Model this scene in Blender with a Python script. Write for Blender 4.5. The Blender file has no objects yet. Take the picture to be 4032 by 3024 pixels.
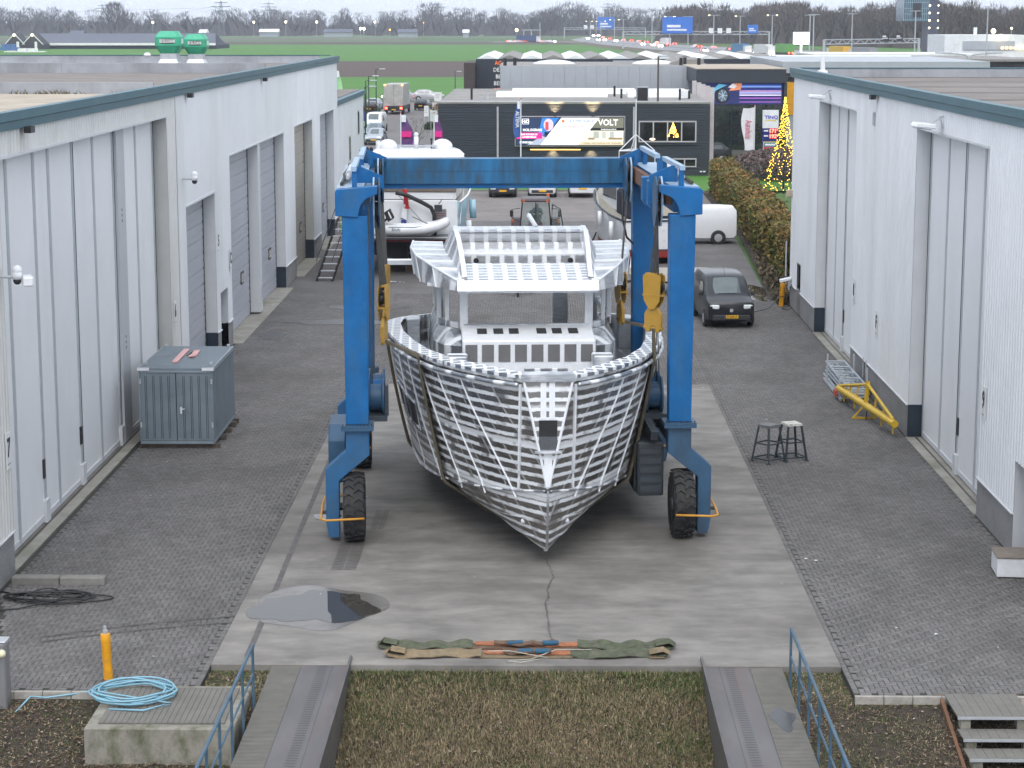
import bpy, math, random
import numpy as np
from mathutils import Vector, Matrix
random.seed(11); RNG = np.random.default_rng(5)
R = math.radians
sc = bpy.context.scene
COL = sc.collection

# ------------------------------------------------------------------ camera
CAM_H = 11.5; PITCH = R(9.9278); YAW = R(0.7199); FPX = 8153.0
cam = bpy.data.cameras.new('camera'); camo = bpy.data.objects.new('camera', cam); COL.objects.link(camo)
cam.sensor_width = 36.0; cam.lens = FPX / 4032 * 36.0; cam.clip_end = 15000; cam.clip_start = 0.5
camo.location = (0, 0, CAM_H); camo.rotation_euler = (math.pi / 2 - PITCH, 0, YAW)
sc.camera = camo
# ------------------------------------------------------------------ sky, sun, exposure
SUN_EL, SUN_AZ = R(52), R(182)
w = bpy.data.worlds.new('World'); sc.world = w; w.use_nodes = True
nt = w.node_tree; nt.nodes.clear()
sky = nt.nodes.new('ShaderNodeTexSky'); sky.sky_type = 'NISHITA'; sky.sun_disc = False
sky.sun_elevation = SUN_EL; sky.sun_rotation = SUN_AZ; sky.dust_density = 4.0; sky.air_density = 1.4
hs = nt.nodes.new('ShaderNodeHueSaturation'); hs.inputs['Saturation'].default_value = 0.35
mx = nt.nodes.new('ShaderNodeMix'); mx.data_type = 'RGBA'; mx.inputs[0].default_value = 0.86
mx.inputs[7].default_value = (6.95, 7.5, 8.35, 1)      # the even overcast layer
bg = nt.nodes.new('ShaderNodeBackground'); bg.inputs['Strength'].default_value = 0.1
wo = nt.nodes.new('ShaderNodeOutputWorld')
nt.links.new(sky.outputs[0], hs.inputs['Color']); nt.links.new(hs.outputs[0], mx.inputs[6])
nt.links.new(mx.outputs[2], bg.inputs['Color']); nt.links.new(bg.outputs[0], wo.inputs['Surface'])
sl = bpy.data.lights.new('sun', 'SUN'); sl.energy = 0.9; sl.angle = R(40); sl.color = (1.0, 0.96, 0.92)
so = bpy.data.objects.new('sun', sl); COL.objects.link(so)
so.rotation_euler = (math.pi / 2 - SUN_EL, 0, math.pi - SUN_AZ); so.location = (0, -20, 60)
sc.view_settings.view_transform = 'Standard'; sc.view_settings.look = 'None'
sc.view_settings.exposure = 0.88; sc.view_settings.gamma = 1.0; sc.view_settings.use_curve_mapping = False
try:
    sc.cycles.use_denoising = True; sc.cycles.max_bounces = 6; sc.cycles.diffuse_bounces = 2
    sc.cycles.glossy_bounces = 2; sc.cycles.transmission_bounces = 2; sc.cycles.transparent_max_bounces = 6; sc.cycles.volume_bounces = 0
    sc.cycles.caustics_reflective = False; sc.cycles.caustics_refractive = False
    sc.cycles.use_adaptive_sampling = True; sc.cycles.adaptive_threshold = 0.04
except Exception: pass

# ------------------------------------------------------------------ surveying: where a picture point stands on the ground
_fw = np.array([-math.sin(YAW) * math.cos(PITCH), math.cos(YAW) * math.cos(PITCH), -math.sin(PITCH)])
_rt = np.array([math.cos(YAW), math.sin(YAW), 0.0]); _up = np.cross(_rt, _fw); _C = np.array([0, 0, CAM_H])
K = 4032 / 2212
def _ray(x, y): return _fw + _rt * (x * K - 2016) / FPX - _up * (y * K - 1512) / FPX
def gp(x, y, z=0.0):
    d = _ray(x, y); p = _C + d * (z - CAM_H) / d[2]; return Vector(p)
def ay(x, y, Y):
    d = _ray(x, y); return Vector(_C + d * Y / d[1])

# ------------------------------------------------------------------ materials
MAT = {}
def _n(t, kind, **kw):
    nd = t.nodes.new(kind)
    for k, v in kw.items():
        if k.startswith('_'): setattr(nd, k[1:], v)
        else: nd.inputs[k].default_value = v
    return nd
def mat(name, col, rough=0.6, metal=0.0, var=0.12, scale=2.0, stretch=(1, 1, 1), bump=0.0, bscale=40.0,
        dirt=None, dirt_amt=0.35, dscale=0.7, dstretch=(1, 1, 1), emit=0.0, alpha=1.0, spec=0.5, attr=None, coat=0.0, rand=0.0, ecol=None):
    """procedural paint / stone / metal: base colour with two scales of mottling, patches of dirt, relief"""
    if name in MAT: return MAT[name]
    m = bpy.data.materials.new(name); m.use_nodes = True; t = m.node_tree; L = t.links
    b = t.nodes['Principled BSDF']
    b.inputs['Roughness'].default_value = rough; b.inputs['Metallic'].default_value = metal
    b.inputs['Specular IOR Level'].default_value = spec; b.inputs['Coat Weight'].default_value = coat
    geo = _n(t, 'ShaderNodeNewGeometry'); mp = _n(t, 'ShaderNodeMapping'); mp.inputs['Scale'].default_value = stretch
    L.new(geo.outputs['Position'], mp.inputs['Vector'])
    no = _n(t, 'ShaderNodeTexNoise', Scale=scale, Detail=6.0, Roughness=0.62); L.new(mp.outputs[0], no.inputs['Vector'])
    mr = _n(t, 'ShaderNodeMapRange', **{'From Min': 0.3, 'From Max': 0.7, 'To Min': 1 - var, 'To Max': 1 + var}); L.new(no.outputs['Fac'], mr.inputs['Value'])
    mul = _n(t, 'ShaderNodeVectorMath', _operation='SCALE'); mul.inputs[0].default_value = col[:3]; L.new(mr.outputs[0], mul.inputs['Scale'])
    if attr:
        at = _n(t, 'ShaderNodeAttribute', _attribute_name=attr); L.new(at.outputs['Color'], mul.inputs[0])
    out = mul.outputs[0]
    if rand:
        oi = _n(t, 'ShaderNodeObjectInfo'); a2 = _n(t, 'ShaderNodeAttribute', _attribute_name='rnd')
        ad = _n(t, 'ShaderNodeMath', _operation='ADD'); L.new(oi.outputs['Random'], ad.inputs[0]); L.new(a2.outputs['Fac'], ad.inputs[1])
        fr = _n(t, 'ShaderNodeMath', _operation='FRACT'); L.new(ad.outputs[0], fr.inputs[0])
        m2 = _n(t, 'ShaderNodeMapRange', **{'To Min': 1 - rand, 'To Max': 1 + rand}); L.new(fr.outputs[0], m2.inputs['Value'])
        s2 = _n(t, 'ShaderNodeVectorMath', _operation='SCALE'); L.new(out, s2.inputs[0]); L.new(m2.outputs[0], s2.inputs['Scale']); out = s2.outputs[0]
    if dirt is not None:
        mp2 = _n(t, 'ShaderNodeMapping'); mp2.inputs['Scale'].default_value = dstretch; L.new(geo.outputs['Position'], mp2.inputs['Vector'])
        n2 = _n(t, 'ShaderNodeTexNoise', Scale=dscale, Detail=8.0, Roughness=0.7); L.new(mp2.outputs[0], n2.inputs['Vector'])
        r2 = _n(t, 'ShaderNodeMapRange', **{'From Min': 0.48, 'From Max': 0.72, 'To Min': 0.0, 'To Max': dirt_amt}); L.new(n2.outputs['Fac'], r2.inputs['Value'])
        mi = _n(t, 'ShaderNodeMix', _data_type='RGBA'); mi.inputs[7].default_value = (*dirt[:3], 1)
        L.new(r2.outputs[0], mi.inputs[0]); L.new(out, mi.inputs[6]); out = mi.outputs[2]
    L.new(out, b.inputs['Base Color'])
    if bump:
        n3 = _n(t, 'ShaderNodeTexNoise', Scale=bscale, Detail=4.0); L.new(geo.outputs['Position'], n3.inputs['Vector'])
        bp = _n(t, 'ShaderNodeBump', Strength=min(1, bump), Distance=0.02); L.new(n3.outputs['Fac'], bp.inputs['Height']); L.new(bp.outputs[0], b.inputs['Normal'])
    if emit:
        b.inputs['Emission Color'].default_value = (*(ecol or col)[:3], 1); b.inputs['Emission Strength'].default_value = emit
    if alpha < 1: b.inputs['Alpha'].default_value = alpha
    MAT[name] = m; return m
def glass(name='glass', col=(0.02, 0.025, 0.03), rough=0.05):
    return mat(name, col, rough, 0, var=0.05, spec=0.9)

# ------------------------------------------------------------------ mesh building
class MB:
    def __init__(s): s.v = []; s.f = []; s.m = []; s.c = []; s.col = None
    def add(s, vs, fs, mi=0):
        o = len(s.v); s.v += [tuple(v) for v in vs]; s.f += [tuple(i + o for i in f) for f in fs]; s.m += [mi] * len(fs)
        if s.col is not None: s.c += [s.col] * len(fs)
        return s
    def bx(s, x0, x1, y0, y1, z0, z1, mi=0):
        return s.add([(x0, y0, z0), (x1, y0, z0), (x1, y1, z0), (x0, y1, z0), (x0, y0, z1), (x1, y0, z1), (x1, y1, z1), (x0, y1, z1)],
                     [(0, 3, 2, 1), (4, 5, 6, 7), (0, 1, 5, 4), (1, 2, 6, 5), (2, 3, 7, 6), (3, 0, 4, 7)], mi)
    def box(s, c, d, rot=None, mi=0):
        M = (rot if isinstance(rot, Matrix) else Matrix.Rotation(rot or 0, 3, 'Z')); c = Vector(c); vs = []
        for k in (-.5, .5):
            for a, b in ((-.5, -.5), (.5, -.5), (.5, .5), (-.5, .5)): vs.append(c + M @ Vector((a * d[0], b * d[1], k * d[2])))
        return s.add(vs, [(0, 3, 2, 1), (4, 5, 6, 7), (0, 1, 5, 4), (1, 2, 6, 5), (2, 3, 7, 6), (3, 0, 4, 7)], mi)
    def beam(s, p, q, wd, ht, mi=0, up=(0, 0, 1)):
        p, q = Vector(p), Vector(q); d = (q - p).normalized(); u = Vector(up)
        if abs(d.dot(u)) > .99: u = Vector((0, 1, 0))
        r = d.cross(u).normalized(); u = r.cross(d); vs = []
        for e in (p, q):
            for a, b in ((-.5, -.5), (.5, -.5), (.5, .5), (-.5, .5)): vs.append(e + r * a * wd + u * b * ht)
        return s.add(vs, [(0, 1, 2, 3), (7, 6, 5, 4), (0, 4, 5, 1), (1, 5, 6, 2), (2, 6, 7, 3), (3, 7, 4, 0)], mi)
    def tube(s, p, q, r, n=8, r2=None, mi=0, cap=True):
        p, q = Vector(p), Vector(q); d = (q - p).normalized(); u = Vector((0, 0, 1)) if abs(d.z) < .95 else Vector((1, 0, 0))
        a = d.cross(u).normalized(); b = a.cross(d); r2 = r if r2 is None else r2; vs = []
        for e, rr in ((p, r), (q, r2)):
            for i in range(n): t = 2 * math.pi * i / n; vs.append(e + (a * math.cos(t) + b * math.sin(t)) * rr)
        fs = [(i, (i + 1) % n, n + (i + 1) % n, n + i) for i in range(n)]
        if cap: fs += [tuple(range(n - 1, -1, -1)), tuple(range(n, 2 * n))]
        return s.add(vs, fs, mi)
    def path(s, pts, r, n=6, mi=0):
        pts = [Vector(p) for p in pts]; vs = []; m = len(pts)
        for i, p in enumerate(pts):
            d = (pts[min(i + 1, m - 1)] - pts[max(i - 1, 0)]).normalized(); u = Vector((0, 0, 1)) if abs(d.z) < .95 else Vector((1, 0, 0))
            a = d.cross(u).normalized(); b = a.cross(d)
            for j in range(n): t = 2 * math.pi * j / n; vs.append(p + (a * math.cos(t) + b * math.sin(t)) * r)
        fs = [(i * n + j, i * n + (j + 1) % n, (i + 1) * n + (j + 1) % n, (i + 1) * n + j) for i in range(m - 1) for j in range(n)]
        fs += [tuple(range(n - 1, -1, -1)), tuple(range((m - 1) * n, m * n))]
        return s.add(vs, fs, mi)
    def prism(s, poly, ax, a0, a1, mi=0):
        """polygon in the plane across axis ax, run from a0 to a1. ax 'x': poly=(y,z); 'y': (x,z); 'z': (x,y)"""
        def P(u, a): return {'x': (a, u[0], u[1]), 'y': (u[0], a, u[1]), 'z': (u[0], u[1], a)}[ax]
        n = len(poly); vs = [P(u, a0) for u in poly] + [P(u, a1) for u in poly]
        fs = [(i, (i + 1) % n, n + (i + 1) % n, n + i) for i in range(n)] + [tuple(range(n - 1, -1, -1)), tuple(range(n, 2 * n))]
        return s.add(vs, fs, mi)
    def lathe(s, prof, c=(0, 0, 0), n=20, ax='z', mi=0):
        """prof: (radius, along)"""
        vs = []
        for r, h in prof:
            for i in range(n):
                t = 2 * math.pi * i / n; a, b = r * math.cos(t), r * math.sin(t)
                q = {'z': (a, b, h), 'x': (h, a, b), 'y': (a, h, b)}[ax]; vs.append((c[0] + q[0], c[1] + q[1], c[2] + q[2]))
        m = len(prof); fs = [(i * n + j, i * n + (j + 1) % n, (i + 1) * n + (j + 1) % n, (i + 1) * n + j) for i in range(m - 1) for j in range(n)]
        fs += [tuple(range(n - 1, -1, -1)), tuple(range((m - 1) * n, m * n))]
        return s.add(vs, fs, mi)
    def loft(s, rings, close=True, caps=True, mi=0):
        n = len(rings[0]); vs = [p for r in rings for p in r]; e = n if close else n - 1
        fs = [(i * n + j, i * n + (j + 1) % n, (i + 1) * n + (j + 1) % n, (i + 1) * n + j) for i in range(len(rings) - 1) for j in range(e)]
        if caps: fs += [tuple(range(n - 1, -1, -1)), tuple(range((len(rings) - 1) * n, len(rings) * n))]
        return s.add(vs, fs, mi)
    def ball(s, c, r, n=10, m=6, sq=(1, 1, 1), mi=0):
        prof = [(max(1e-4, math.sin(math.pi * i / m)), -math.cos(math.pi * i / m)) for i in range(m + 1)]; vs = []
        for rr, h in prof:
            for i in range(n): t = 2 * math.pi * i / n; vs.append((c[0] + r * sq[0] * rr * math.cos(t), c[1] + r * sq[1] * rr * math.sin(t), c[2] + r * sq[2] * h))
        return s.add(vs, [(i * n + j, i * n + (j + 1) % n, (i + 1) * n + (j + 1) % n, (i + 1) * n + j) for i in range(m) for j in range(n)], mi)
    def quad(s, a, b, c, d, mi=0): return s.add([a, b, c, d], [(0, 1, 2, 3)], mi)
    def mesh(s, name, mats, smooth=False):
        me = bpy.data.meshes.new(name); me.from_pydata(s.v, [], s.f)
        mats = mats if isinstance(mats, (list, tuple)) else [mats]
        for x in mats: me.materials.append(x)
        me.polygons.foreach_set('material_index', s.m)
        if s.c:
            a = me.attributes.new('tone', 'FLOAT_COLOR', 'FACE'); a.data.foreach_set('color', np.array([(*c, 1) for c in s.c], dtype='f').ravel())
        me.validate(); me.update()
        if smooth: me.polygons.foreach_set('use_smooth', [True] * len(me.polygons))
        return me
    def build(s, name, mats, parent=None, smooth=False, loc=None, rz=None, bevel=0, kind=None, label=None, cat=None, group=None):
        o = bpy.data.objects.new(name, s.mesh(name, mats, smooth)); COL.objects.link(o)
        if parent is not None: o.parent = parent
        if loc is not None: o.location = loc
        if rz is not None: o.rotation_euler.z = rz
        if smooth == 'auto':
            try: o.data.set_sharp_from_angle(angle=R(38))
            except Exception: pass
        if bevel:
            b = o.modifiers.new('edge', 'BEVEL'); b.width = bevel; b.segments = 1; b.limit_method = 'ANGLE'; b.angle_limit = R(40)
        return tag(o, label, cat, group, kind)
def tag(o, label=None, cat=None, group=None, kind=None):
    if label: o['label'] = label
    if cat: o['category'] = cat
    if group: o['group'] = group
    if kind: o['kind'] = kind
    return o
def thing(name, label, cat, loc=(0, 0, 0), rz=0.0, group=None):
    o = bpy.data.objects.new(name, None); COL.objects.link(o); o.empty_display_size = .3
    o.location = loc; o.rotation_euler = (0, 0, rz); return tag(o, label, cat, group)
def inst(name, me, parent=None, loc=(0, 0, 0), rz=0.0, scale=None, mtx=None):
    o = bpy.data.objects.new(name, me); COL.objects.link(o); o.parent = parent
    if mtx is not None: o.matrix_local = mtx
    else:
        o.location = loc; o.rotation_euler = (0, 0, rz)
        if scale: o.scale = scale
    return o
def copy_tree(o, parent=None, loc=None, rz=None, label=None):
    kids = list(o.children); c = o.copy(); COL.objects.link(c); c.parent = parent
    if loc is not None: c.location = loc
    if rz is not None: c.rotation_euler.z = rz
    if label: c['label'] = label
    for k in kids: copy_tree(k, c)
    return c
def text(name, body, size, m, parent=None, loc=(0, 0, 0), rot=(math.pi / 2, 0, 0), ext=0.004, align='CENTER', sx=1.0, bold=0.0):
    cu = bpy.data.curves.new(name, 'FONT'); cu.body = body; cu.size = size; cu.extrude = ext; cu.align_x = align; cu.align_y = 'CENTER'; cu.resolution_u = 2; cu.offset = bold
    t = bpy.data.objects.new(name, cu); ts = bpy.data.scenes.new('lettering'); ts.collection.objects.link(t); vl = ts.view_layers[0]; vl.update()
    me = bpy.data.meshes.new_from_object(t.evaluated_get(vl.depsgraph)); bpy.data.scenes.remove(ts); bpy.data.objects.remove(t)
    me.materials.clear(); me.materials.append(m)
    o = bpy.data.objects.new(name, me); COL.objects.link(o); o.parent = parent; o.location = loc; o.rotation_euler = rot; o.scale = (sx, 1, 1)
    return o
ORD = 'first second third fourth fifth sixth seventh eighth ninth tenth eleventh twelfth thirteenth fourteenth fifteenth sixteenth seventeenth'.split()
def big_mesh(name, verts, faces, mats, mi=None, face_rnd=None, face_col=None, smooth=False):
    """fast path: verts (N,3), faces (M,k) arrays"""
    verts = np.asarray(verts, dtype='f'); faces = np.asarray(faces, dtype='i'); k = faces.shape[1]
    me = bpy.data.meshes.new(name); me.vertices.add(len(verts)); me.vertices.foreach_set('co', verts.ravel())
    me.loops.add(faces.size); me.loops.foreach_set('vertex_index', faces.ravel())
    me.polygons.add(len(faces)); me.polygons.foreach_set('loop_start', np.arange(0, faces.size, k, dtype='i'))
    for x in (mats if isinstance(mats, (list, tuple)) else [mats]): me.materials.append(x)
    if mi is not None: me.polygons.foreach_set('material_index', np.asarray(mi, dtype='i'))
    me.update(calc_edges=True)
    if face_rnd is not None: a = me.attributes.new('rnd', 'FLOAT', 'FACE'); a.data.foreach_set('value', np.asarray(face_rnd, dtype='f'))
    if face_col is not None:
        c = np.ones((len(faces), 4), dtype='f'); c[:, :3] = face_col; a = me.attributes.new('tone', 'FLOAT_COLOR', 'FACE'); a.data.foreach_set('color', c.ravel())
    o = bpy.data.objects.new(name, me); COL.objects.link(o); return o
_build = MB.build
def wbuild(s, name, mats, parent=None, **kw):
    """build in world coordinates under a parent that stands somewhere (keeps world place)"""
    o = _build(s, name, mats, parent, **kw)
    if parent is not None and parent.parent is None: o.matrix_parent_inverse = parent.matrix_basis.inverted()
    return o
MB.wb = wbuild
def wtext(name, body, size, m, parent, loc, rot=(math.pi / 2, 0, 0), **kw):
    o = text(name, body, size, m, parent, loc, rot, **kw)
    if parent is not None and parent.parent is None: o.matrix_parent_inverse = parent.matrix_basis.inverted()
    return o
def circle_pts(c, r, n, a0=0.0, a1=2 * math.pi): return [(c[0] + r * math.cos(a0 + (a1 - a0) * i / n), c[1] + r * math.sin(a0 + (a1 - a0) * i / n)) for i in range(n + 1)]
# ================================================================== THE SETTING: ground, fields, roads, yard
m_soil = mat('soil and moss', (0.040, 0.030, 0.022), 0.95, var=0.5, scale=7, dirt=(0.045, 0.05, 0.02), dirt_amt=0.55, dscale=0.8, bump=0.8, bscale=25)
def edge_y(X):
    return 36.0 if -4.3 < X < 3.9 else (34.55 if X < 0 else 34.45)
def ground_z(X, Y):
    e = edge_y(X)
    return -0.1 - 0.22 * max(0.0, min(e - Y, 9.0)) + (0.03 * math.sin(X * 3.1) * math.sin(Y * 2.7) if Y < e - .2 else 0)
xs = sorted(set([-3000, -2000, -800, -300, -120, -60, -30, 30, 60, 120, 300, 800, 2000, 3000] + [round(-15 + i * .5, 2) for i in range(61)] + [-4.31, -4.29, 3.89, 3.91]))
ys = sorted(set([10, 20, 26] + [round(27 + .25 * i, 2) for i in range(44)] + [40, 60, 90, 150, 300, 600, 1000, 1600, 2500, 4000, 5000]))
gv = [(x, y, ground_z(x, y)) for y in ys for x in xs]; nx = len(xs)
gf = [(j * nx + i, j * nx + i + 1, (j + 1) * nx + i + 1, (j + 1) * nx + i) for j in range(len(ys) - 1) for i in range(nx - 1)]
mb = MB(); mb.add(gv, gf)
mb.m = [1 if min(gv[f[0]][1], gv[f[2]][1]) >= 90 else 0 for f in mb.f]
m_grass = mat('grass', (0.055, 0.115, 0.022), 0.95, var=0.3, scale=.35, dirt=(0.09, 0.10, 0.03), dirt_amt=0.5, dscale=0.05, bump=0.6, bscale=8)
mb.build('ground', [m_soil, m_grass], kind='structure')

def sheet(name, pts, z, m, kind='structure', **kw):
    b = MB(); b.add([(p[0], p[1], z) for p in pts], [tuple(range(len(pts)))]); return b.build(name, m, kind=kind, **kw)
def strip(name, near, far, z, m, kind='structure'):
    b = MB(); n = len(near); b.add([(p[0], p[1], z) for p in near] + [(p[0], p[1], z) for p in far], [(i, i + 1, n + i + 1, n + i) for i in range(n - 1)]); return b.build(name, m, kind=kind)
m_green = mat('winter wheat', (0.055, 0.175, 0.016), 0.95, var=0.16, scale=0.12, stretch=(.2, 1, 1), dirt=(0.085, 0.16, 0.035), dirt_amt=0.6, dscale=0.02, bump=0.5, bscale=3)
m_green2 = mat('far meadow', (0.075, 0.125, 0.05), 0.95, var=0.15, scale=0.02)
m_plough = mat('ploughed earth', (0.075, 0.05, 0.042), 0.98, var=0.18, scale=0.4, stretch=(.1, 1, 1), bump=0.7, bscale=1.5)
def fld(name, y0, y1, m, x0=-1500, x1=220, z=-0.05):
    A = gp(900, y0).y; B = gp(900, y1).y
    return sheet(name, [(x0, A), (x1, A), (x1, B), (x0, B)], z, m)
fld('near_field', 221, 166, m_green, x0=-120, x1=30)
fld('ploughed_field', 166, 131.5, m_plough, x0=-300, x1=60)
fld('wheat_field', 131.5, 96, m_green)
fld('ploughed_strip', 96, 90.5, m_plough, x1=40)
fld('meadow_strip', 90.5, 86.5, m_green2, x1=60)
fld('fallow_strip', 86.5, 83.5, mat('fallow', (0.11, 0.09, 0.065), .95, var=.2, scale=.05), x1=-80)
fld('far_meadow', 83.5, 75, m_green2, x1=20)
# motorway
m_road = mat('motorway asphalt', (0.15, 0.155, 0.165), 0.45, var=0.12, scale=0.08)
m_line = mat('road paint', (0.7, 0.7, 0.7), .6)
near = [gp(*p) for p in [(1232, 86), (1262, 91), (1310, 97), (1380, 104), (1460, 110), (1560, 116), (1680, 121), (1800, 126), (2000, 133), (2300, 142)]]
far = [gp(*p) for p in [(1262, 79.5), (1300, 83), (1350, 88), (1420, 93.5), (1510, 99), (1610, 104), (1720, 108.5), (1850, 113), (2030, 119), (2300, 126)]]
strip('motorway', near, far, -0.01, m_road)
verge = [gp(*p) for p in [(1200, 88), (1235, 94), (1285, 101), (1350, 109), (1420, 116), (1520, 123), (1640, 128), (1760, 133), (1960, 140), (2250, 150)]]
strip('motorway_verge', verge, near, -0.02, mat('rough verge', (0.10, 0.085, 0.05), .95, var=.3, scale=.2))
far2 = [(p[0] + 9, p[1] + 60) for p in far]
strip('far_verge', far, far2, -0.02, mat('mown verge', (0.07, 0.10, 0.03), .95, var=.3, scale=.1))
for i, t in enumerate((.04, .27, .47, .53, .75, .96)):
    a = [n + (f - n) * t for n, f in zip(near, far)]; c = [n + (f - n) * (t + (.012 if t != .47 else .05)) for n, f in zip(near, far)]
    if t == .47: strip('central_reservation', a, c, 0.01, mat('central reserve grass', (0.05, 0.06, 0.03), .95))
    else: strip('lane_marking', a, c, 0.004, m_line)
# street beyond the yard
m_asph = mat('street asphalt', (0.16, 0.152, 0.148), 0.8, var=0.14, scale=0.5, dirt=(0.09, 0.085, 0.08), dirt_amt=.5, dscale=.15, bump=.3, bscale=20)
strip('street', [(-16.5, 143.5), (-16.2, 185), (-19.8, 262), (-25.5, 345)], [(-6.8, 143.5), (-9.0, 185), (-13.6, 262), (-19.0, 345)], -0.02, m_asph)
strip('pavement', [(-9.0, 185), (-13.6, 262), (-16, 300)], [(-7.0, 185), (-11.4, 262), (-13.9, 300)], 0.06, mat('pavement slabs', (0.30, 0.28, 0.26), .9, var=.2, scale=1))
strip('side_street', [(-60, 262), (-13.6, 262)], [(-60, 270), (-14.1, 270)], -0.012, m_asph)
sheet('end_road', [(-70, 300), (0, 300), (0, 312), (-70, 312)], -0.014, m_asph)

# yard paving: bed, block bricks near, patterned sheet beyond
PX0, PX1, PYF = -10.95, 10.34, 88.0
SLX0, SLX1, SLY0, SLY1 = -5.92, 5.5, 36.05, 65.55
m_bed = mat('joint sand and moss', (0.034, 0.033, 0.03), .98, var=.3, scale=6, dirt=(0.03, 0.042, 0.015), dirt_amt=.6, dscale=.6)
m_brick = mat('paving block', (0.148, 0.141, 0.138), .82, var=.16, scale=.6, dirt=(0.082, 0.075, 0.070), dirt_amt=.85, dscale=.28, dstretch=(1, .6, 1), bump=.35, bscale=120, rand=.16)
pav = thing('pavement', None, None, (0, 60, 0)); pav['kind'] = 'structure'; pav.name = 'block_pavement'
b = MB()
for (x0, x1, y0, y1) in ((PX0 - .1, SLX0, 34.55, PYF), (SLX1, PX1 + .05, 34.45, PYF), (SLX0, SLX1, SLY1, PYF)): b.bx(x0, x1, y0, y1, -.3, -.012)
b.wb('paving_bed', m_bed, pav)
L_, W_, GAP = .210, .105, .0095
def herring(x0, x1, y0, y1):
    ni, nj = int((x1 - x0) / W_) + 4, int((y1 - y0) / W_) + 4
    I, J = np.meshgrid(np.arange(-3, ni), np.arange(-3, nj), indexing='ij'); md = (I - J) % 4
    out = []
    for key, dx, dy in ((0, 2, 1), (3, 1, 2)):
        s_ = md == key; cx = x0 + (I[s_] + dx / 2) * W_; cy = y0 + (J[s_] + dy / 2) * W_
        ok = (cx > x0 + .03) & (cx < x1 - .03) & (cy > y0 + .03) & (cy < y1 - .03)
        out.append(np.stack([cx[ok], cy[ok], np.full(ok.sum(), dx * W_ - GAP), np.full(ok.sum(), dy * W_ - GAP)], 1))
    return np.concatenate(out)
B = np.concatenate([herring(PX0, SLX0 - .11, 34.62, PYF), herring(SLX1 + .11, PX1, 34.52, PYF), herring(SLX0 - .11, SLX1 + .11, SLY1 + .02, PYF)])
# soldier course along the slab
for xx in (SLX0 - .055, SLX1 + .055):
    yy = np.arange(34.7 if xx < 0 else 34.6, SLY1, .21); B = np.concatenate([B, np.stack([np.full(len(yy), xx), yy + .1, np.full(len(yy), .099), np.full(len(yy), .204)], 1)])
halfw = B[:, 1] * .2474 + .35
B = B[(B[:, 0] > -halfw - .012 * B[:, 1]) & (B[:, 0] < halfw)]
dist = B[:, 1] + .02 * np.abs(B[:, 0]); order = np.argsort(dist); B = B[order]
def brick_arrays(Bk):
    n = len(Bk); hz = RNG.normal(0, .0022, n); tl = RNG.normal(0, .0018, (n, 4)); e = .004
    sx = np.array([-1, 1, 1, -1]); sy = np.array([-1, -1, 1, 1])
    jig = RNG.normal(0, .0016, (n, 2)); cx = Bk[:, 0] + jig[:, 0]; cy = Bk[:, 1] + jig[:, 1]
    V = np.zeros((n, 8, 3), 'f')
    V[:, :4, 0] = cx[:, None] + sx * (Bk[:, 2, None] / 2); V[:, :4, 1] = cy[:, None] + sy * (Bk[:, 3, None] / 2); V[:, :4, 2] = (hz - .016)[:, None]
    V[:, 4:, 0] = cx[:, None] + sx * (Bk[:, 2, None] / 2 - e); V[:, 4:, 1] = cy[:, None] + sy * (Bk[:, 3, None] / 2 - e); V[:, 4:, 2] = hz[:, None] + tl
    F = np.array([[4, 5, 6, 7], [0, 1, 5, 4], [1, 2, 6, 5], [2, 3, 7, 6], [3, 0, 4, 7]]); F = (F[None] + 8 * np.arange(n)[:, None, None]).reshape(-1, 4)
    return V.reshape(-1, 3), F
near_b, rest_b = B[:300], B[300:]
V, F = brick_arrays(rest_b); o = big_mesh('brick_field', V, F, m_brick, face_rnd=np.repeat(RNG.random(len(rest_b)), 5)); o.parent = pav; o.matrix_parent_inverse = pav.matrix_basis.inverted(); o['kind'] = 'stuff'
bm_ = {}
for q in near_b:
    key = (round(q[2], 3), round(q[3], 3))
    if key not in bm_:
        V, F = brick_arrays(np.array([[0, 0, q[2], q[3]]])); mm = MB(); mm.add(V.tolist(), F.tolist()); bm_[key] = mm.mesh('brick', m_brick)
    inst('brick', bm_[key], pav, (q[0], q[1] - 60, RNG.normal(0, .003)), RNG.normal(0, .008))
# patterned sheet where the blocks get too small to tell apart
def brick_sheet_mat(name, c1, c2, mortar):
    m = bpy.data.materials.new(name); m.use_nodes = True; t = m.node_tree; bs = t.nodes['Principled BSDF']; bs.inputs['Roughness'].default_value = .85
    g = _n(t, 'ShaderNodeNewGeometry'); bt = _n(t, 'ShaderNodeTexBrick', Scale=1.0); bt.inputs['Brick Width'].default_value = .21; bt.inputs['Row Height'].default_value = .105
    bt.inputs['Mortar Size'].default_value = .006; bt.inputs['Color1'].default_value = (*c1, 1); bt.inputs['Color2'].default_value = (*c2, 1); bt.inputs['Mortar'].default_value = (*mortar, 1)
    t.links.new(g.outputs['Position'], bt.inputs['Vector']); no = _n(t, 'ShaderNodeTexNoise', Scale=.3, Detail=7.0, Roughness=.65); t.links.new(g.outputs['Position'], no.inputs['Vector'])
    mr = _n(t, 'ShaderNodeMapRange', **{'From Min': .3, 'From Max': .7, 'To Min': .72, 'To Max': 1.25}); t.links.new(no.outputs['Fac'], mr.inputs['Value'])
    s_ = _n(t, 'ShaderNodeVectorMath', _operation='SCALE'); t.links.new(bt.outputs['Color'], s_.inputs[0]); t.links.new(mr.outputs[0], s_.inputs['Scale']); t.links.new(s_.outputs[0], bs.inputs['Base Color'])
    return m
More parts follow.
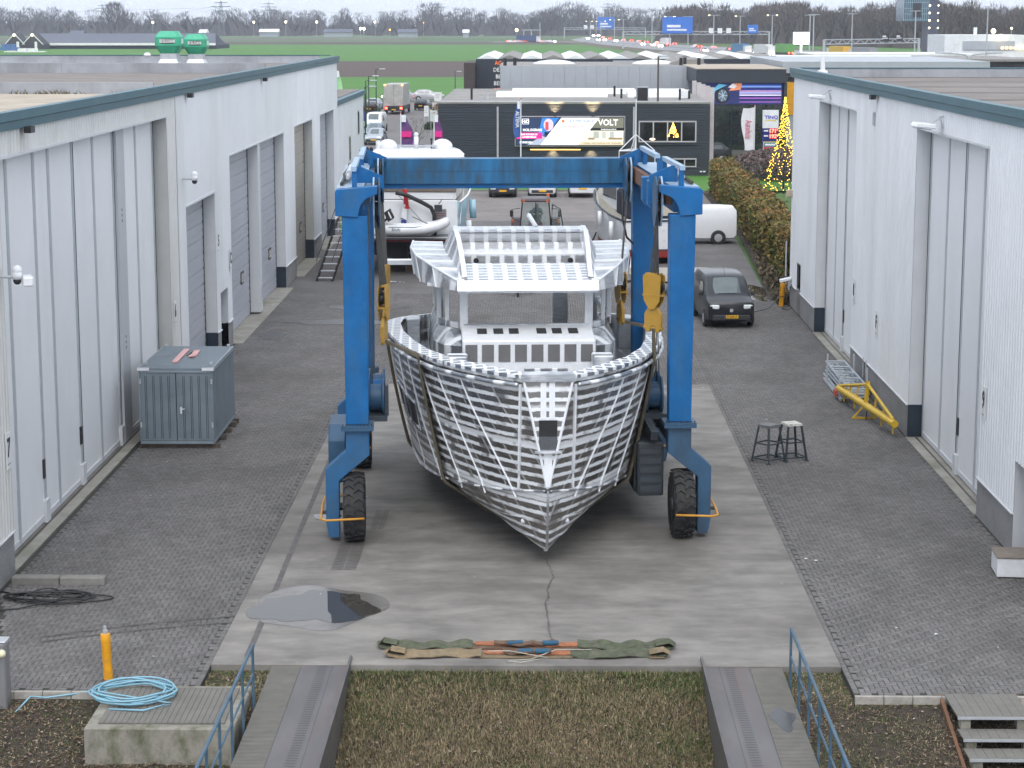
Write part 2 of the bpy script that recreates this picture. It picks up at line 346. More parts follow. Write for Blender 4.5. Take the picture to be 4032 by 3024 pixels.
sheet('far_paving', [(PX0, PYF), (10.34, PYF), (9.9, 91), (11, 121), (-11.0, 121), (-11.0, PYF)], -.005, brick_sheet_mat('far paving blocks', (0.145, 0.137, 0.135), (0.12, 0.113, 0.111), (0.045, 0.042, 0.04)))
sheet('parking_area', [(-11.2, 121), (11.6, 121), (11.6, 142.6), (-14, 142.6)], -.004, brick_sheet_mat('parking blocks', (0.22, 0.20, 0.19), (0.19, 0.17, 0.162), (0.10, 0.09, 0.085)))
b = MB(); b.bx(-6.4, 11.2, 142.6, 142.8, -.1, .09); b.build('kerb', mat('kerb concrete', (.2, .19, .18), .9), kind='structure')
sheet('lawn', [(-6.3, 142.8), (24, 142.8), (24, 158), (-6.6, 176)], .03, m_green)
sheet('street_lawn', [(-40, 120), (-16.6, 150), (-16.3, 190), (-19.6, 255), (-60, 255)], -.03, m_green)
# pavement edging at the lower ends of the paving
b = MB()
for i in range(7): b.bx(5.5 + i * .5, 5.985 + i * .5, 34.36, 34.45, -.3, .012)
b.build('edging', mat('pale edging', (.33, .31, .28), .9, var=.25, scale=6), kind='structure')
b = MB()
for i in range(10): b.bx(-10.6 + i * .5, -10.115 + i * .5, 34.46, 34.55, -.3, .008)
b.build('edging', MAT['pale edging'], kind='structure')

# the concrete slab and its marks
m_conc = mat('slab concrete', (0.205, 0.191, 0.174), .72, var=.34, scale=1.3, stretch=(.6, 1.1, 1), dirt=(0.092, 0.081, 0.072), dirt_amt=.9, dscale=.3, dstretch=(.6, 1.0, 1), bump=.35, bscale=30)
b = MB(); b.bx(SLX0, SLX1, SLY0, SLY1, -.32, .022)
slab = b.build('concrete_slab', m_conc, kind='structure', bevel=.012)
m_stain = mat('rubber stain', (0.075, 0.07, 0.068), .6, var=.25, scale=9)
b = MB(); yy = np.linspace(36.5, 61.5, 60)
pl = [(-5.32 - .012 * (y - 36) + .004 * math.sin(y * 1.7) - .05, y) for y in yy]; pr = [(-5.32 - .012 * (y - 36) + .004 * math.sin(y * 2.3) + .07, y) for y in yy]
b.add([(x, y, .0250) for x, y in pl] + [(x, y, .0250) for x, y in pr], [(i, 60 + i, 61 + i, i + 1) for i in range(59)])
b.build('drip_stain', mat('drip stain', (.10, .09, .088), .7, var=.3, scale=4), slab)
b = MB(); x = .21
crk = []
for i in range(150):
    y = 43.6 - i * .044; x += random.gauss(0, .009) + (.004 if 95 < i < 115 else -.0015 if i < 60 else .001)
    b.box((x + random.gauss(0, .008), y, .027), (random.uniform(.02, .055), .009, .002), random.gauss(.1, .35))
b.build('crack', mat('open crack', (.045, .04, .037), 1), slab)
def treads(x0, y0, n, st, wd, z=.0262):
    b = MB()
    for i in range(n):
        y = y0 + i * st
        for s_ in (-1, 1):
            a = [(x0 + s_ * wd * f, y + .05 * f + .012 * math.sin(f * 9 + i)) for f in (.05, .4, .7, 1.0)]
            b.add([(p[0], p[1], z) for p in a] + [(p[0], p[1] + st * .48, z) for p in a], [(j, j + 1, 5 + j, 4 + j) if s_ > 0 else (j + 1, j, 4 + j, 5 + j) for j in range(3)])
    return b
treads(-4.12, 42.6, 19, .125, .27).build('tyre_print', m_stain, slab)
treads(-3.68, 46.2, 15, .125, .16).build('tyre_print', mat('faint print', (.13, .12, .112), .8), slab)
# puddles
def puddle(name, c, rx, ry, z, lab, seed, squash=.25):
    rr = random.Random(seed); ph = [rr.uniform(0, 6.3) for _ in range(4)]; pts = []
    for i in range(64):
        t = 2 * math.pi * i / 64; k = 1 + squash * (.5 * math.sin(2 * t + ph[0]) + .4 * math.sin(3 * t + ph[1]) + .22 * math.sin(7 * t + ph[2]) + .12 * math.sin(13 * t + ph[3]))
        pts.append((c[0] + rx * k * math.cos(t), c[1] + ry * k * math.sin(t), z))
    b = MB(); b.add(pts, [tuple(range(64))])
    m = MAT.get('standing water')
    if not m:
        m = mat('standing water', (.05, .045, .04), .02, spec=.28, bump=0)
        t = m.node_tree; nn = _n(t, 'ShaderNodeTexNoise', Scale=2.5, Detail=2.0); bp = _n(t, 'ShaderNodeBump', Strength=.06, Distance=.02); t.links.new(nn.outputs['Fac'], bp.inputs['Height']); t.links.new(bp.outputs[0], t.nodes['Principled BSDF'].inputs['Normal'])
    return b.build(name, m, kind='structure')
sheet('puddle_margin', [( -4.38 + 1.3 * (1 + .12 * math.sin(3 * t + 1)) * math.cos(t), 39.75 + 1.52 * (1 + .12 * math.sin(4 * t)) * math.sin(t)) for t in [2 * math.pi * i / 48 for i in range(48)]], .0275, mat('wet concrete', (.13, .118, .105), .25, var=.2, scale=3))
puddle('puddle', (-4.42, 39.75), 1.08, 1.25, .0312, '', 3, .3)
puddle('puddle', (-4.95, 47.4), .28, .4, .0302, '', 8)
puddle('puddle', (9.6, 88.3), 1.0, 2.6, .002, '', 9, .3)
# dark wet marks on the blocks near the doors
for c, rx, ry in (((-7.6, 79.5), 2.3, .7), ((-6.9, 83.6), 1.5, .9), ((-9.9, 76.2), .5, 1.3)):
    pts = [(c[0] + rx * (1 + .2 * math.sin(3 * t)) * math.cos(t), c[1] + ry * (1 + .15 * math.sin(5 * t)) * math.sin(t)) for t in [2 * math.pi * i / 40 for i in range(40)]]
    sheet('damp_patch', pts, .0092, mat('damp blocks', (.07, .066, .066), .35, var=.35, scale=8))

for pa, pb in (((86, 1387), (514, 1344)), ((86, 1377), (514, 1331))):
    A, C2 = gp(*pa), gp(*pb); b = MB(); n_ = 30; P_ = [A + (C2 - A) * (i / n_) + Vector((0, .12 * math.sin(i / n_ * math.pi), .0065)) for i in range(n_ + 1)]; b.add([p + Vector((0, -.045, 0)) for p in P_] + [p + Vector((0, .045, 0)) for p in P_], [(i, i + 1, n_ + 2 + i, n_ + 1 + i) for i in range(n_)]); b.build('skid_mark', mat('skid rubber', (.075, .07, .066), .8, var=.5, scale=5), kind='structure')
# bank grass: straw, moss and green blades
def blades(name, areas, n, hmin, hmax, cols, probs, wd=.012, flat=.55):
    P = []
    for (x0, x1, y0, y1), share in areas:
        k = int(n * share); P.append(np.stack([RNG.uniform(x0, x1, k), RNG.uniform(y0, y1, k)], 1))
    P = np.concatenate(P); n = len(P); zg = np.array([ground_z(x, y) for x, y in P])
    h = RNG.uniform(hmin, hmax, n); a = RNG.uniform(0, 2 * math.pi, n); lean = RNG.uniform(.2, 1.0, n) * flat * 2
    d = np.stack([np.cos(a), np.sin(a)], 1); q = np.stack([-d[:, 1], d[:, 0]], 1) * (wd * RNG.uniform(.6, 1.5, n))[:, None]
    base = np.concatenate([P, zg[:, None]], 1); V = np.zeros((n, 3, 3)); V[:, 0] = base; V[:, 0, :2] -= q; V[:, 1] = base; V[:, 1, :2] += q
    V[:, 2] = base; V[:, 2, :2] += d * (h * lean)[:, None]; V[:, 2, 2] += h * np.clip(1.1 - lean * .8, .12, 1)
    # patches: green where the noise says so
    pt = .5 + .5 * np.sin(P[:, 0] * 1.3 + 2 * np.sin(P[:, 1] * .9)) * np.sin(P[:, 1] * 1.7 + np.sin(P[:, 0] * .7))
    near_slab = np.clip(1 - (36 - P[:, 1]) / 1.3, 0, 1); g = RNG.random(n) < np.clip(.10 + .38 * pt ** 2 + .35 * near_slab, 0, .8)
    ci = np.where(g, RNG.choice([0, 1], n), RNG.choice([2, 3, 4], n, p=probs)); c = np.array(cols)[ci] * RNG.uniform(.6, 1.3, n)[:, None]
    o = big_mesh(name, V.reshape(-1, 3), np.arange(3 * n).reshape(-1, 3), mat('blade', (1, 1, 1), .9, var=.05, attr='tone'), face_col=c)
    return o
cols = [(0.085, 0.125, 0.03), (0.06, 0.09, 0.025), (0.33, 0.26, 0.155), (0.21, 0.155, 0.095), (0.09, 0.07, 0.048)]
tag(blades('grass', [((-3.35, 2.98, 30.5, 36.0), 1.0)], 150000, .04, .13, cols, [.5, .3, .2], wd=.0075), 'short straw coloured and green grass on the bank between the ramps', 'grass', kind='stuff')
tag(blades('grass', [((-11, -4.82, 29, 34.4), .45), ((4.42, 11, 29, 34.35), .47), ((4.44, 5.46, 34.3, 36.0), .04), ((-5.9, -4.82, 34.4, 36.0), .04)], 80000, .03, .09, cols, [.2, .35, .45], flat=.8, wd=.009), 'thin moss and dead grass on the banks beside the walkways', 'grass', kind='stuff')
# fallen leaves and litter
b = MB(); b.col = None; nl = 2600; V = []; Fc = []
for i in range(nl):
    x = random.uniform(-10.5, -4.9) if i % 3 else random.uniform(4.5, 10.5) if i % 2 else random.uniform(-3.3, 2.9); y = random.uniform(30.5, 34.3 if not (-5.8 < x < -4.9 or 4.5 < x < 5.4) else 35.9); z = ground_z(x, y) + random.uniform(.03, .08); s_ = random.uniform(.012, .035); a = random.uniform(0, 6.3)
    V += [(x + s_ * math.cos(a + k), y + s_ * math.sin(a + k), z + random.uniform(-.01, .01)) for k in (0, 1.5, 3.1, 4.6)]; t = random.choice([(.16, .09, .06), (.2, .13, .09), (.1, .06, .04), (.28, .22, .17)]); Fc.append(t)
tag(big_mesh('fallen_leaves', V, np.arange(4 * nl).reshape(-1, 4), MAT['blade'], face_col=np.array(Fc)), 'dry brown leaves scattered over the bank', 'leaves', kind='stuff')
m_lit = mat('white scrap', (.7, .72, .72), .8)
b = MB()
def scrap(b, x, y, s_, z=.006): b.add([(x - s_, y - .3 * s_, z), (x + .2 * s_, y - s_, z + .4 * s_), (x + s_, y + .2 * s_, z), (x, y + s_, z + .3 * s_)], [(0, 1, 2, 3)])
for p in ((1936, 1357), (1741, 1208), (1763, 1212), (2022, 1371), (1688, 1262)): g_ = gp(*p); scrap(b, g_.x, g_.y, random.uniform(.03, .07))
for i in range(60):
    x, y = random.uniform(-10.5, 10.2), random.uniform(36, 84); scrap(b, x, y, random.uniform(.008, .025), .03)
for i in range(40):
    x, y = random.uniform(-9, 9), random.uniform(30.8, 34.3); scrap(b, x, y, random.uniform(.01, .022), ground_z(x, y) + .09)
tag(b.build('litter', m_lit), 'small white paper scraps scattered over the yard', 'litter', kind='stuff')
g_ = gp(858, 610); b = MB()
for i in range(9): scrap(b, g_.x + random.uniform(-.35, .35), g_.y + random.uniform(-.15, .15), random.uniform(.05, .13), .012)
b.build('rag', m_lit, label='crumpled white rag lying on the paving under the blue yacht stern', cat='rag')
# ================================================================== WAREHOUSES
m_white = mat('white wall sheet', (0.80, 0.815, 0.84), .55, var=.04, scale=.6, dirt=(0.50, 0.50, 0.48), dirt_amt=.36, dscale=.35, dstretch=(1, 1, .15))
m_cream = mat('weathered wall sheet', (0.68, 0.68, 0.665), .6, var=.06, scale=.8, dirt=(0.40, 0.39, 0.34), dirt_amt=.45, dscale=.5, dstretch=(1, 1, .12))
m_doorw = mat('door leaf sheet', (0.83, 0.84, 0.86), .5, var=.03, scale=.7, dirt=(0.55, 0.55, 0.52), dirt_amt=.25, dscale=.5, dstretch=(1, 1, .1))
m_stile = mat('door profile grey', (0.47, 0.49, 0.52), .45, metal=.1, var=.08)
m_rub = mat('rubber seal', (0.035, 0.05, 0.05), .7)
m_teal = mat('teal fascia', (0.030, 0.108, 0.142), .45, var=.10, scale=1.5, dirt=(0.10, 0.17, 0.19), dirt_amt=.3, dscale=1.2, dstretch=(1, .3, 1))
m_granu = mat('washed gravel plinth', (0.30, 0.295, 0.30), .95, var=.35, scale=45, bump=1, bscale=90, dirt=(.10, .11, .07), dirt_amt=.4, dscale=1.2)
m_navy = mat('navy plinth cap', (0.018, 0.028, 0.045), .4)
m_section = mat('grey sectional door', (0.42, 0.435, 0.48), .5, var=.05, scale=1, dirt=(.36, .36, .38), dirt_amt=.3, dscale=.5)
m_beige = mat('beige sectional door', (0.40, 0.365, 0.32), .55, var=.08, scale=1)
m_thres = mat('threshold concrete', (0.30, 0.285, 0.25), .85, var=.22, scale=1.5, dirt=(.12, .125, .07), dirt_amt=.7, dscale=.5)
m_jamb = mat('jamb sheet', (0.50, 0.50, 0.485), .6, var=.05, dirt=(.34, .33, .29), dirt_amt=.5, dscale=.6, dstretch=(1, 1, .3))
m_jambw = mat('white jamb sheet', (0.62, 0.63, 0.65), .6, var=.04)
m_signw = mat('sign white', (.8, .8, .8), .4); m_signb = mat('sign black', (.02, .02, .03), .5)
m_roofb = mat('sand coloured roofing', (0.42, 0.36, 0.29), .95, var=.18, scale=.6, dirt=(.22, .2, .17), dirt_amt=.6, dscale=.2)
m_roofd = mat('bitumen roofing', (0.20, 0.175, 0.162), .9, var=.18, scale=.5, dirt=(.12, .105, .10), dirt_amt=.6, dscale=.25, dstretch=(.3, 1, 1))
m_parap = mat('galvanised upstand', (0.33, 0.345, 0.375), .6, var=.14, scale=1.2, dirt=(.13, .13, .13), dirt_amt=.6, dscale=.6, dstretch=(1, 1, .3))
m_black = mat('black plastic', (.015, .015, .017), .5); m_wplast = mat('white plastic', (.75, .76, .78), .35)
m_handle = mat('dark handle recess', (.02, .022, .025), .6)

def ribs(X, s, y0, y1, z0, z1, pitch=.25, dep=.022, top=.10):
    """one ribbed cladding sheet in the plane x=X; s = +1 when it faces +x"""
    pr = []; y = y0; n = max(1, round((y1 - y0) / pitch)); p = (y1 - y0) / n
    for i in range(n):
        a = y0 + i * p; pr += [(a, 0), (a + p * .18, 0), (a + p * .30, dep), (a + p * .70, dep), (a + p * .82, 0)]
    pr.append((y1, 0)); b = MB(); k = len(pr)
    vs = [(X + s * d, yy, z0) for yy, d in pr] + [(X + s * d, yy, z1) for yy, d in pr] + [(X - s * .06, y0, z0), (X - s * .06, y1, z0), (X - s * .06, y1, z1), (X - s * .06, y0, z1)]
    fs = [(i, i + 1, k + i + 1, k + i) if s > 0 else (i + 1, i, k + i, k + i + 1) for i in range(k - 1)] + [(2 * k, 2 * k + 3, 2 * k + 2, 2 * k + 1)]
    return b.add(vs, fs)
def clad(P, X, s, ys, z0f, z1, m, pitch=.25, dep=.022):
    for a, c in zip(ys[:-1], ys[1:]): ribs(X, s, a, c - .004, z0f((a + c) / 2), z1, pitch, dep).wb('cladding_panel', m, P)
def steps(a, b, st): n = max(1, round((b - a) / st)); return [a + (b - a) * i / n for i in range(n + 1)]
def plinth(P, X, s, y0, y1, zt=.93):
    for a, c in zip(steps(y0, y1, 3.0)[:-1], steps(y0, y1, 3.0)[1:]):
        b = MB(); b.bx(min(X, X - s * .3), max(X, X - s * .3), a, c - .006, -.15, zt - .03); b.wb('plinth_block', m_granu, P)
    b = MB(); b.bx(min(X - s * .1, X + s * .05), max(X - s * .1, X + s * .05), y0, y1, zt - .028, zt); b.wb('drip_edge', m_jambw, P)
def jamb(P, X, s, ye, dep, zt, m, dirn, cap=True):
    """reveal at y=ye; dirn=-1: seen face looks toward smaller y"""
    b = MB(); b.bx(min(X - s * .008, X - s * dep), max(X - s * .008, X - s * dep), ye, ye + .05, (.93 if cap else .02), zt); b.wb('door_jamb', m, P)
    if cap: b = MB(); b.bx(min(X, X - s * (dep + .02)), max(X, X - s * dep), ye - .004, ye + .06, -.02, .925); b.wb('jamb_plinth', m_navy, P)
def head(P, X, s, y0, y1, dep, zt, m):
    b = MB(); b.bx(min(X + s * .03, X - s * dep), max(X + s * .03, X - s * dep), y0, y1, zt - .04, zt + .02); b.wb('door_head', m, P)
def fold_leaf(P, X, s, y0, y1, zt, stile_w=.2, rub=False, handle=False, shoe=False):
    d = thing('door_leaf', None, None); d.parent = P; d.matrix_parent_inverse = P.matrix_basis.inverted()
    b = MB(); b.bx(min(X, X - s * .06), max(X, X - s * .06), y0 + .002, y1 - stile_w, .05, zt); b.build('leaf_panel', m_doorw, d)
    b = MB(); b.bx(min(X + s * .02, X - s * .06), max(X + s * .02, X - s * .06), y1 - stile_w, y1, .05, zt); b.build('stile', m_stile, d)
    b = MB(); b.bx(min(X + s * .022, X), max(X + s * .022, X), y0 + .003, y1 - stile_w, .06, .20); b.build('bottom_rail', m_jambw, d)
    if rub: b = MB(); b.bx(min(X + s * .03, X), max(X + s * .03, X), y1 - .022, y1 + .012, .05, zt); b.build('rubber_seal', m_rub, d)
    if handle: b = MB(); b.bx(min(X + s * .035, X), max(X + s * .035, X), y1 - stile_w - .06, y1 - stile_w + .1, 1.05, 1.5); b.build('handle', m_handle, d)
    if shoe: b = MB(); b.bx(min(X + s * .09, X), max(X + s * .09, X), y1 - stile_w - .14, y1 + .02, .03, .55); b.build('guide_shoe', m_jambw, d)
    return d
def sectional(P, X, s, y0, y1, zt, m, win=True):
    d = thing('sectional_door', None, None); d.parent = P; d.matrix_parent_inverse = P.matrix_basis.inverted(); n = int(zt / .52); h = zt / n
    for i in range(n):
        b = MB(); z0 = .03 + i * h
        b.bx(min(X, X - s * .05), max(X, X - s * .05), y0, y1, z0, z0 + h - .012); b.bx(min(X + s * .012, X), max(X + s * .012, X), y0 + .02, y1 - .02, z0 + .05, z0 + h * .42); b.bx(min(X + s * .012, X), max(X + s * .012, X), y0 + .02, y1 - .02, z0 + h * .55, z0 + h - .05)
        b.build('door_panel', m, d)
    if win:
        for f in (.3, .72):
            yc = y0 + (y1 - y0) * f; w_ = MB(); w_.bx(min(X + s * .014, X + s * .035), max(X + s * .014, X + s * .035), yc - .38, yc + .38, 1.5, 1.98); f_ = w_.build('door_window', m_black, d)
            w_ = MB(); w_.bx(min(X + s * .035, X + s * .04), max(X + s * .035, X + s * .04), yc - .3, yc + .3, 1.57, 1.91); w_.build('pane', mat('dim door glass', (.38, .33, .28), .1), f_)
    b = MB(); b.bx(min(X + s * .03, X), max(X + s * .03, X), y1 - .07, y1 + .005, .03, zt); b.build('rubber_seal', m_rub, d)
def number_sign(P, X, s, y, z, ch):
    g = thing('number_sign', None, None); g.parent = P; g.matrix_parent_inverse = P.matrix_basis.inverted()
    b = MB(); b.bx(min(X + s * .03, X + s * .045), max(X + s * .03, X + s * .045), y - .19, y + .19, z - .38, z + .38); b.build('sign_plate', m_signw, g)
    rz = math.pi / 2 if s > 0 else -math.pi / 2
    text('numeral', ch, .55, m_signb, g, (X + s * .05, y, z + .05), (math.pi / 2, 0, rz), sx=.9, bold=.012)
    b = MB(); b.bx(min(X + s * .046, X + s * .049), max(X + s * .046, X + s * .049), y - .12, y + .12, z - .30, z - .26); b.build('small_print', m_stile, g)
def fascia(P, X, s, y0, y1):
    for a, c in zip(steps(y0, y1, 6.0)[:-1], steps(y0, y1, 6.0)[1:]):
        b = MB(); q = [(X - s * .35, 9.28), (X + s * .10, 9.28), (X + s * .10, 9.45), (X + s * .14, 9.47), (X + s * .14, 9.66), (X - s * .35, 9.62)]
        b.prism(q if s < 0 else q[::-1], 'y', a, c - .005); b.wb('fascia_panel', m_teal, P)
def cctv(P, X, s, y, z, name='security_camera', lab='', cat='camera'):
    g = thing(name, lab, cat, (X, y, z))
    b = MB(); b.tube((0, 0, 0), (s * .38, 0, 0), .03); b.build('bracket', m_stile, g)
    b = MB(); b.tube((s * .38, .05, -.05), (s * .38, .05, .1), .1, 12); b.ball((s * .38, .05, .13), .11, 10, 6); b.build('housing', m_wplast, g, smooth=True)
    b = MB(); b.ball((s * .38, .04, -.08), .085, 10, 6); b.build('lens', m_black, g, smooth=True)
    return g

# ---------------- left warehouse (bays 6 and 7 and the row of grey doors)
XL = -11.05
LW = thing('warehouse', 'long white warehouse on the left with tall folding doors and teal roof edge', 'warehouse', (-11.05, 75, 0))
ZB = 8.74
clad(LW, XL, 1, steps(39.0, 42.40, 1.1), lambda y: .93, 9.30, m_cream)
clad(LW, XL, 1, steps(42.40, 61.80, 1.08), lambda y: ZB + .02, 9.30, m_cream)
clad(LW, XL, 1, [61.80, 62.55, 63.30], lambda y: .93 if y > 62.0 else .93, 9.30, m_cream)
OP = [(64.72, 70.53, 5.8), (74.10, 90.04, 6.80), (94.08, 101.55, 6.85), (105.18, 112.22, 6.88)]
def zopen(y):
    for a, c, z in OP:
        if a < y < c: return z
    if 71.35 < y < 73.0: return 2.2
    return .93
cuts = [63.30, 64.72, 70.53, 71.35, 73.0, 74.10, 90.04, 94.08, 101.55, 105.18, 112.22, 113.60]
for a, c in zip(cuts[:-1], cuts[1:]): clad(LW, XL + .02, 1, steps(a, c, 1.1), zopen, 9.30, m_white, pitch=.18, dep=.006)
fascia(LW, XL, 1, 39.0, 115.0)
plinth(LW, XL, 1, 39.0, 42.40); plinth(LW, XL, 1, 61.80, 64.72); plinth(LW, XL + .02, 1, 70.55, 71.35); plinth(LW, XL + .02, 1, 73.0, 74.1); plinth(LW, XL + .02, 1, 90.06, 94.08); plinth(LW, XL + .02, 1, 101.58, 105.18); plinth(LW, XL + .02, 1, 112.25, 113.6)
XD = XL - .42
head(LW, XL, 1, 42.4, 61.8, .42, ZB, m_jambw); jamb(LW, XL, 1, 61.80, .42, ZB, m_jamb, -1)
lines = [42.41, 44.6, 47.05, 48.5, 51.0, 53.4, 55.9, 56.95, 59.1, 61.70]
for i, (a, c) in enumerate(zip(lines[:-1], lines[1:])):
    if i == 6:
        d = MB(); d.bx(XD - .06, XD + .1, a, c, .05, ZB); o = d.wb('meeting_post', mat('meeting post', (.52, .535, .56), .45, var=.04), LW)
        for zz in (2.6, 2.75, 2.9, 6.1, 6.25, 6.4): q = MB(); q.bx(XD + .1, XD + .104, (a + c) / 2 - .04, (a + c) / 2 + .03, zz, zz + .07); q.build('bolt', m_handle, o)
    else: fold_leaf(LW, XD, 1, a, c, ZB, rub=i in (3, 5, 8), handle=i in (1, 3), shoe=i in (1, 3, 5))
b = MB(); b.bx(XD - .08, XL - .02, 42.45, 61.75, -.2, .012); b.wb('threshold', m_thres, LW)
b = MB(); b.bx(XD + .05, XD + .12, 42.45, 61.75, .012, .02); b.wb('door_rail', mat('rusty rail', (.07, .06, .055), .6), LW)
for (a, c, z), mm, jm in zip(OP, (m_section, m_section, m_beige, m_section), (m_jambw, m_jambw, m_jamb, m_jambw)):
    XS = XL + .02 - .43
    head(LW, XL + .02, 1, a, c, .43, z, m_jambw); jamb(LW, XL + .02, 1, c, .43, z, jm, -1)
    b = MB(); b.bx(XS - .1, XL + .35, a, c, -.2, .012); b.wb('threshold', m_thres, LW)
    if c - a > 10:
        sectional(LW, XS, 1, a + .02, 81.6, z, mm, True); sectional(LW, XS, 1, 82.3, c - .02, z, mm, True)
        b = MB(); b.bx(XS - .02, XL + .02, 81.62, 82.28, .1, z - .03); b.wb('door_post', m_jambw, LW)
        b = MB(); b.bx(XL + .021, XL + .03, 81.9, 82.2, .5, 1.1); b.wb('post_grille', m_stile, LW)
    else: sectional(LW, XS, 1, a + .02, c - .02, z, mm, c - a < 8 and a > 80)
b = MB(); b.bx(XL - .3, XL - .25, 71.36, 72.99, 0, 2.18); o = b.wb('side_door', mat('blue grey door', (.22, .25, .29), .5), LW); q = MB(); q.bx(XL - .25, XL - .18, 71.5, 71.6, .95, 1.15); q.build('handle', m_black, o)
jamb(LW, XL + .02, 1, 73.0, .3, 2.2, m_jambw, -1, cap=False)
number_sign(LW, XL, 1, 42.08, 2.70, '7'); number_sign(LW, XL, 1, 62.2, 2.78, '6'); number_sign(LW, XL, 1, 71.0, 4.0, '5'); number_sign(LW, XL + .02, 1, 73.6, 3.1, 'C')
for y in (44.2, 65.0, 83.0):
    b = MB(); b.bx(XL + .10, XL + .26, y, y + .35, 9.16, 9.30); b.wb('roof_outlet', m_black, LW)
# roof with its upstands
RZ = 9.28
for y0, y1, m, z in ((39, 65, m_roofb, RZ), (65.2, 92, m_roofd, RZ - .02), (92.2, 114.6, m_roofd, RZ)):
    b = MB(); b.bx(-75, XL - .34, y0, y1, z - .2, z); b.wb('roof', m, LW)
for y, zt in ((65.0, 9.64), (92.0, 9.70), (114.8, 9.66)):
    for x0 in range(-75, -12, 9):
        b = MB(); b.bx(x0, min(x0 + 8.99, XL - .4), y, y + .2, RZ - .15, zt); b.wb('roof_upstand', m_parap, LW)
b = MB(); b.bx(-75, XL - .36, 114.78, 115.05, 9.66, 9.70); b.wb('upstand_cap', m_teal, LW)
b = MB(); b.bx(-75, XL - .02, 113.64, 114.9, 0, 9.27); b.wb('rear_wall', m_white, LW)
b = MB(); b.bx(-75, XL - .5, 39, 113.6, -.1, .02); b.wb('floor', m_thres, LW)
b = MB(); b.bx(-75, -74.8, 39, 115, 0, 9.3); b.wb('side_wall', m_white, LW); b = MB(); b.bx(-75, XL - .05, 38.9, 39.0, 0, 9.3); b.wb('front_wall', m_white, LW)
# roof weeds along the first upstand
V = []; Fc = []
for i in range(70):
    c = random.choice((-16.2, -15.4, -14.9, -14.4, -13.1)); x = c + random.gauss(0, .22); y = 64.85; h = random.uniform(.04, .2); a = random.uniform(-.15, .15)
    V += [(x - .02, y, RZ), (x + .02, y, RZ), (x + a, y - random.uniform(0, .1), RZ + h)]; Fc.append((.15 * random.uniform(.7, 1.3), .13, .07))
tag(big_mesh('weeds', V, np.arange(len(V)).reshape(-1, 3), MAT['blade'], face_col=np.array(Fc)), 'dry weeds growing along the roof upstand of the left warehouse', 'weeds', kind='stuff')
cctv(None, XL + .02, 1, 64.15, 6.7, lab='white dome camera on a bracket at the corner of the white wall bay')
g = cctv(None, XL, 1, 42.0, 6.35, lab='pair of white cameras on the pier beside sign number seven')
b = MB(); b.box((.55, .2, -.1), (.22, .5, .2), .3); b.build('second_housing', m_wplast, g, bevel=.03)
# roof ventilators
m_vgreen = mat('ventilator green', (.05, .40, .24), .45, var=.12, scale=3, dirt=(.10, .16, .05), dirt_amt=.5, dscale=2.0, dstretch=(1, 1, .3)); m_galv = mat('galvanised', (.55, .57, .60), .4, metal=.6, var=.12, scale=4)
def vent(loc, s_, lab):
    v = thing('roof_ventilator', lab, 'ventilator', loc, 0, 'green roof ventilators')
    def oct_(r, z, ch=.34): a = r * ch; return [(r, -r + a, z), (r, r - a, z), (r - a, r, z), (-r + a, r, z), (-r, r - a, z), (-r, -r + a, z), (-r + a, -r, z), (r - a, -r, z)]
    def sc_(rings): return [[(x * s_, y * s_, z * s_ * 1.14) for x, y, z in r] for r in rings]
    b = MB(); b.loft(sc_([oct_(.48, .62), oct_(.70, .98, .22), oct_(.72, 1.0, .2), oct_(.72, 1.42, .2), oct_(.70, 1.44, .22), oct_(.50, 1.70, .3)])); b.build('hood', m_vgreen, v)
    b = MB(); b.loft(sc_([oct_(.66, 0, .1), oct_(.66, .06, .1), oct_(.5, .3, .1), oct_(.47, .34, .1), oct_(.47, .62, .1)])); b.build('base', m_galv, v)
    b = MB(); b.bx(-.36 * s_, .36 * s_, -.735 * s_, -.722 * s_, 1.245 * s_, 1.525 * s_); b.build('name_plate', m_black, v)
    text('name_letters', 'SOLOAN', .27 * s_, m_signw, v, (0, -.738 * s_, 1.385 * s_), ext=.002, sx=.78, bold=.008)
    b = MB(); b.bx(.722 * s_, .735 * s_, -.3 * s_, .3 * s_, 1.245 * s_, 1.525 * s_); b.build('name_plate', m_signw, v)
p = ay(367, 129, 106)
vent((p.x, 106.0, RZ), .90, 'larger green roof ventilator with white lettering, the left of the two')
p2 = ay(425, 129, 108.0); vent((p2.x, 108.0, RZ), .82, 'smaller green roof ventilator with white lettering, the right of the two')
b = MB(); b.ball((0, 0, .06), .2, 12, 6, (1, 1, .7)); b.tube((0, 0, 0), (0, 0, .1), .17, 10)
p = ay(318, 112, 113); b.build('roof_dome', m_wplast, smooth=True, loc=(p.x, 113, 9.66), label='small white dome skylight far back on the left warehouse roof', cat='skylight')

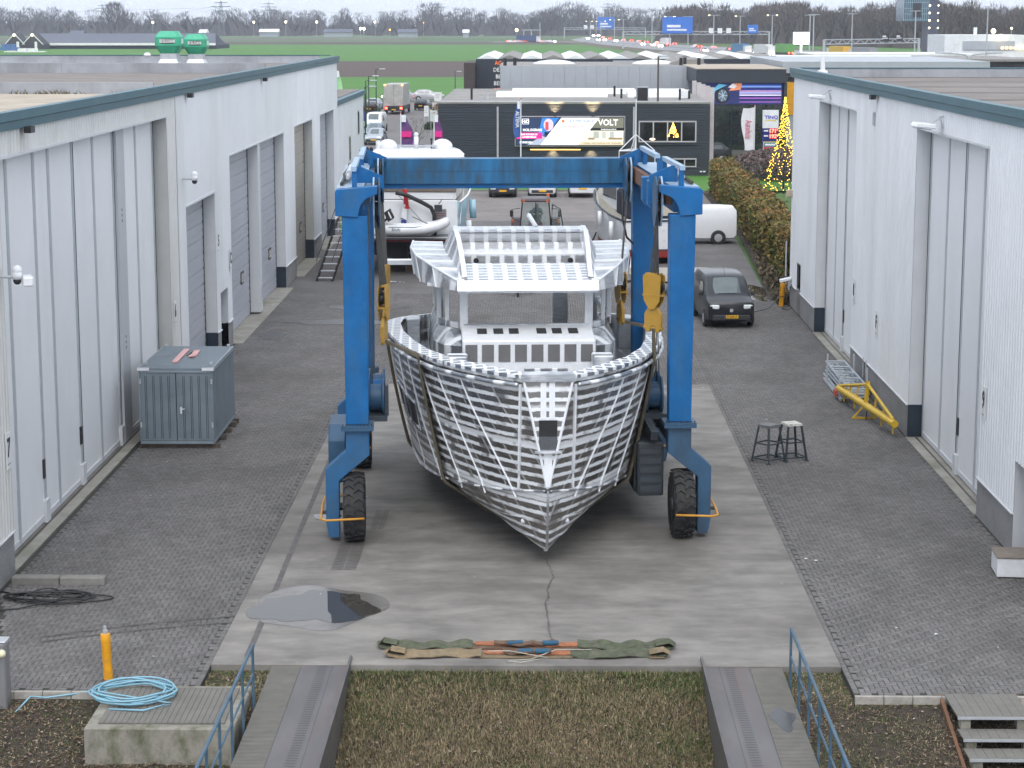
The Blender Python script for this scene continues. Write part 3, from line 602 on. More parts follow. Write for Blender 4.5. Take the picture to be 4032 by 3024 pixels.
# ---------------- right warehouse (doors 8 and 9)
XR = 10.38
RW = thing('warehouse', 'white ribbed warehouse on the right with doors eight and nine', 'warehouse', (10.38, 64, 0))
def zr(y):
    if 68.08 < y < 77.15 or 47.89 < y < 57.18: return 8.68
    if 81.41 < y < 82.6: return 2.02
    if y < 44.14: return 2.12
    return .93
cuts = [40.0, 44.14, 47.89, 57.18, 68.08, 77.15, 81.41, 82.6, 84.8]
for a, c in zip(cuts[:-1], cuts[1:]): clad(RW, XR, -1, steps(a, c, 1.1), zr, 9.30, m_white)
fascia(RW, XR, -1, 39.0, 85.5)
for a, c in ((44.16, 47.89), (57.2, 68.08), (77.17, 81.41), (82.6, 84.8)): plinth(RW, XR, -1, a, c)
XE = XR + .41
for a, c in ((47.89, 57.18), (68.08, 77.15)):
    head(RW, XR, -1, a, c, .41, 8.66, m_jambw); jamb(RW, XR, -1, c, .41, 8.66, m_jambw, -1)
    b = MB(); b.bx(XR - .05, XE + .1, a, c, -.2, .012); b.wb('threshold', m_thres, RW)
    b = MB(); b.bx(XE - .2, XE - .15, a, c, .0125, .02); b.wb('door_rail', MAT['rusty rail'], RW)
for i, (a, c) in enumerate(((47.90, 50.2), (50.2, 52.4), (52.4, 54.7), (54.7, 57.16))): fold_leaf(RW, XE, -1, a, c, 8.66, stile_w=.17, rub=i in (1, 3), handle=i == 1, shoe=i == 1)
for i, (a, c) in enumerate(((68.09, 70.4), (70.4, 72.6), (72.6, 74.9), (74.9, 77.13))): fold_leaf(RW, XE, -1, a, c, 8.66, stile_w=.17, rub=i in (1, 3), handle=i == 1, shoe=i == 1)
b = MB(); b.bx(XR + .25, XR + .3, 81.42, 82.59, 0, 2.0); o = b.wb('side_door', MAT['blue grey door'], RW); q = MB(); q.bx(XR + .18, XR + .25, 81.55, 81.65, .95, 1.15); q.build('handle', m_black, o)
b = MB(); b.bx(XR + .3, XR + .36, 40, 44.13, 0, 2.1); o = b.wb('side_door', mat('dark blue door', (.04, .055, .08), .5), RW)
q = MB(); q.bx(XR + .2, XR + .3, 43.6, 43.7, .9, 1.1); q.build('handle', m_wplast, o)
jamb(RW, XR, -1, 44.14, .3, 2.12, m_jambw, -1, cap=False)
number_sign(RW, XR, -1, 67.4, 2.8, '8'); number_sign(RW, XR, -1, 47.35, 2.8, '9'); number_sign(RW, XR, -1, 62.74, 2.4, 'F')
for y in (63.5, 62.9): b = MB(); b.bx(XR - .05, XR - .032, y + 1.5, y + 1.62, .35, 1.0); b.wb('wall_bracket', m_stile, RW)
for y in (63.7, 85.0): b = MB(); b.bx(XR - .26, XR - .1, y, y + .35, 9.16, 9.30); b.wb('roof_outlet', m_black, RW)
b = MB(); b.bx(XR + .34, 60, 39, 85.2, 9.0, RZ); b.wb('roof', m_roofd, RW)
b = MB()
for i in range(7): b.bx(XR + .4, 60, 48 + i * 6, 48.12 + i * 6, RZ, RZ + .012)
b.wb('roofing_seam', mat('tar seam', (.09, .08, .075), .7), RW)
b = MB(); b.bx(XR + .3, 60, 85.2, 85.5, 9.0, 9.62); b.wb('roof_upstand', m_parap, RW)
b = MB(); b.bx(XR + .3, 60, 85.18, 85.54, 9.62, 9.66); b.wb('upstand_cap', m_teal, RW)
b = MB(); b.bx(XR + .02, 60, 84.8, 85.15, 0, 9.27); b.wb('rear_wall', m_white, RW)
b = MB(); b.bx(60, 60.2, 39, 85.5, 0, 9.3); b.wb('side_wall', m_white, RW); b = MB(); b.bx(XR + .05, 60, 38.9, 39, 0, 9.3); b.wb('front_wall', m_white, RW)
def flood(y, lab):
    g = thing('floodlight', lab, 'floodlight', (XR - .03, y, 8.8), 0, 'floodlights over the doors')
    b = MB(); b.tube((0, 0, 0), (-.1, 0, .32), .025); b.tube((0, 0, .32), (-.35, .25, .08), .02); b.build('arm', m_stile, g)
    b = MB(); b.prism([(-.75, .05), (-.2, .0), (-.18, .12), (-.7, .16)], 'y', -.15, .55); b.build('lamp_housing', m_wplast, g, bevel=.02)
    b = MB(); b.bx(-.72, -.24, -.1, .5, -.0, .0); b.v = [(x, yy, .03 - (x + .72) * .1 - .012) for x, yy, z in b.v]; b.build('lamp_glass', mat('lamp glass', (.6, .62, .65), .2), g)
flood(74.0, 'white floodlight on the wall above door eight'); flood(53.4, 'white floodlight on the wall above door nine')
b = MB(); b.box((0, 0, 0), (.25, .3, .28)); b.tube((-.1, 0, -.14), (-.1, 0, -.2), .06); b.build('wall_siren', mat('beige plastic', (.5, .42, .3), .5), loc=(XR - .12, 84.7, 4.6), bevel=.04, label='small beige lamp box on the far corner of the right warehouse', cat='wall lamp')
b = MB(); b.bx(-.03, .03, -.06, .06, -.2, .2); b.build('wall_sensor', m_stile, loc=(XR - .06, 64.3, 8.55), label='small grey sensor box under the roof edge of the right warehouse', cat='sensor')
# ================================================================== THE BOAT HOIST
m_blue = mat('hoist blue paint', (0.003, 0.105, 0.30), .5, var=.16, scale=2.5, spec=.3, dirt=(0.05, 0.13, 0.22), dirt_amt=.7, dscale=1.6, dstretch=(1, 1, .3))
m_blued = mat('weathered hoist blue', (0.006, 0.095, 0.215), .45, var=.5, scale=2.6, stretch=(1, 1, .16), dirt=(0.03, 0.038, 0.032), dirt_amt=1.0, dscale=3.2, dstretch=(1, 1, .25))
m_blueg = mat('grimy hoist blue', (0.026, 0.085, 0.165), .5, var=.2, scale=2, dirt=(0.04, 0.045, 0.05), dirt_amt=.7, dscale=1.5, dstretch=(1, 1, .4))
m_bgrey = mat('hoist machine grey', (0.042, 0.055, 0.068), .5, var=.2, scale=2, dirt=(.05, .045, .04), dirt_amt=.6, dscale=1.2)
m_girt = mat('pale blue and lit girder top', (0.30, 0.42, 0.55), .5, var=.15, scale=1.5, dirt=(.30, .26, .2), dirt_amt=.4, dscale=1.5)  # pale tone paints skylight on the girder tops; plates and bars share it
m_tyre = mat('tyre rubber', (0.022, 0.022, 0.024), .85, var=.25, scale=5, dirt=(.075, .068, .06), dirt_amt=.6, dscale=2)
m_rim = mat('wheel rim', (.05, .055, .06), .5, metal=.3, var=.2)
m_orange = mat('orange guard bar', (.55, .26, .03), .5, var=.15, scale=6)
m_hook = mat('hook block yellow', (.46, .26, .03), .5, var=.14, scale=3, dirt=(.2, .13, .06), dirt_amt=.5, dscale=3)
m_rope = mat('wire rope', (.07, .07, .068), .6, var=.2, scale=8)
m_rust = mat('rusty steel', (.16, .08, .045), .8, var=.35, scale=8)
HO = thing('boat_hoist', 'blue steel travelling boat hoist on four tyres carrying the hull', 'boat hoist', (-.42, 45.5, 0), R(3.5))
WB = 7.75
def big_wheel(x, y):
    t = thing('wheel', None, None, (x, y, .775)); t.parent = HO
    b = MB(); b.lathe([(.40, -.2), (.66, -.24), (.735, -.2), (.75, 0), (.735, .2), (.66, .24), (.40, .2)], n=32, ax='x'); b.build('tyre', m_tyre, t, smooth='auto')
    b = MB(); b.lathe([(.02, -.26), (.14, -.25), (.16, -.21), (.36, -.205), (.40, -.22), (.40, .22), (.36, .205), (.16, .21), (.14, .25), (.02, .26)], n=20, ax='x'); b.build('rim', m_rim, t, smooth='auto')
    b = MB()
    for i in range(22):
        a = 2 * math.pi * i / 22
        for sd in (-1, 1):
            pts = []
            for f, da in ((.0, .06), (.1, -.06), (.22, .03)):
                for dd in (-.045, .045):
                    th = a + da + dd + (.14 if sd > 0 else 0); pts.append((sd * f * 1.03, .745 * math.cos(th), .745 * math.sin(th))); pts.append((sd * f * 1.03, .79 * math.cos(th) * (1 if f < .2 else .975), .79 * math.sin(th) * (1 if f < .2 else .975)))
            fs = []
            for k in range(2): o4 = 4 * k; fs += [(o4 + 1, o4 + 3, o4 + 7, o4 + 5), (o4, o4 + 1, o4 + 5, o4 + 4), (o4 + 2, o4 + 6, o4 + 7, o4 + 3)]
            fs += [(8, 9, 11, 10), (0, 2, 3, 1)]; b.add(pts, fs)
    o = b.build('tread', m_tyre, t); o['kind'] = 'stuff'
    return t
for s in (-1, 1):
    for y in (0, WB): big_wheel(s * 3.69, y)
    def mx_(poly): return [(s * x, z) for x, z in (poly if s > 0 else poly[::-1])]
    for y in (0, WB):
        fr = y == 0
        b = MB(); b.prism(mx_([(3.34, 2.56), (3.34, 1.98), (4.02, 1.42), (4.02, .12), (4.26, .12), (4.32, .45), (4.32, 1.66), (3.86, 2.08), (3.86, 2.56)]), 'y', y - .22, y + .22)
        o = b.build('wheel_leg', m_blueg if s > 0 else mat('leg blue', (.012, .10, .24), .5, var=.15, scale=2, dirt=(.05, .09, .13), dirt_amt=.6, dscale=1.5), HO, bevel=.012)
        q = MB(); q.tube((s * 4.3, y, .78), (s * 3.6, y, .78), .09, 12); q.build('axle', m_rim, o)
        b = MB(); b.bx(s * 3.60 - .36, s * 3.60 + .36, y - .33, y + .33, 2.56, 2.63)
        b.bx(s * 3.60 - .36, s * 3.60 + .36, y - .33, y + .33, 2.635, 2.68); o = b.build('flange', m_blueg, HO)
        q = MB()
        for i in range(9): q.tube((s * 3.6 - .32 + i * .08, y - .3, 2.6), (s * 3.6 - .32 + i * .08, y - .3, 2.72), .016, 6)
        q.build('bolt_row', m_rim, o)
        b = MB(); b.loft([[(s * 3.60 - .25, y - .22, 2.68), (s * 3.60 + .25, y - .22, 2.68), (s * 3.60 + .25, y + .22, 2.68), (s * 3.60 - .25, y + .22, 2.68)],
                          [(s * 3.60 - .28, y - .25, 7.32), (s * 3.60 + .28, y - .25, 7.32), (s * 3.60 + .28, y + .25, 7.32), (s * 3.60 - .28, y + .25, 7.32)]])
        b.build('column', m_blue, HO, bevel=.015)
        # guard bar round the tyre
        q = MB(); k = 1 if fr else -1
        q.path([(s * 3.45, y - .86, .70), (s * 4.28, y - .88, .67), (s * 4.40, y - .80, .68), (s * 4.42, y - .4, .71), (s * 4.42, y + .4, .76), (s * 4.38, y + .85, .80), (s * 4.2, y + .92, .81), (s * 3.5, y + .92, .83)], .026, 8)
        q.build('guard_bar', m_orange, HO, smooth=True)
        q = MB(); q.box((s * 4.36, y - .2, .70), (.1, .08, .08)); q.build('bar_clamp', m_rim, HO)
    # top girder with end plates
    b = MB(); b.bx(*sorted((s * 3.42, s * 3.98)), .12, WB + .35, 7.34, 7.90); b.build('side_girder', m_blue, HO, bevel=.015)
    b = MB(); b.bx(*sorted((s * 3.40, s * 4.0)), .12, WB + .3, 7.902, 7.915); b.build('lit_girder_top', m_girt, HO)  # thin sheet carrying the lit top tone over the blue girder
    arc = [(3.52 - .36 * (1 - math.cos(t)), 7.30 + .46 * math.sin(t)) for t in [R(8 * i) for i in range(11)]]
    for y in (-.30, WB + .36):
        pol = [(4.02, 7.33), (4.02, 7.86), (3.98, 7.90), (3.10, 7.97), (3.10, 7.80)] + arc[::-1]
        b = MB(); b.prism(mx_(pol), 'y', y, y + .42 if y < 0 else y + .05); b.build('girder_end_plate', m_blue, HO, bevel=.01)
    # trolley rail, hand rail and hoses along the girder
    b = MB(); b.bx(*sorted((s * 3.28, s * 3.40)), .2, WB, 7.5, 7.85); b.build('trolley_rail', m_rust if s > 0 else m_blueg, HO)
    b = MB(); b.beam((s * 3.62, .1, 8.32), (s * 3.62, 3.4, 8.32), .12, .1); b.beam((s * 3.55, 4.2, 8.32), (s * 3.55, 7.6, 8.32), .12, .1); b.build('spreader_bar', m_girt, HO)
    for y in (.2, 3.3, 4.3, 7.4): b = MB(); b.bx(*sorted((s * 3.55, s * 3.66)), y - .06, y + .06, 7.9, 8.3); b.build('bar_post', m_blue, HO)
    b = MB(); b.tube((s * 3.78, 2.2, 8.05), (s * 3.78, 4.6, 8.05), .09, 12); b.tube((s * 3.78, 1.2, 8.05), (s * 3.78, 2.3, 8.05), .045, 10); b.build('hydraulic_ram', mat('ram metal', (.5, .52, .55), .3, metal=.5), HO, smooth='auto')
    b = MB(); b.path([(s * 3.9, .6, 7.96), (s * 3.86, 2.0, 8.0), (s * 3.92, 3.4, 7.97), (s * 3.84, 5.0, 8.02), (s * 3.9, 6.8, 7.97)], .045, 6); b.build('hose_bundle', mat('mossy hose', (.06, .055, .035), .9, var=.4, scale=10), HO)
    # sheave heads front and rear
    for y in (.55, WB - .7):
        for x in (3.05, 3.17):
            pol = [(y - .42, 7.62), (y - .40, 7.95), (y - .15, 8.12), (y + .15, 8.10), (y + .38, 7.9), (y + .34, 7.3), (y + .1, 6.98), (y - .18, 7.02), (y - .4, 7.3)]
            b = MB(); b.prism(pol, 'x', *sorted((s * x, s * (x + .035)))); b.build('sheave_plate', m_girt if x > 3.1 else m_blueg, HO)
        b = MB()
        for zc in (7.35, 7.8): b.lathe([(.26, s * 3.09), (.22, s * 3.11), (.22, s * 3.15), (.26, s * 3.165)], c=(0, y - .03, zc), n=18, ax='x')
        b.build('sheave', m_black, HO)
        b = MB(); b.prism(mx_([(2.98, 8.10), (3.5, 8.32), (3.62, 8.3), (3.62, 7.95), (3.24, 7.95), (2.98, 7.8)]), 'y', y + .42, y + .47); b.build('head_gusset', m_blue, HO)
    if s > 0:
        for y in (2.0, 3.1): b = MB(); b.prism([(3.08, 7.35), (3.2, 7.2), (3.42, 7.2), (3.42, 7.9), (3.08, 7.9)], 'y', y, y + .45); b.build('trolley_box', m_blue, HO, bevel=.02)
    # lower sill between the legs
    b = MB(); b.bx(*sorted((s * 3.40, s * 3.80)), .23, WB - .23, 2.08, 2.5); b.build('sill_beam', m_bgrey, HO)
    for dy in (1.6, 2.3, 3.0):
        b = MB(); b.lathe([(.10, s * 3.02), (.44, s * 3.02), (.44, s * 3.06), (.3, s * 3.08), (.3, s * 3.34), (.44, s * 3.36), (.44, s * 3.4), (.10, s * 3.4)], c=(0, dy, 2.98), n=24, ax='x'); b.build('rope_drum', m_blueg if dy != 2.3 else m_blue, HO, smooth='auto')
    b = MB(); b.bx(*sorted((s * 2.95, s * 3.5)), 1.1, 3.5, 2.5, 2.62); b.bx(*sorted((s * 2.92, s * 2.99)), 1.25, 1.5, 2.6, 3.3); b.build('winch_frame', m_bgrey, HO)
# engine house on the right side
b = MB(); b.prism([(.55, .82), (4.6, .62), (4.8, 2.06), (.55, 2.06)], 'x', 2.74, 3.34); b.build('engine_house', m_bgrey, HO, bevel=.03)
for i in range(5): b = MB(); b.bx(2.8, 3.28, .50, .545, .92 + i * .22, 1.06 + i * .22); b.build('louvre', m_bgrey, HO)
b = MB(); b.bx(2.70, 2.738, .9, 4.4, .85, 1.95); b.build('engine_door', mat('oily steel', (.05, .055, .06), .5, var=.3), HO)
b = MB(); b.beam((2.7, 4.0, 3.1), (3.1, .35, 2.25), .16, .2); b.build('brace', m_bgrey, HO)
b = MB(); b.prism([(1.0, 1.1), (1.0, 2.1), (1.3, 2.4), (2.6, 2.4), (2.6, 1.1)], 'x', -4.3, -3.9); b.build('fuel_tank', m_blueg, HO, bevel=.03)
# rear cross beam
b = MB(); b.bx(-3.42, 3.42, WB - .28, WB + .32, 7.42, 8.06); b.build('cross_beam', m_blued, HO, bevel=.012)
b = MB(); b.bx(-3.3, 3.3, WB - .2, WB + .24, 7.30, 7.42); b.build('beam_stiffener', m_blue, HO)
b = MB(); b.bx(-3.4, 3.4, WB - .286, WB - .281, 7.735, 7.745); b.build('beam_seam', mat('seam line', (.02, .06, .12), .6), HO)
for s in (-1, 1):
    b = MB(); b.bx(*sorted((s * 3.32, s * 3.44)), WB - .34, WB + .36, 7.3, 8.1); b.build('beam_flange', m_blue, HO)
    b = MB(); b.ball((s * 3.2, WB - .1, 8.12), .07, 8, 6, (1.3, 1, 1)); b.build('limit_switch', m_rust, HO)
# hook blocks with their ropes
def hook_block(x, y, zt, s):
    tw = R(48) if s > 0 and y < 3 else R(12) * s
    t = thing('hook_block', None, None, (x, y, zt), tw); t.parent = HO; t.scale = (.78, .78, .78)
    for d in (-.12, .09):
        b = MB(); b.prism([(-.30, 0), (.30, 0), (.32, -.08), (.28, -.75), (.10, -1.0), (-.10, -1.0), (-.28, -.75), (-.32, -.08)], 'x', d, d + .03); b.build('cheek_plate', m_hook, t, bevel=.006)
    b = MB()
    for dy in (-.14, .14): b.lathe([(.2, -.08), (.15, -.04), (.15, .04), (.2, .08)], c=(0, dy, -.35), n=16, ax='x')
    b.build('sheave', m_black, t)
    b = MB(); b.bx(-.13, .13, -.32, .32, -.62, -.57); b.build('spacer', m_hook, t)
    b = MB(); b.bx(-.11, .11, -.24, .24, 0.0, .05); b.build('top_spacer', m_hook, t)
    b = MB(); b.prism([(-.12, -.9), (.12, -.9), (.3, -1.15), (.3, -1.5), (.22, -1.68), (.1, -1.68), (.08, -1.5), (-.08, -1.5), (-.1, -1.68), (-.22, -1.68), (-.3, -1.5), (-.3, -1.15)], 'x', -.05, .05); b.build('lifting_plate', m_hook, t, bevel=.01)
    b = MB(); b.tube((0, -.34, -1.56), (0, .34, -1.56), .045, 10); b.build('pin', m_hook, t)
    for i in range(4):
        dy = -.18 + .12 * i; b = MB(); b.tube((x * .0 + (-.05 + .03 * i), dy, -.1), *((Matrix.Rotation(-tw, 3, 'Z') @ Vector((s * 3.13 - x + (-.03 + .02 * i), (.55 if y < 3 else WB - .7) - y + dy * 1.2, 7.2 - zt))) / .78,), .03, 6); b.build('hoist_rope', m_rope, t)
    return t
HKS = [(-3.0, 1.0, 5.62, -1), (-3.05, WB - 1.0, 5.4, -1), (3.12, 1.0, 5.85, 1), (2.95, WB - 1.0, 5.2, 1)]
for x, y, z, s in HKS: hook_block(x, y, z, s)
for i in range(2):
    for p, q in (((3.25 + .1 * i, 2.4, 7.3), (3.3, 2.0 + .5 * i, 3.1)), ((3.3, 2.7 - .5 * i, 7.3), (3.36, 1.7 + .6 * i, 3.1)), ((-3.35, 2.2 + .4 * i, 7.3), (-3.3, 1.9 + .5 * i, 3.1))): b = MB(); b.tube(p, q, .014, 5); b.build('winch_rope', m_rope, HO)
b = MB(); b.path([(3.0, WB - .9, 7.3), (2.98, WB - 1.0, 6.6), (3.1, WB - .9, 6.1), (3.3, WB - .5, 5.9)], .03, 6); b.build('cable_loop', m_black, HO, smooth=True)

# ================================================================== THE BARE METAL YACHT
def filler_mat(name, kind):
    """bare aluminium plates with ground and filled weld zones: stripes with ragged edges in the boat's own coordinates"""
    m = bpy.data.materials.new(name); m.use_nodes = True; t = m.node_tree; L = t.links; bs = t.nodes['Principled BSDF']
    tc = _n(t, 'ShaderNodeTexCoord'); sp = _n(t, 'ShaderNodeSeparateXYZ'); L.new(tc.outputs['Object'], sp.inputs[0])
    def M(op, a, b=None, c=None):
        n = _n(t, 'ShaderNodeMath', _operation=op)
        for i, v in enumerate((a, b, c)):
            if v is None: continue
            if isinstance(v, (int, float)): n.inputs[i].default_value = v
            else: L.new(v, n.inputs[i])
        return n.outputs[0]
    n1 = _n(t, 'ShaderNodeTexNoise', Scale=7.0, Detail=5.0, Roughness=.65); L.new(tc.outputs['Object'], n1.inputs['Vector'])
    n2 = _n(t, 'ShaderNodeTexNoise', Scale=1.3, Detail=3.0); L.new(tc.outputs['Object'], n2.inputs['Vector'])
    jit = M('MULTIPLY', M('SUBTRACT', n1.outputs['Fac'], .5), 1.0)
    def band(coord, period, width, jamp, off=0.0, soft=.035):
        u = M('ADD', M('DIVIDE', coord, period), M('MULTIPLY', jit, jamp)); u = M('ADD', u, off)
        tri = M('ABSOLUTE', M('SUBTRACT', M('FRACT', u), .5))       # 0 at the band's middle
        r = _n(t, 'ShaderNodeMapRange', **{'From Min': width / 2 - soft, 'From Max': width / 2 + soft, 'To Min': 1.0, 'To Max': 0.0}); L.new(tri, r.inputs['Value']); return r.outputs[0]
    if kind == 'hull':
        h = M('ADD', sp.outputs['Z'], M('MULTIPLY', sp.outputs['Y'], .045))
        a = band(h, .205, .40, .30); bnd = band(M('SUBTRACT', sp.outputs['Y'], M('MULTIPLY', sp.outputs['Z'], .55)), .74, .07, .06, .2, .018)
        c = band(h, 1.18, .09, .06, .1, .02)
        brk = _n(t, 'ShaderNodeMapRange', **{'From Min': .36, 'From Max': .44}); L.new(n2.outputs['Fac'], brk.inputs['Value'])
        white = M('MAXIMUM', M('MULTIPLY', a, M('ADD', M('MULTIPLY', brk.outputs[0], .8), .2)), M('MULTIPLY', bnd, .55)); white = M('MAXIMUM', white, M('MULTIPLY', c, .85))
    elif kind == 'panel':
        a = band(sp.outputs['X'], .36, .34, .14); d = band(sp.outputs['Z'], .62, .13, .16, .35); white = M('MAXIMUM', a, d)
    elif kind == 'cap':
        white = M('MAXIMUM', band(sp.outputs['Y'], .40, .36, .2), band(sp.outputs['X'], .23, .30, .12))
    elif kind == 'roof':
        a = band(sp.outputs['X'], .36, .36, .10); d = band(sp.outputs['Y'], .21, .42, .2); white = M('MAXIMUM', a, d)
    else:
        a = band(sp.outputs['Y'], .95, .30, .12); d = _n(t, 'ShaderNodeMapRange', **{'From Min': .50, 'From Max': .64, 'To Min': 0.0, 'To Max': .7}); L.new(n2.outputs['Fac'], d.inputs['Value']); white = M('MAXIMUM', a, d.outputs[0])
    # brushed sheen variation
    st = _n(t, 'ShaderNodeTexNoise', Scale=14.0, Detail=4.0); mpn = _n(t, 'ShaderNodeMapping'); mpn.inputs['Scale'].default_value = (.25, .25, 3); L.new(tc.outputs['Object'], mpn.inputs['Vector']); L.new(mpn.outputs[0], st.inputs['Vector'])
    br = _n(t, 'ShaderNodeMapRange', **{'From Min': .3, 'From Max': .7, 'To Min': .75, 'To Max': 1.2}); L.new(st.outputs['Fac'], br.inputs['Value'])
    base = {'hull': (.31, .30, .29), 'panel': (.5, .5, .51), 'roof': (.58, .60, .63), 'cap': (.33, .35, .38)}.get(kind, (.50, .52, .55))
    sc1 = _n(t, 'ShaderNodeVectorMath', _operation='SCALE'); sc1.inputs[0].default_value = base; L.new(br.outputs[0], sc1.inputs['Scale'])
    mi = _n(t, 'ShaderNodeMix', _data_type='RGBA'); mi.inputs[7].default_value = (.80, .82, .845, 1); L.new(white, mi.inputs[0]); L.new(sc1.outputs[0], mi.inputs[6]); L.new(mi.outputs[2], bs.inputs['Base Color'])
    L.new(M('MULTIPLY', M('SUBTRACT', 1.0, white), .92), bs.inputs['Metallic'])
    L.new(M('ADD', M('MULTIPLY', white, .25), .36), bs.inputs['Roughness'])
    bp = _n(t, 'ShaderNodeBump', Strength=.25, Distance=.012); L.new(M('ADD', white, M('MULTIPLY', n1.outputs['Fac'], .3)), bp.inputs['Height']); L.new(bp.outputs[0], bs.inputs['Normal'])
    return m
m_hull = filler_mat('filled aluminium hull', 'hull'); m_pan = filler_mat('filled aluminium bulkhead', 'panel'); m_rf = filler_mat('filled aluminium roof', 'roof'); m_alu = filler_mat('brushed aluminium', 'free'); m_cap = filler_mat('filled aluminium rail', 'cap')
m_aluw = mat('ground weld seam', (.78, .80, .83), .5, var=.06, scale=6)
BO = thing('unfinished_yacht', 'bare aluminium motor yacht hull with white filler stripes hanging in the hoist slings', 'boat', (.22, 42.15, 0), R(3.3))
def itp(t): xs_, ys_ = zip(*t); return lambda s: float(np.interp(s, xs_, ys_))
brail = itp([(0, .52), (.6, 1.03), (1.25, 1.38), (1.8, 1.69), (2.4, 1.95), (3.2, 2.28), (4.2, 2.55), (5, 2.78), (7, 3.12), (9.3, 3.38), (11.5, 3.48), (12.6, 3.42), (13.3, 3.2), (13.9, 2.85), (14.4, 2.35)])
bch = itp([(0, 0), (.12, .06), (1, .70), (2, 1.22), (3.2, 1.68), (4.3, 2.02), (5.5, 2.35), (7.2, 2.64), (10, 2.85), (12.6, 2.8), (13.6, 2.5), (14.4, 2.0)])
zch = itp([(0, 1.85), (1, 1.66), (2, 1.5), (3.2, 1.34), (4.3, 1.2), (5.5, 1.07), (7.2, .94), (10, .86), (18, .86)])
zke = itp([(0, 1.85), (.06, 1.5), (.14, 1.02), (.25, .68), (.42, .50), (1, .34), (2, .24), (5, .14), (18, .14)])
def zrail(s): return 4.26 - .05 * s
def side_b(s, z):
    """half breadth of the hull side at height z"""
    t = (z - zch(s)) / (zrail(s) - zch(s)); t = max(0, min(1, t)); p = 1.12 - .02 * min(s, 12); return bch(s) + (brail(s) - bch(s)) * (t ** p * .72 + .28 * math.sin(t * math.pi / 2)) if s > .3 else bch(s) + (brail(s) - bch(s)) * t
SS = [0, .06, .12, .22, .36, .5, .8, 1.2, 1.8, 2.4, 3.2, 4.2, 5, 6, 7, 8.2, 9.3, 10.4, 11.5, 12.6, 13.0, 13.3, 13.6, 13.9, 14.15, 14.4]
NV, NB = 14, 8
for sd, nm in ((-1, 'hull_side'), (1, 'hull_side')):
    rings = []
    for s in SS:
        r = [(sd * (bch(s) + .035 * (1 if s > .3 else 0)) if i == 0 else sd * side_b(s, zch(s) + (zrail(s) - zch(s)) * i / NV), s + (0 if s > 0 else .0), zch(s) + (zrail(s) - zch(s)) * i / NV) for i in range(NV + 1)]
        rings.append(r if sd > 0 else r)
    b = MB(); b.loft(rings, close=False, caps=False); b.build(nm, m_hull, BO, smooth=True)
    rings = []
    for s in SS: rings.append([(sd * bch(s) * i / NB * (1 + .05 * math.sin(math.pi * i / NB)), s, zke(s) + (zch(s) - zke(s)) * (i / NB) ** 1.75) for i in range(NB + 1)])
    b = MB(); b.loft(rings, close=False, caps=False); b.build('hull_bottom', m_hull, BO, smooth=True)
    b = MB(); b.path([(sd * (bch(s) + .03), s, zch(s)) for s in SS[1:]], .028, 6); b.build('chine_strip', m_alu, BO, smooth=True)
    for f in (.45, .72):
        b = MB(); b.path([(sd * bch(s) * f, s, zke(s) + (zch(s) - zke(s)) * f ** 1.75 - .01) for s in SS[6:]], .028, 5); b.build('spray_rail', m_aluw, BO)
    # rail cap, fender strip, bulwark inside
    rc, inn = [], []
    for s in SS:
        a = brail(s); w_ = .34 if s > 1 else .34 * (.6 + .4 * s); z = zrail(s)
        rc.append([(sd * (a + .05), s, z - .02), (sd * (a + .05), s, z + .05), (sd * (a - w_), s + .1 * (s < 3), z + .07), (sd * (a - w_), s + .1 * (s < 3), z - .0)])
        inn.append([(sd * (a - w_ + .04), s + .1 * (s < 3), z + .02), (sd * (a - w_ - .02), s + .1 * (s < 3), z - 1.1)])
    b = MB(); b.loft(rc); b.build('rail_cap', m_cap, BO)
    b = MB(); b.loft(inn, close=False, caps=False); b.build('bulwark_inside', m_pan, BO)
    b = MB(); b.path([(sd * (brail(s) + .055), s, zrail(s) - .16) for s in SS[1:]], .05, 6); b.build('fender_strip', m_alu, BO, smooth=True)
    # raised weld seams that run down the plating
    for s in (2.2, 3.4, 4.7, 6.2, 7.8):
        q = []
        for i in range(12):
            z = zrail(s) - .2 - (zrail(s) - .25 - zch(s)) * i / 11; sz = max(.6, s + .5 * (z - zrail(s))); q.append((sd * (side_b(sz, z) + .008), sz, z))
        b = MB(); b.path(q, .022, 5); b.build('weld_seam', m_aluw, BO)
    q = []
    for z in np.linspace(4.1, 1.75, 12):
        sz = next((x for x in np.arange(.0, 2.5, .02) if side_b(x, z) >= .56), 1.0); q.append((sd * .57, sz - .02, z))
    b = MB(); b.path(q, .04, 5); b.build('weld_seam', m_aluw, BO)
    # stem corner seam
    b = MB(); b.path([(sd * .52 * t, -.015, 1.85 + 2.40 * t) for t in (0.04, .3, .6, 1)], .03, 6); b.build('stem_seam', m_aluw, BO)
# stem plate, its cap, the anchor pocket
b = MB(); b.add([(0, -.002, 1.85), (.52, -.002, 4.26), (-.52, -.002, 4.26)], [(0, 1, 2)]); b.build('stem_plate', m_hull, BO)
b = MB(); b.prism([(-.56, 0), (.56, 0), (.50, .34), (-.50, .34)], 'z', 4.28, 4.33); b.build('bow_platform', m_alu, BO)
b = MB(); b.bx(-.56, .56, -.06, -.012, 4.18, 4.33); b.build('bow_lip', m_alu, BO)
b = MB(); b.bx(-.46, .46, .75, .8, 3.9, 4.32); b.build('bow_bulkhead', m_pan, BO)
b = MB(); b.bx(-.19, .19, -.02, -.004, 2.72, 3.36); pk = b.build('anchor_pocket', m_black, BO)
b = MB(); b.bx(-.19, .19, -.03, -.021, 2.72, 3.02); b.build('pocket_floor', mat('polished plate', (.25, .26, .28), .2, metal=.9), pk)
b = MB(); b.bx(-.28, .28, -.12, 0, 2.68, 2.72); b.build('pocket_lip', m_alu, pk)
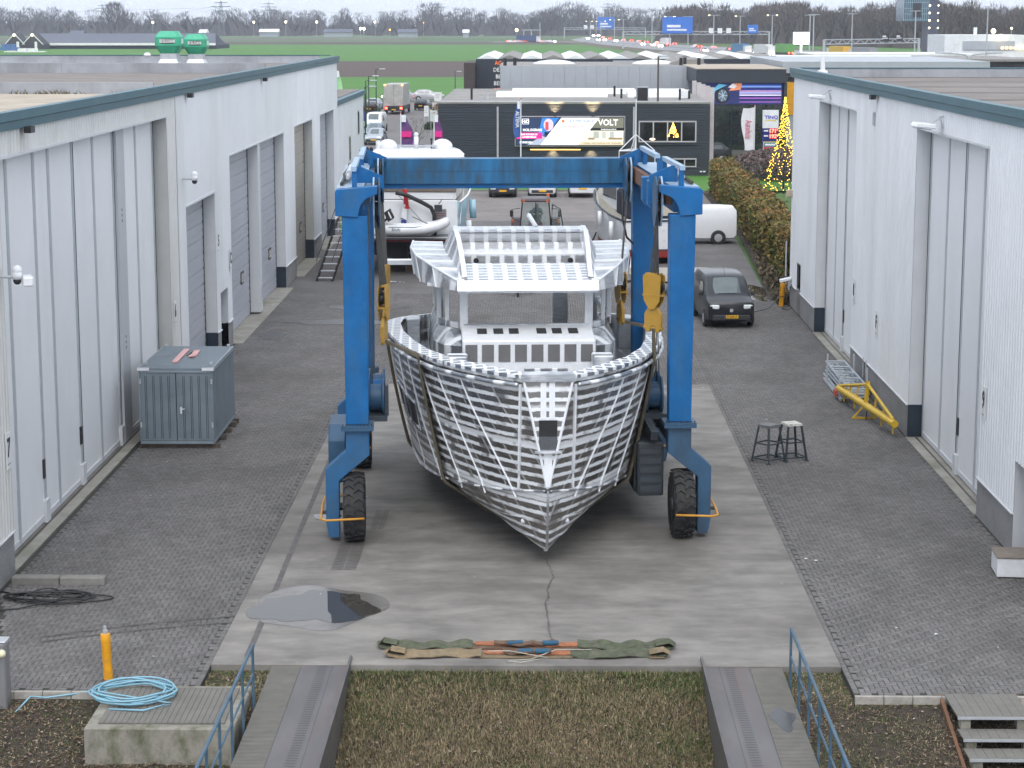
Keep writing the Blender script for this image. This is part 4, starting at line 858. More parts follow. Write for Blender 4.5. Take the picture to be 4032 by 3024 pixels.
for x in (-.10, .08): b = MB(); b.bx(x - .06, x + .06, -.012, -.004, 3.38, 4.16); b.build('filler_strip', m_aluw, BO)
b = MB(); b.loft([[(-.09, -.014, 2.66), (.09, -.014, 2.66)], [(-.07, -.012, 2.0), (.07, -.012, 2.0)]], close=False, caps=False); b.build('filler_strip', m_aluw, BO)
b = MB(); b.path([(0, s - .03, zke(s)) for s in (0, .06, .14, .25, .42, 1.0, 2.0)], .03, 6); b.build('keel_bar', m_alu, BO)
for sd in (-1, 1): b = MB(); b.ball((sd * .46, 1.0, .98), .06, 10, 6); b.build('sounder_boss', m_aluw, BO, smooth=True)
# hull window on the left side
for sd in (-1,):
    fr = []; zz0, zz1 = 2.05, 2.62
    def P(s, z, off): return (sd * (side_b(s, z) + off), s, z)
    ss = np.linspace(5.9, 9.2, 9); b = MB(); top = [P(s, zz1 - .02 * (s - 5.9), .012) for s in ss]; bot = [P(s, zz0 + (.12 if s < 6.1 else 0), .012) for s in ss]
    b.loft([[bt, tp] for bt, tp in zip(bot, top)], close=False, caps=False); o = b.build('hull_window', m_black, BO)  # black sheet painted in for the dark inside of the open window
    b = MB(); b.path([P(s, zz1 + .02, .02) for s in ss] + [P(s, zz0 - .02, .02) for s in ss[::-1]] + [P(5.9, zz1, .02)], .028, 6); b.build('window_frame', m_alu, o)
    for s in (6.9, 7.9): b = MB(); b.path([P(s, zz0, .02), P(s, zz1, .02)], .035, 6); b.build('mullion', m_alu, o)
# transom and deck
b = MB(); ri = [(side_b(14.4, z), 14.4, z) for z in np.linspace(.86, 2.35, 6)]; b.add([(0, 14.4, .14)] + ri + [(-x, y, z) for x, y, z in ri[::-1]], [tuple(range(13))]); b.build('transom', m_hull, BO)
b = MB(); ed = [(brail(s) - .3, s, max(2.3, zrail(s) - 1.08)) for s in SS[4:]]; b.add(ed + [(-x, y, z) for x, y, z in ed], [(i, i + 1, len(ed) + i + 1, len(ed) + i) for i in range(len(ed) - 1)]); b.build('deck', m_alu, BO)
# foredeck seat, dash and deckhouse
b = MB(); b.loft([[(-1.62, 7.4, 2.9), (1.62, 7.4, 2.9), (1.62, 7.4, 3.9), (-1.62, 7.4, 3.9)], [(-1.62, 8.8, 2.9), (1.62, 8.8, 2.9), (1.62, 8.8, 4.1), (-1.62, 8.8, 4.1)]]); b.build('foredeck_house', m_aluw, BO, bevel=.03)
for i in range(8): x = -1.4 + .4 * i; b = MB(); b.bx(x - .145, x + .145, 7.385, 7.399, 3.38, 3.80); b.build('bay', mat('mid grey bay', (.17, .165, .165), .5, metal=.4, var=.1), BO)  # plain mid-grey panels patterning the seat front
for x in (-1.12, -.72, -.34, .34, .72, 1.12):
    b = MB(); b.add([(x - .12, 7.95, 3.983), (x + .12, 7.95, 3.983), (x + .12, 8.42, 4.05), (x - .12, 8.42, 4.05)], [(0, 1, 2, 3)]); b.build('dash_opening', mat('dark opening', (.04, .04, .042), .6), BO)
for sd in (-1, 1):
    b = MB(); b.loft([[(sd * 1.63, 7.5, 2.9), (sd * 1.63, 7.5, 3.75), (sd * 1.63, 8.6, 4.0)], [(sd * 2.05, 8.3, 2.9), (sd * 2.05, 8.2, 3.68), (sd * 1.95, 9.1, 4.0)], [(sd * 2.35, 9.6, 2.9), (sd * 2.3, 9.4, 3.62), (sd * 2.1, 9.9, 4.0)], [(sd * 2.4, 14, 2.9), (sd * 2.35, 14, 3.6), (sd * 2.2, 14, 4.0)]], close=False, caps=False); b.build('deckhouse_shoulder', m_alu, BO, smooth=False)
    b = MB(); b.bx(*sorted((sd * 1.5, sd * 2.0)), 6.7, 7.3, 2.9, 3.62); b.build('deck_locker', m_alu, BO, bevel=.03)
    b = MB(); b.bx(*sorted((sd * 2.62, sd * 3.0)), 12.2, 12.9, 2.9, 3.75); b.build('step_locker', m_alu, BO, bevel=.03)
    # wheelhouse sill and posts (no panes fitted yet)
    pl = [(1.55, 8.8), (1.95, 9.35), (2.15, 9.95), (2.2, 11.6), (2.2, 13.9)]
    for (a, c) in zip(pl[:-1], pl[1:]):
        b = MB(); b.beam((sd * a[0], a[1], 4.06), (sd * c[0], c[1], 4.06), .12, .14); b.build('window_sill', m_alu, BO)
        b = MB(); b.beam((sd * a[0], a[1], 5.03), (sd * c[0], c[1], 5.03), .14, .12); b.build('window_header', m_alu, BO)
    for (x, y), w_ in zip(pl, (.2, .1, .12, .12, .16)):
        b = MB(); b.beam((sd * x, y, 3.95), (sd * x, y - .12, 5.05), w_, .1, up=(0, 1, 0)); b.build('window_post', m_aluw, BO, bevel=.01)
    # roof wing: top, sloping fascia
    tp = [(1.72, 7.9, 5.30), (2.3, 9.2, 5.50), (2.72, 10.6, 5.62), (2.86, 12.2, 5.66), (2.8, 13.8, 5.66)]; bt = [(1.72, 7.78, 5.06), (2.22, 8.9, 5.02), (2.6, 10.2, 5.0), (2.76, 11.8, 5.0), (2.72, 13.7, 5.0)]
    it = [(1.62, 8.0, 5.33), (1.72, 9.4, 5.50), (1.9, 10.8, 5.60), (2.0, 12.3, 5.64), (2.0, 13.8, 5.64)]
    F_ = lambda q: [(sd * x, y, z) for x, y, z in q]
    b = MB(); b.loft([F_(tp), F_(it)], close=False, caps=False); b.build('roof_wing', m_alu, BO)
    b = MB(); b.loft([F_(bt), F_(tp)], close=False, caps=False); b.build('roof_fascia', m_alu, BO)
    b = MB(); b.path(F_(tp), .03, 6); b.build('wing_edge', m_aluw, BO)
    for q0, q1 in zip(tp[1:], bt[1:]): b = MB(); b.path([(sd * (q0[0] + .01), q0[1], q0[2]), (sd * (q1[0] + .015), q1[1], q1[2])], .02, 4); b.build('fascia_rib', m_aluw, BO)
    # curved coaming of the flying bridge
    cs = [(1.60, 8.05, 5.36), (1.62, 8.8, 5.60), (1.66, 9.6, 5.86), (1.70, 10.5, 6.06), (1.74, 11.4, 6.15), (1.76, 12.6, 6.18)]
    itc = [(1.62, 8.0, 5.33), (1.70, 8.9, 5.43), (1.76, 9.7, 5.52), (1.9, 10.7, 5.59), (1.97, 11.6, 5.62), (2.0, 12.7, 5.64)]
    b = MB(); b.loft([F_(itc), F_(cs)], close=False, caps=False); b.build('coaming_outside', m_alu, BO, smooth=True)
    b = MB(); b.loft([F_(cs), [(sd * (x - .12), y, z + .01) for x, y, z in cs]], close=False, caps=False); b.build('coaming_cap', m_aluw, BO, smooth=True)
    b = MB(); b.loft([[(sd * (x - .12), y, z + .01) for x, y, z in cs], [(sd * (x - .14), y, 5.2) for x, y, z in cs]], close=False, caps=False); b.build('coaming_inside', m_pan, BO)
    b = MB(); b.path([(sd * 1.2, 10.35, 5.52), (sd * 1.2, 10.2, 5.52)], .07, 8); b.build('cable_gland', m_black, BO)
b = MB(); b.bx(-1.55, 1.55, 8.70, 8.82, 2.95, 4.12); b.build('wheelhouse_front_sill', m_alu, BO, bevel=.01)
b = MB(); b.bx(-1.6, 1.6, 8.6, 8.72, 4.98, 5.06); b.build('front_header', m_alu, BO)
b = MB(); b.add([(-1.72, 7.78, 5.06), (1.72, 7.78, 5.06), (1.72, 7.9, 5.30), (-1.72, 7.9, 5.30)], [(0, 1, 2, 3)]); b.build('roof_front_fascia', m_alu, BO)
b = MB(); b.add([(-1.72, 7.9, 5.30), (1.72, 7.9, 5.30), (1.64, 9.25, 5.57), (-1.64, 9.25, 5.57)], [(0, 1, 2, 3)]); b.build('roof_front_slope', m_rf, BO)
b = MB(); b.add([(-1.64, 9.25, 5.57), (1.64, 9.25, 5.57), (1.64, 9.25, 5.15), (-1.64, 9.25, 5.15)], [(0, 1, 2, 3)]); b.build('well_front', m_pan, BO)
b = MB(); b.bx(-2.45, 2.45, 9.3, 13.6, 5.0, 5.06); b.bx(-1.7, 1.7, 7.85, 9.32, 5.0, 5.058); b.build('roof_underside', m_alu, BO)
b = MB(); b.bx(-1.62, 1.62, 9.26, 10.3, 5.06, 5.14); b.build('well_floor', m_alu, BO)
b = MB(); b.bx(-1.62, 1.62, 10.3, 11.15, 5.06, 5.70); b.build('bridge_bench', m_pan, BO, bevel=.015)
b = MB(); b.bx(-1.62, 1.62, 11.152, 11.5, 5.06, 5.86); b.build('bench_back', m_pan, BO, bevel=.015)
b = MB(); b.bx(-1.64, 1.64, 11.8, 11.9, 5.2, 6.06); b.build('bridge_rear_wall', m_pan, BO)
b = MB(); b.bx(-1.78, 1.78, 11.75, 12.7, 6.062, 6.16); b.build('bridge_rear_cap', m_rf, BO, bevel=.03)
for x in (-2.1, 2.1): q = MB(); q.bx(x - .1, x + .1, 13.85, 13.95, 2.4, 5.0); q.build('aft_post', m_aluw, BO)
b = MB(); b.bx(.95, 1.35, 13.2, 13.7, 2.4, 5.0); b.build('cabin_closet', m_alu, BO, bevel=.02)
b = MB(); b.bx(-3.6, -2.6, 13.9, 14.3, 5.0, 5.12); b.bx(-3.6, -3.5, 13.9, 14.3, 4.7, 5.0); b.build('aft_deck_bracket', m_aluw, BO)
b = MB(); b.tube((.45, 12.5, 6.15), (.28, 13.0, 6.42), .06, 8); b.build('mast_stub', m_aluw, BO)
# slings round the hull, from hook to hook
m_sling = mat('dirty lifting sling', (.10, .085, .058), .9, var=.25, scale=5)
hoM = Matrix.Translation((-.42, 45.5, 0)) @ Matrix.Rotation(R(3.5), 4, 'Z'); boM = Matrix.Translation((.22, 42.15, 0)) @ Matrix.Rotation(R(3.3), 4, 'Z')
for (hl, hr, lab) in ((HKS[0], HKS[2], 'front dirty lifting sling running from hook to hook under the yacht hull'), (HKS[1], HKS[3], 'rear dirty lifting sling running from hook to hook under the yacht hull')):
    pl_ = boM.inverted() @ (hoM @ Vector((hl[0], hl[1], hl[2] - 1.23))); pr_ = boM.inverted() @ (hoM @ Vector((hr[0], hr[1], hr[2] - 1.23))); s = (pl_.y + pr_.y) / 2
    q = [pl_] + [Vector((-(side_b(s, z) + .09), s, z)) for z in np.linspace(zrail(s), zch(s) + .05, 9)] + [Vector((x * (bch(s) + .05), s, zke(s) + (zch(s) - zke(s)) * abs(x) ** 1.75 - .05)) for x in (-1, -.5, 0, .5, 1)] + [Vector((side_b(s, z) + .09, s, z)) for z in np.linspace(zch(s) + .05, zrail(s), 9)] + [pr_]
    b = MB(); rings = []
    for i, p in enumerate(q):
        w_ = .08 if i in (0, len(q) - 1) else .19
        c = (q[min(i + 1, len(q) - 1)] - q[max(i - 1, 0)]).normalized(); nrm = Vector((-c.z, 0, c.x)) * .03
        rings.append([p + Vector((0, -w_, 0)) - nrm, p + Vector((0, w_, 0)) - nrm, p + Vector((0, w_, 0)) + nrm, p + Vector((0, -w_, 0)) + nrm])
    b.loft(rings); o = b.build('lifting_sling', m_sling, label=lab, cat='sling', group='slings carrying the yacht'); o.matrix_basis = boM
# ================================================================== THINGS IN THE YARD
m_steel = mat('runway steel', (.13, .122, .122), .5, metal=.35, var=.2, scale=1.5, stretch=(1, .3, 1), dirt=(.17, .105, .075), dirt_amt=.55, dscale=.9, dstretch=(2, .3, 1))
m_grate = mat('composite grating', (.155, .147, .132), .85, var=.14, scale=3, dirt=(.12, .12, .09), dirt_amt=.5, dscale=.9)
m_railb = mat('blue grey rail paint', (.05, .105, .155), .5, var=.1, scale=3, dirt=(.2, .25, .3), dirt_amt=.3, dscale=2)
def runway(x0, x1, side, lab, wl, wlab):
    t = thing('hoist_runway', lab, 'runway', ((x0 + x1) / 2, 33, 0), 0, 'steel hoist runways')
    b = MB(); b.bx(x0, x1, 22, 36.42, -.06, .004); b.wb('deck_plate', m_steel, t)
    xs_ = x1 if side > 0 else x0
    b = MB(); b.bx(xs_ - .02, xs_ + .02, 22, 36.42, -.75, .085); b.wb('edge_flange', mat('flange steel', (.12, .115, .115), .5, metal=.4, var=.2, scale=2, dirt=(.2, .17, .15), dirt_amt=.4, dscale=1), t)
    b = MB(); xo = x0 if side > 0 else x1; b.bx(xo - .015, xo + .015, 22, 36.0, -.7, .0); b.wb('outer_web', m_steel, t)
    b = MB(); xm = (x0 + x1) / 2 + side * .06
    for y in np.arange(30.5, 36.1, .118):
        b.add([(xm - side * .02, y, .0055), (xm - side * .20, y + .015, .0055), (xm - side * .20, y + .055, .0055), (xm - side * .02, y + .05, .0055)], [(0, 1, 2, 3)] if side < 0 else [(3, 2, 1, 0)])
    b.wb('tyre_print', mat('dark rubber print', (.05, .05, .052), .5), t)
    b = MB(); b.bx(xm + side * .06, xm + side * .068, 22, 36.4, .004, .0048); b.wb('seam', m_rub, t)
    a, c = wl; w_ = thing('walkway', wlab, 'walkway', ((a + c) / 2, 33, 0), 0, 'grating walkways beside the runways')
    for i in range(26):
        y1 = 36.0 - i * .25; q = MB(); q.bx(a, c, y1 - .245, y1, -.045, .0)
        for k in range(4): q.bx(a, c, y1 - .245 + .06 * k + .01, y1 - .245 + .06 * k + .042, .0005, .006)
        q.wb('plank', m_grate, w_)
    b = MB(); b.bx(a + .03, a + .09, 26, 36, -.25, -.05); b.bx(c - .09, c - .03, 26, 36, -.25, -.05); b.wb('bearer', m_steel, w_)
runway(-4.25, -3.40, 1, 'left steel hoist runway with dark tyre prints running over the bank', (-4.80, -4.27), 'ribbed grey walkway beside the left steel runway')
runway(3.00, 3.82, -1, 'right steel hoist runway with dark tyre prints running over the bank', (3.84, 4.42), 'ribbed grey walkway with oil stain beside the right runway')
pts = [(4.12 + .2 * (1 + .3 * math.sin(3 * t)) * math.cos(t), 33.2 + .55 * (1 + .2 * math.sin(4 * t + 1)) * math.sin(t), .0085) for t in [2 * math.pi * i / 36 for i in range(36)]]
b = MB(); b.add(pts, [tuple(range(36))]); b.build('oil_stain', mat('oil', (.012, .012, .014), .25), kind='structure')
def railing(x, ys_, lab):
    t = thing('railing', lab, 'railing', (x, ys_[0], 0), 0, 'blue pipe railings')
    b = MB(); b.tube((x, ys_[0] + .02, 1.0), (x, 26, 1.0), .03, 10); b.wb('top_rail', m_railb, t, smooth='auto')
    b = MB(); b.tube((x, ys_[0], .5), (x, 26, .5), .02, 8); b.wb('mid_rail', m_railb, t, smooth='auto')
    for y in ys_: b = MB(); b.tube((x, y, -.25), (x, y, 1.0), .024, 8); b.wb('post', m_railb, t, smooth='auto')
railing(-4.86, [34.0, 32.75, 31.5, 30.25, 29.0], 'blue pipe railing along the left walkway')
railing(4.46, [35.1, 33.85, 32.6, 31.35, 30.1, 28.8], 'blue pipe railing along the right walkway')
# concrete pit with grating lid and the blue hose
PIT = thing('concrete_pit', 'mossy concrete pit with a grey grating lid beside the left railing', 'concrete box', (-6.2, 33.5, -.5))
m_pit = mat('mossy concrete', (.25, .235, .20), .9, var=.22, scale=2, dirt=(.06, .07, .022), dirt_amt=1.0, dscale=2.2, dstretch=(1, 1, .6), bump=.4, bscale=25)
b = MB(); b.bx(-7.45, -4.98, 32.45, 34.68, -.85, .06); b.wb('pit_wall', m_pit, PIT, bevel=.02)
for i in range(22): b = MB(); x = -7.25 + i * .095; b.bx(x, x + .088, 32.66, 34.5, .062, .088); b.wb('grating_bar', m_grate, PIT)
m_hose = mat('light blue hose', (.22, .42, .52), .5, var=.08, scale=4)
b = MB(); hp = []
for i in range(150):
    t = i / 150 * 2 * math.pi * 6.6; r = .62 + .09 * math.sin(i * .37) + .02 * math.cos(i * 1.1); hp.append((-6.93 + r * 1.05 * math.cos(t) + .03 * math.sin(i * .21), 34.02 + r * .92 * math.sin(t), .12 + .018 * (i / 24) + .012 * math.sin(i)))
hp += [(-6.2, 33.5, .14), (-6.6, 33.18, .12), (-7.2, 33.3, .1)]
b.path(hp, .017, 6)
b.path([(-7.55, 34.1, .12), (-7.7, 34.5, .03), (-8.1, 34.46, -.03), (-8.5, 34.3, -.04), (-8.8, 34.4, -.05), (-9.05, 33.9, -.28), (-9.25, 33.3, -.40), (-9.6, 33.2, -.42)], .017, 6)
b.build('garden_hose', m_hose, smooth=True, label='coiled light blue hose lying on the concrete pit lid', cat='hose')
def bollard(x, y, h, lab, cap=False, r=.105, tilt=0.0):
    t = thing('bollard', lab, 'bollard', (x, y, -.02)); t.rotation_euler.y = tilt
    m = mat('bollard yellow', (.80, .36, .012), .5, var=.08, scale=5, dirt=(.35, .16, .04), dirt_amt=.5, dscale=4)
    b = MB(); b.lathe([(r, 0), (r, h * .82), (r * 1.06, h * .83), (r * 1.06, h * .95), (r * .98, h)], n=20); b.build('post', m, t, smooth='auto')
    b = MB(); b.lathe([(r * 1.03, 0), (r * 1.03, .05), (r * .9, .06)], n=18); b.build('scuffed_foot', mat('scuffed foot', (.2, .12, .07), .8, var=.4, scale=12), t)
    if cap: b = MB(); b.lathe([(.045, h), (.045, h + .07), (.02, h + .075)], n=10); b.tube((0, 0, h + .07), (0, 0, h + .14), .03, 8); b.build('top_bolt', m_galv, t)
    return t
bollard(-7.59, 35.14, .88, 'yellow steel bollard with a bolt on top at the left paving edge', True, .082, R(-2))
bollard(9.95, 84.1, 1.0, 'yellow bollard by the far corner of the right warehouse', False, .1, R(3))
PB = thing('power_pillar', 'grey steel service pillar with a round knob at the left picture edge', 'pillar', (-9.3, 34.3, 0))
b = MB(); b.bx(-.19, .16, -.16, .16, -.3, .98); b.build('cabinet', mat('brushed pillar steel', (.3, .3, .31), .4, metal=.6, var=.1, scale=3, stretch=(4, 4, .3)), PB, bevel=.03)
b = MB(); b.bx(-.2, .17, -.17, .17, .985, 1.01); b.build('lid', m_galv, PB, bevel=.01)
b = MB(); b.ball((.1, -.17, .80), .075, 12, 8); b.build('knob', mat('cream plastic', (.7, .66, .45), .4), PB, smooth=True)
b = MB(); b.path([(-8.98, 32.5, .3), (-8.93, 32.2, -.25), (-8.90, 31.7, -.7), (-8.9, 31.2, -1.0)], .05, 8); b.build('white_pipe', m_wplast, smooth=True, label='white curved plastic pipe at the lower left picture edge', cat='pipe')
for i, (x0, x1) in enumerate(((-10.9, -9.92), (-9.9, -8.96))):
    b = MB(); b.bx(x0, x1, 41.42, 41.68, -.02, .16); b.build('kerb_stone', mat('kerb stone', (.19, .185, .17), .9, var=.2, scale=4), bevel=.02, label=('concrete kerb stone against the left warehouse wall', 'concrete kerb stone lying free beside the black cable coil')[i], cat='kerb stone', group='loose kerb stones')
b = MB(); cp = []
for i in range(130): t = i * .33; cp.append((-9.75 + (.55 + .28 * math.sin(i * .11)) * math.cos(t) * 1.25 + .25 * math.sin(i * .05), 40.35 + (.42 + .16 * math.cos(i * .13)) * math.sin(t), .03 + .0004 * i))
b.path([(-11.0, 40.9, .02), (-10.6, 40.6, .02)] + cp + [(-10.3, 39.6, .02), (-10.9, 39.4, .02)], .016, 5); b.build('cable', m_black, smooth=True, label='tangled black cable coil on the paving by the left wall', cat='cable')
# white storage box, lower right
t = thing('storage_box', 'white storage box with a grey brown lid beside the right warehouse', 'box', (10.15, 42.6, 0), R(-4))
b = MB(); b.bx(-.48, .6, -.42, .42, .02, .42); b.build('body', mat('chipped white box', (.72, .73, .75), .6, var=.06, scale=4, dirt=(.35, .34, .28), dirt_amt=.4, dscale=3), t, bevel=.01)
b = MB(); b.bx(-.5, .62, -.44, .44, .422, .46); b.build('lid', mat('weathered board', (.21, .175, .145), .85, var=.25, scale=5, stretch=(1, 6, 1)), t, bevel=.008)
# garden steps, lower right
ST = thing('bank_steps', 'grey grating steps leading down the bank at the lower right', 'steps', (7.7, 33.5, -.3))
for i in range(6):
    y1 = 34.5 - (0 if i == 0 else 1.22 + .52 * (i - 1)); d = 1.2 if i == 0 else .50; z = .03 if i == 0 else -.155 * i - .02
    for k in range(8): b = MB(); x = 7.05 + k * .155; b.bx(x, x + .15, y1 - d, y1, z - .03, z); b.wb('tread_bar', m_grate, ST)
    b = MB(); b.bx(7.05, 8.29, y1 - d - .012, y1 - d, z - .05, z - .001); b.wb('nosing', m_galv, ST)
    for x in (7.12, 8.06): b = MB(); b.bx(x, x + .16, y1 - d + .05, y1 - d + .25, z - .24, z - .035); b.wb('support_block', m_pit, ST)
for x in (6.99, 8.31): b = MB(); b.add([(x - .03, 34.5, .02), (x - .03, 30.8, -.88), (x - .03, 30.8, -1.03), (x - .03, 34.5, -.13), (x + .03, 34.5, .02), (x + .03, 30.8, -.88), (x + .03, 30.8, -1.03), (x + .03, 34.5, -.13)], [(0, 1, 2, 3), (7, 6, 5, 4), (0, 4, 5, 1), (1, 5, 6, 2)]); b.wb('stringer', m_rust, ST)
b = MB(); b.box((7.0, 31.6, ground_z(6.9, 31.6) + .1), (.2, .06, .04), -.6); b.build('bottle_scrap', mat('pink plastic', (.7, .12, .16), .5), label='small pink plastic scrap on the bank left of the steps', cat='litter')
# lifting slings laid out on the slab edge
def flat_sling(y, xa, xb, seed, lab, cols):
    t = thing('flat_sling', lab, 'sling', ((xa + xb) / 2, y, .03), 0, 'spare slings laid on the slab'); rr = random.Random(seed); n = 44; W = .17
    def strap(x0, x1, dy, z0, w_, m, nm, amp):
        b = MB(); rings = []
        k = max(6, int(abs(x1 - x0) * 9))
        for i in range(k + 1):
            f = i / k; x = x0 + (x1 - x0) * f; yy = y + dy + amp * .7 * math.sin(f * 7 + seed) ; z = z0 + .5 * amp * abs(math.sin(f * 9 + seed * 2)) ** 2
            tw = amp * .55 * math.sin(f * 11 + seed)
            rings.append([(x, yy - w_, z + tw * .5), (x, yy + w_, z + .02 + abs(tw)), (x, yy + w_, z + .035 + abs(tw)), (x, yy - w_, z + .018 + tw * .5)])
        b.loft(rings); b.wb(nm, m, t)
    strap(xa, xa + 1.7, 0, .03, W, cols[0], 'sleeve', .07); strap(xb - 1.75, xb, .03, .03, W, cols[1], 'sleeve', .08)
    strap(xa + 1.65, xb - 1.7, 0, .028, W * .85, cols[2], 'webbing', .015)
    strap(xa + 1.75, xa + 2.9, .06, .06, W * .4, m_webo, 'orange_patch', .02); strap(xb - 2.6, xb - 1.75, .02, .06, W * .45, m_webo, 'orange_patch', .02)
    strap(xa + 2.1, xb - 2.1, -.05, .09, .045, m_webb, 'loose_strap', .06)
    for x in (xa + 2.5, xb - 2.25): b = MB(); b.box((x, y - .02, .13), (.3, .13, .07), .1); b.wb('blue_sleeve', mat('blue sleeve', (.02, .09, .16), .8), t, bevel=.02)
    for x, s_ in ((xa, 1), (xb, -1)):
        b = MB(); b.path([(x + s_ * .3, y, .12), (x + s_ * .05, y, .17), (x - s_ * .05, y, .11), (x + s_ * .02, y, .05), (x + s_ * .3, y, .04)], .035, 6)
        b.v = [(vx, y + (vy - y) * 4.6, vz) for vx, vy, vz in b.v]; b.wb('folded_end', cols[0], t)
m_webg = mat('mossy green sleeve', (.075, .085, .052), .95, var=.35, scale=6, dirt=(.16, .15, .11), dirt_amt=.7, dscale=4); m_webt = mat('tan sleeve', (.22, .165, .10), .95, var=.3, scale=5, dirt=(.07, .075, .04), dirt_amt=.7, dscale=1.6)
m_webo = mat('orange webbing', (.30, .115, .055), .9, var=.25, scale=7); m_webb = mat('brown webbing', (.12, .075, .05), .9, var=.3, scale=8)
flat_sling(37.1, -2.9, 2.5, 1.3, 'mossy green lifting sling on the slab, the one nearer the hoist', (m_webg, m_webg, m_webb)); flat_sling(36.58, -2.72, 2.36, 2.6, 'tan lifting sling at the slab edge, the one nearer the grass', (m_webt, m_webg, m_webt))
b = MB(); b.path([(-.9, 36.45, .16), (-.5, 36.5, .15), (.2, 36.25, .1), (-.3, 36.1, .06), (-.55, 36.2, .05), (-.1, 36.3, .06), (.35, 36.6, .15), (1.0, 36.7, .12)], .009, 5); b.build('thin_rope', mat('pale rope', (.5, .48, .42), .9), smooth=True, label='thin pale rope tangled over the tan sling', cat='rope')
# work stools
def stool(x, y, rz, lab, m1, m2):
    t = thing('work_stool', lab, 'stool', (x, y, 0), rz, 'steel work stools')
    b = MB(); b.bx(-.21, .21, -.21, .21, .965, 1.0); b.bx(-.22, .22, -.22, .22, .93, .964); b.build('seat', m1, t, bevel=.01)
    for sx in (-1, 1):
        for sy in (-1, 1):
            b = MB(); b.beam((sx * .19, sy * .19, .94), (sx * .31, sy * .31, .0), .05, .05); b.build('leg', m2, t); b = MB(); b.box((sx * .315, sy * .315, .012), (.09, .09, .022)); b.build('foot_plate', m2, t)
    for z, r in ((.5, .248), (.10, .297)):
        for a in range(4): c, s_ = math.cos(a * math.pi / 2), math.sin(a * math.pi / 2); b = MB(); b.beam((r * c - r * s_, r * s_ + r * c, z), (r * c + r * s_, r * s_ - r * c, z), .035, .035); b.build('rung', m2, t)
m_stl = mat('dark stool paint', (.025, .035, .042), .5, var=.2, scale=6); m_stw = mat('worn white stool', (.55, .54, .50), .6, var=.3, scale=10, dirt=(.12, .09, .07), dirt_amt=.7, dscale=6)
stool(6.13, 53.9, R(40), 'dark steel work stool beside the slab, left of the pair', mat('grey stool seat', (.13, .135, .14), .6, var=.3, scale=8), m_stl); stool(6.76, 54.15, R(20), 'work stool with a worn white seat, right of the pair', m_stw, m_stl)
# stack of scaffold frames in a cradle
SF = thing('scaffold_frames', 'stack of galvanised scaffold frames in a cradle by the right wall', 'scaffold frames', (9.72, 64.5, 0))
fmb = MB(); fmb.tube((-.3, -2.2, 0), (-.3, 2.2, 0), .024, 6); fmb.tube((.3, -2.2, 0), (.3, 2.2, 0), .024, 6)
for i in range(5): fmb.tube((-.3, -2.18 + i * 1.09, 0), (.3, -2.18 + i * 1.09, 0), .02, 6)
for i in range(4): fmb.tube((-.3, -2.18 + i * 1.09, 0), (.3, -1.1 + i * 1.09, 0), .014, 5)
fme = fmb.mesh('frame', mat('galvanised tube', (.45, .50, .55), .4, metal=.5, var=.15, scale=5))
for i in range(9): inst('frame', fme, SF, (random.gauss(0, .03), random.gauss(0, .08), .16 + i * .055), random.gauss(0, .012))
for sx in (-.42, .42):
    for y in (-1.5, 1.2): b = MB(); b.beam((sx, y, .05), (sx, y, 1.0), .05, .05, up=(0, 1, 0)); b.build('cradle_post', m_stile, SF)
    b = MB(); b.beam((sx, -1.9, .08), (sx, 1.9, .08), .06, .08); b.build('cradle_runner', m_stile, SF)
b = MB(); b.bx(-.56, -.46, -1.55, -1.2, .12, .3); b.build('red_tag', mat('red plastic', (.5, .08, .05), .5), SF)
# yellow spreader beam
SB = thing('spreader_beam', 'yellow trussed spreader beam lying along the right wall', 'lifting beam', (9.6, 59.8, 0))
m_yel = mat('spreader yellow', (.62, .40, .015), .45, var=.1, scale=4, dirt=(.3, .2, .05), dirt_amt=.4, dscale=3)
A_, B_ = Vector((9.25, 62.7, .42)), Vector((9.98, 56.9, .42)); dv = (B_ - A_); Cc = A_ + dv * .5
b = MB(); b.tube(A_, B_, .105, 16); b.wb('main_tube', m_yel, SB, smooth='auto')
apx = Cc + Vector((.05, 0, .62))
b = MB(); b.tube(A_ + dv * .02 + Vector((0, 0, .1)), apx, .045, 8); b.wb('upper_chord', m_yel, SB, smooth='auto'); b = MB(); b.tube(apx, B_ - dv * .03 + Vector((0, 0, .1)), .045, 8); b.wb('upper_chord', m_yel, SB, smooth='auto')
for f in (.2, .34, .66, .8): p = A_ + dv * f; tz = .1 + .52 * (1 - abs(f - .5) * 2); b = MB(); b.beam(p, p + Vector((.03, 0, tz)), .05, .05, up=(0, 1, 0)); b.wb('web_post', m_yel, SB)
b = MB(); b.beam(Cc, apx + Vector((0, 0, .1)), .12, .05, up=(0, 1, 0)); b.wb('king_post', m_yel, SB)
for f in (.1, .3, .78, .97): p = A_ + dv * f; b = MB(); b.bx(p.x - .02, p.x + .02, p.y - .06, p.y + .06, .12, .34); b.wb('pad_eye', m_yel, SB)
for sx in (-.36, .3): b = MB(); b.beam(Cc + Vector((0, 0, .05)), (Cc.x + sx, Cc.y + .1, .02), .05, .05); b.wb('stand_leg', m_yel, SB)
b = MB(); b.beam((Cc.x - .36, Cc.y + .1, .03), (Cc.x + .3, Cc.y + .1, .03), .05, .05); b.wb('stand_foot', m_yel, SB)
b = MB(); b.path([apx + Vector((0, 0, .05)), apx + Vector((.12, .1, -.3)), Cc + Vector((.05, -.12, .05)), Cc + Vector((0, -.1, -.4))], .02, 6); b.wb('chain', m_black, SB)
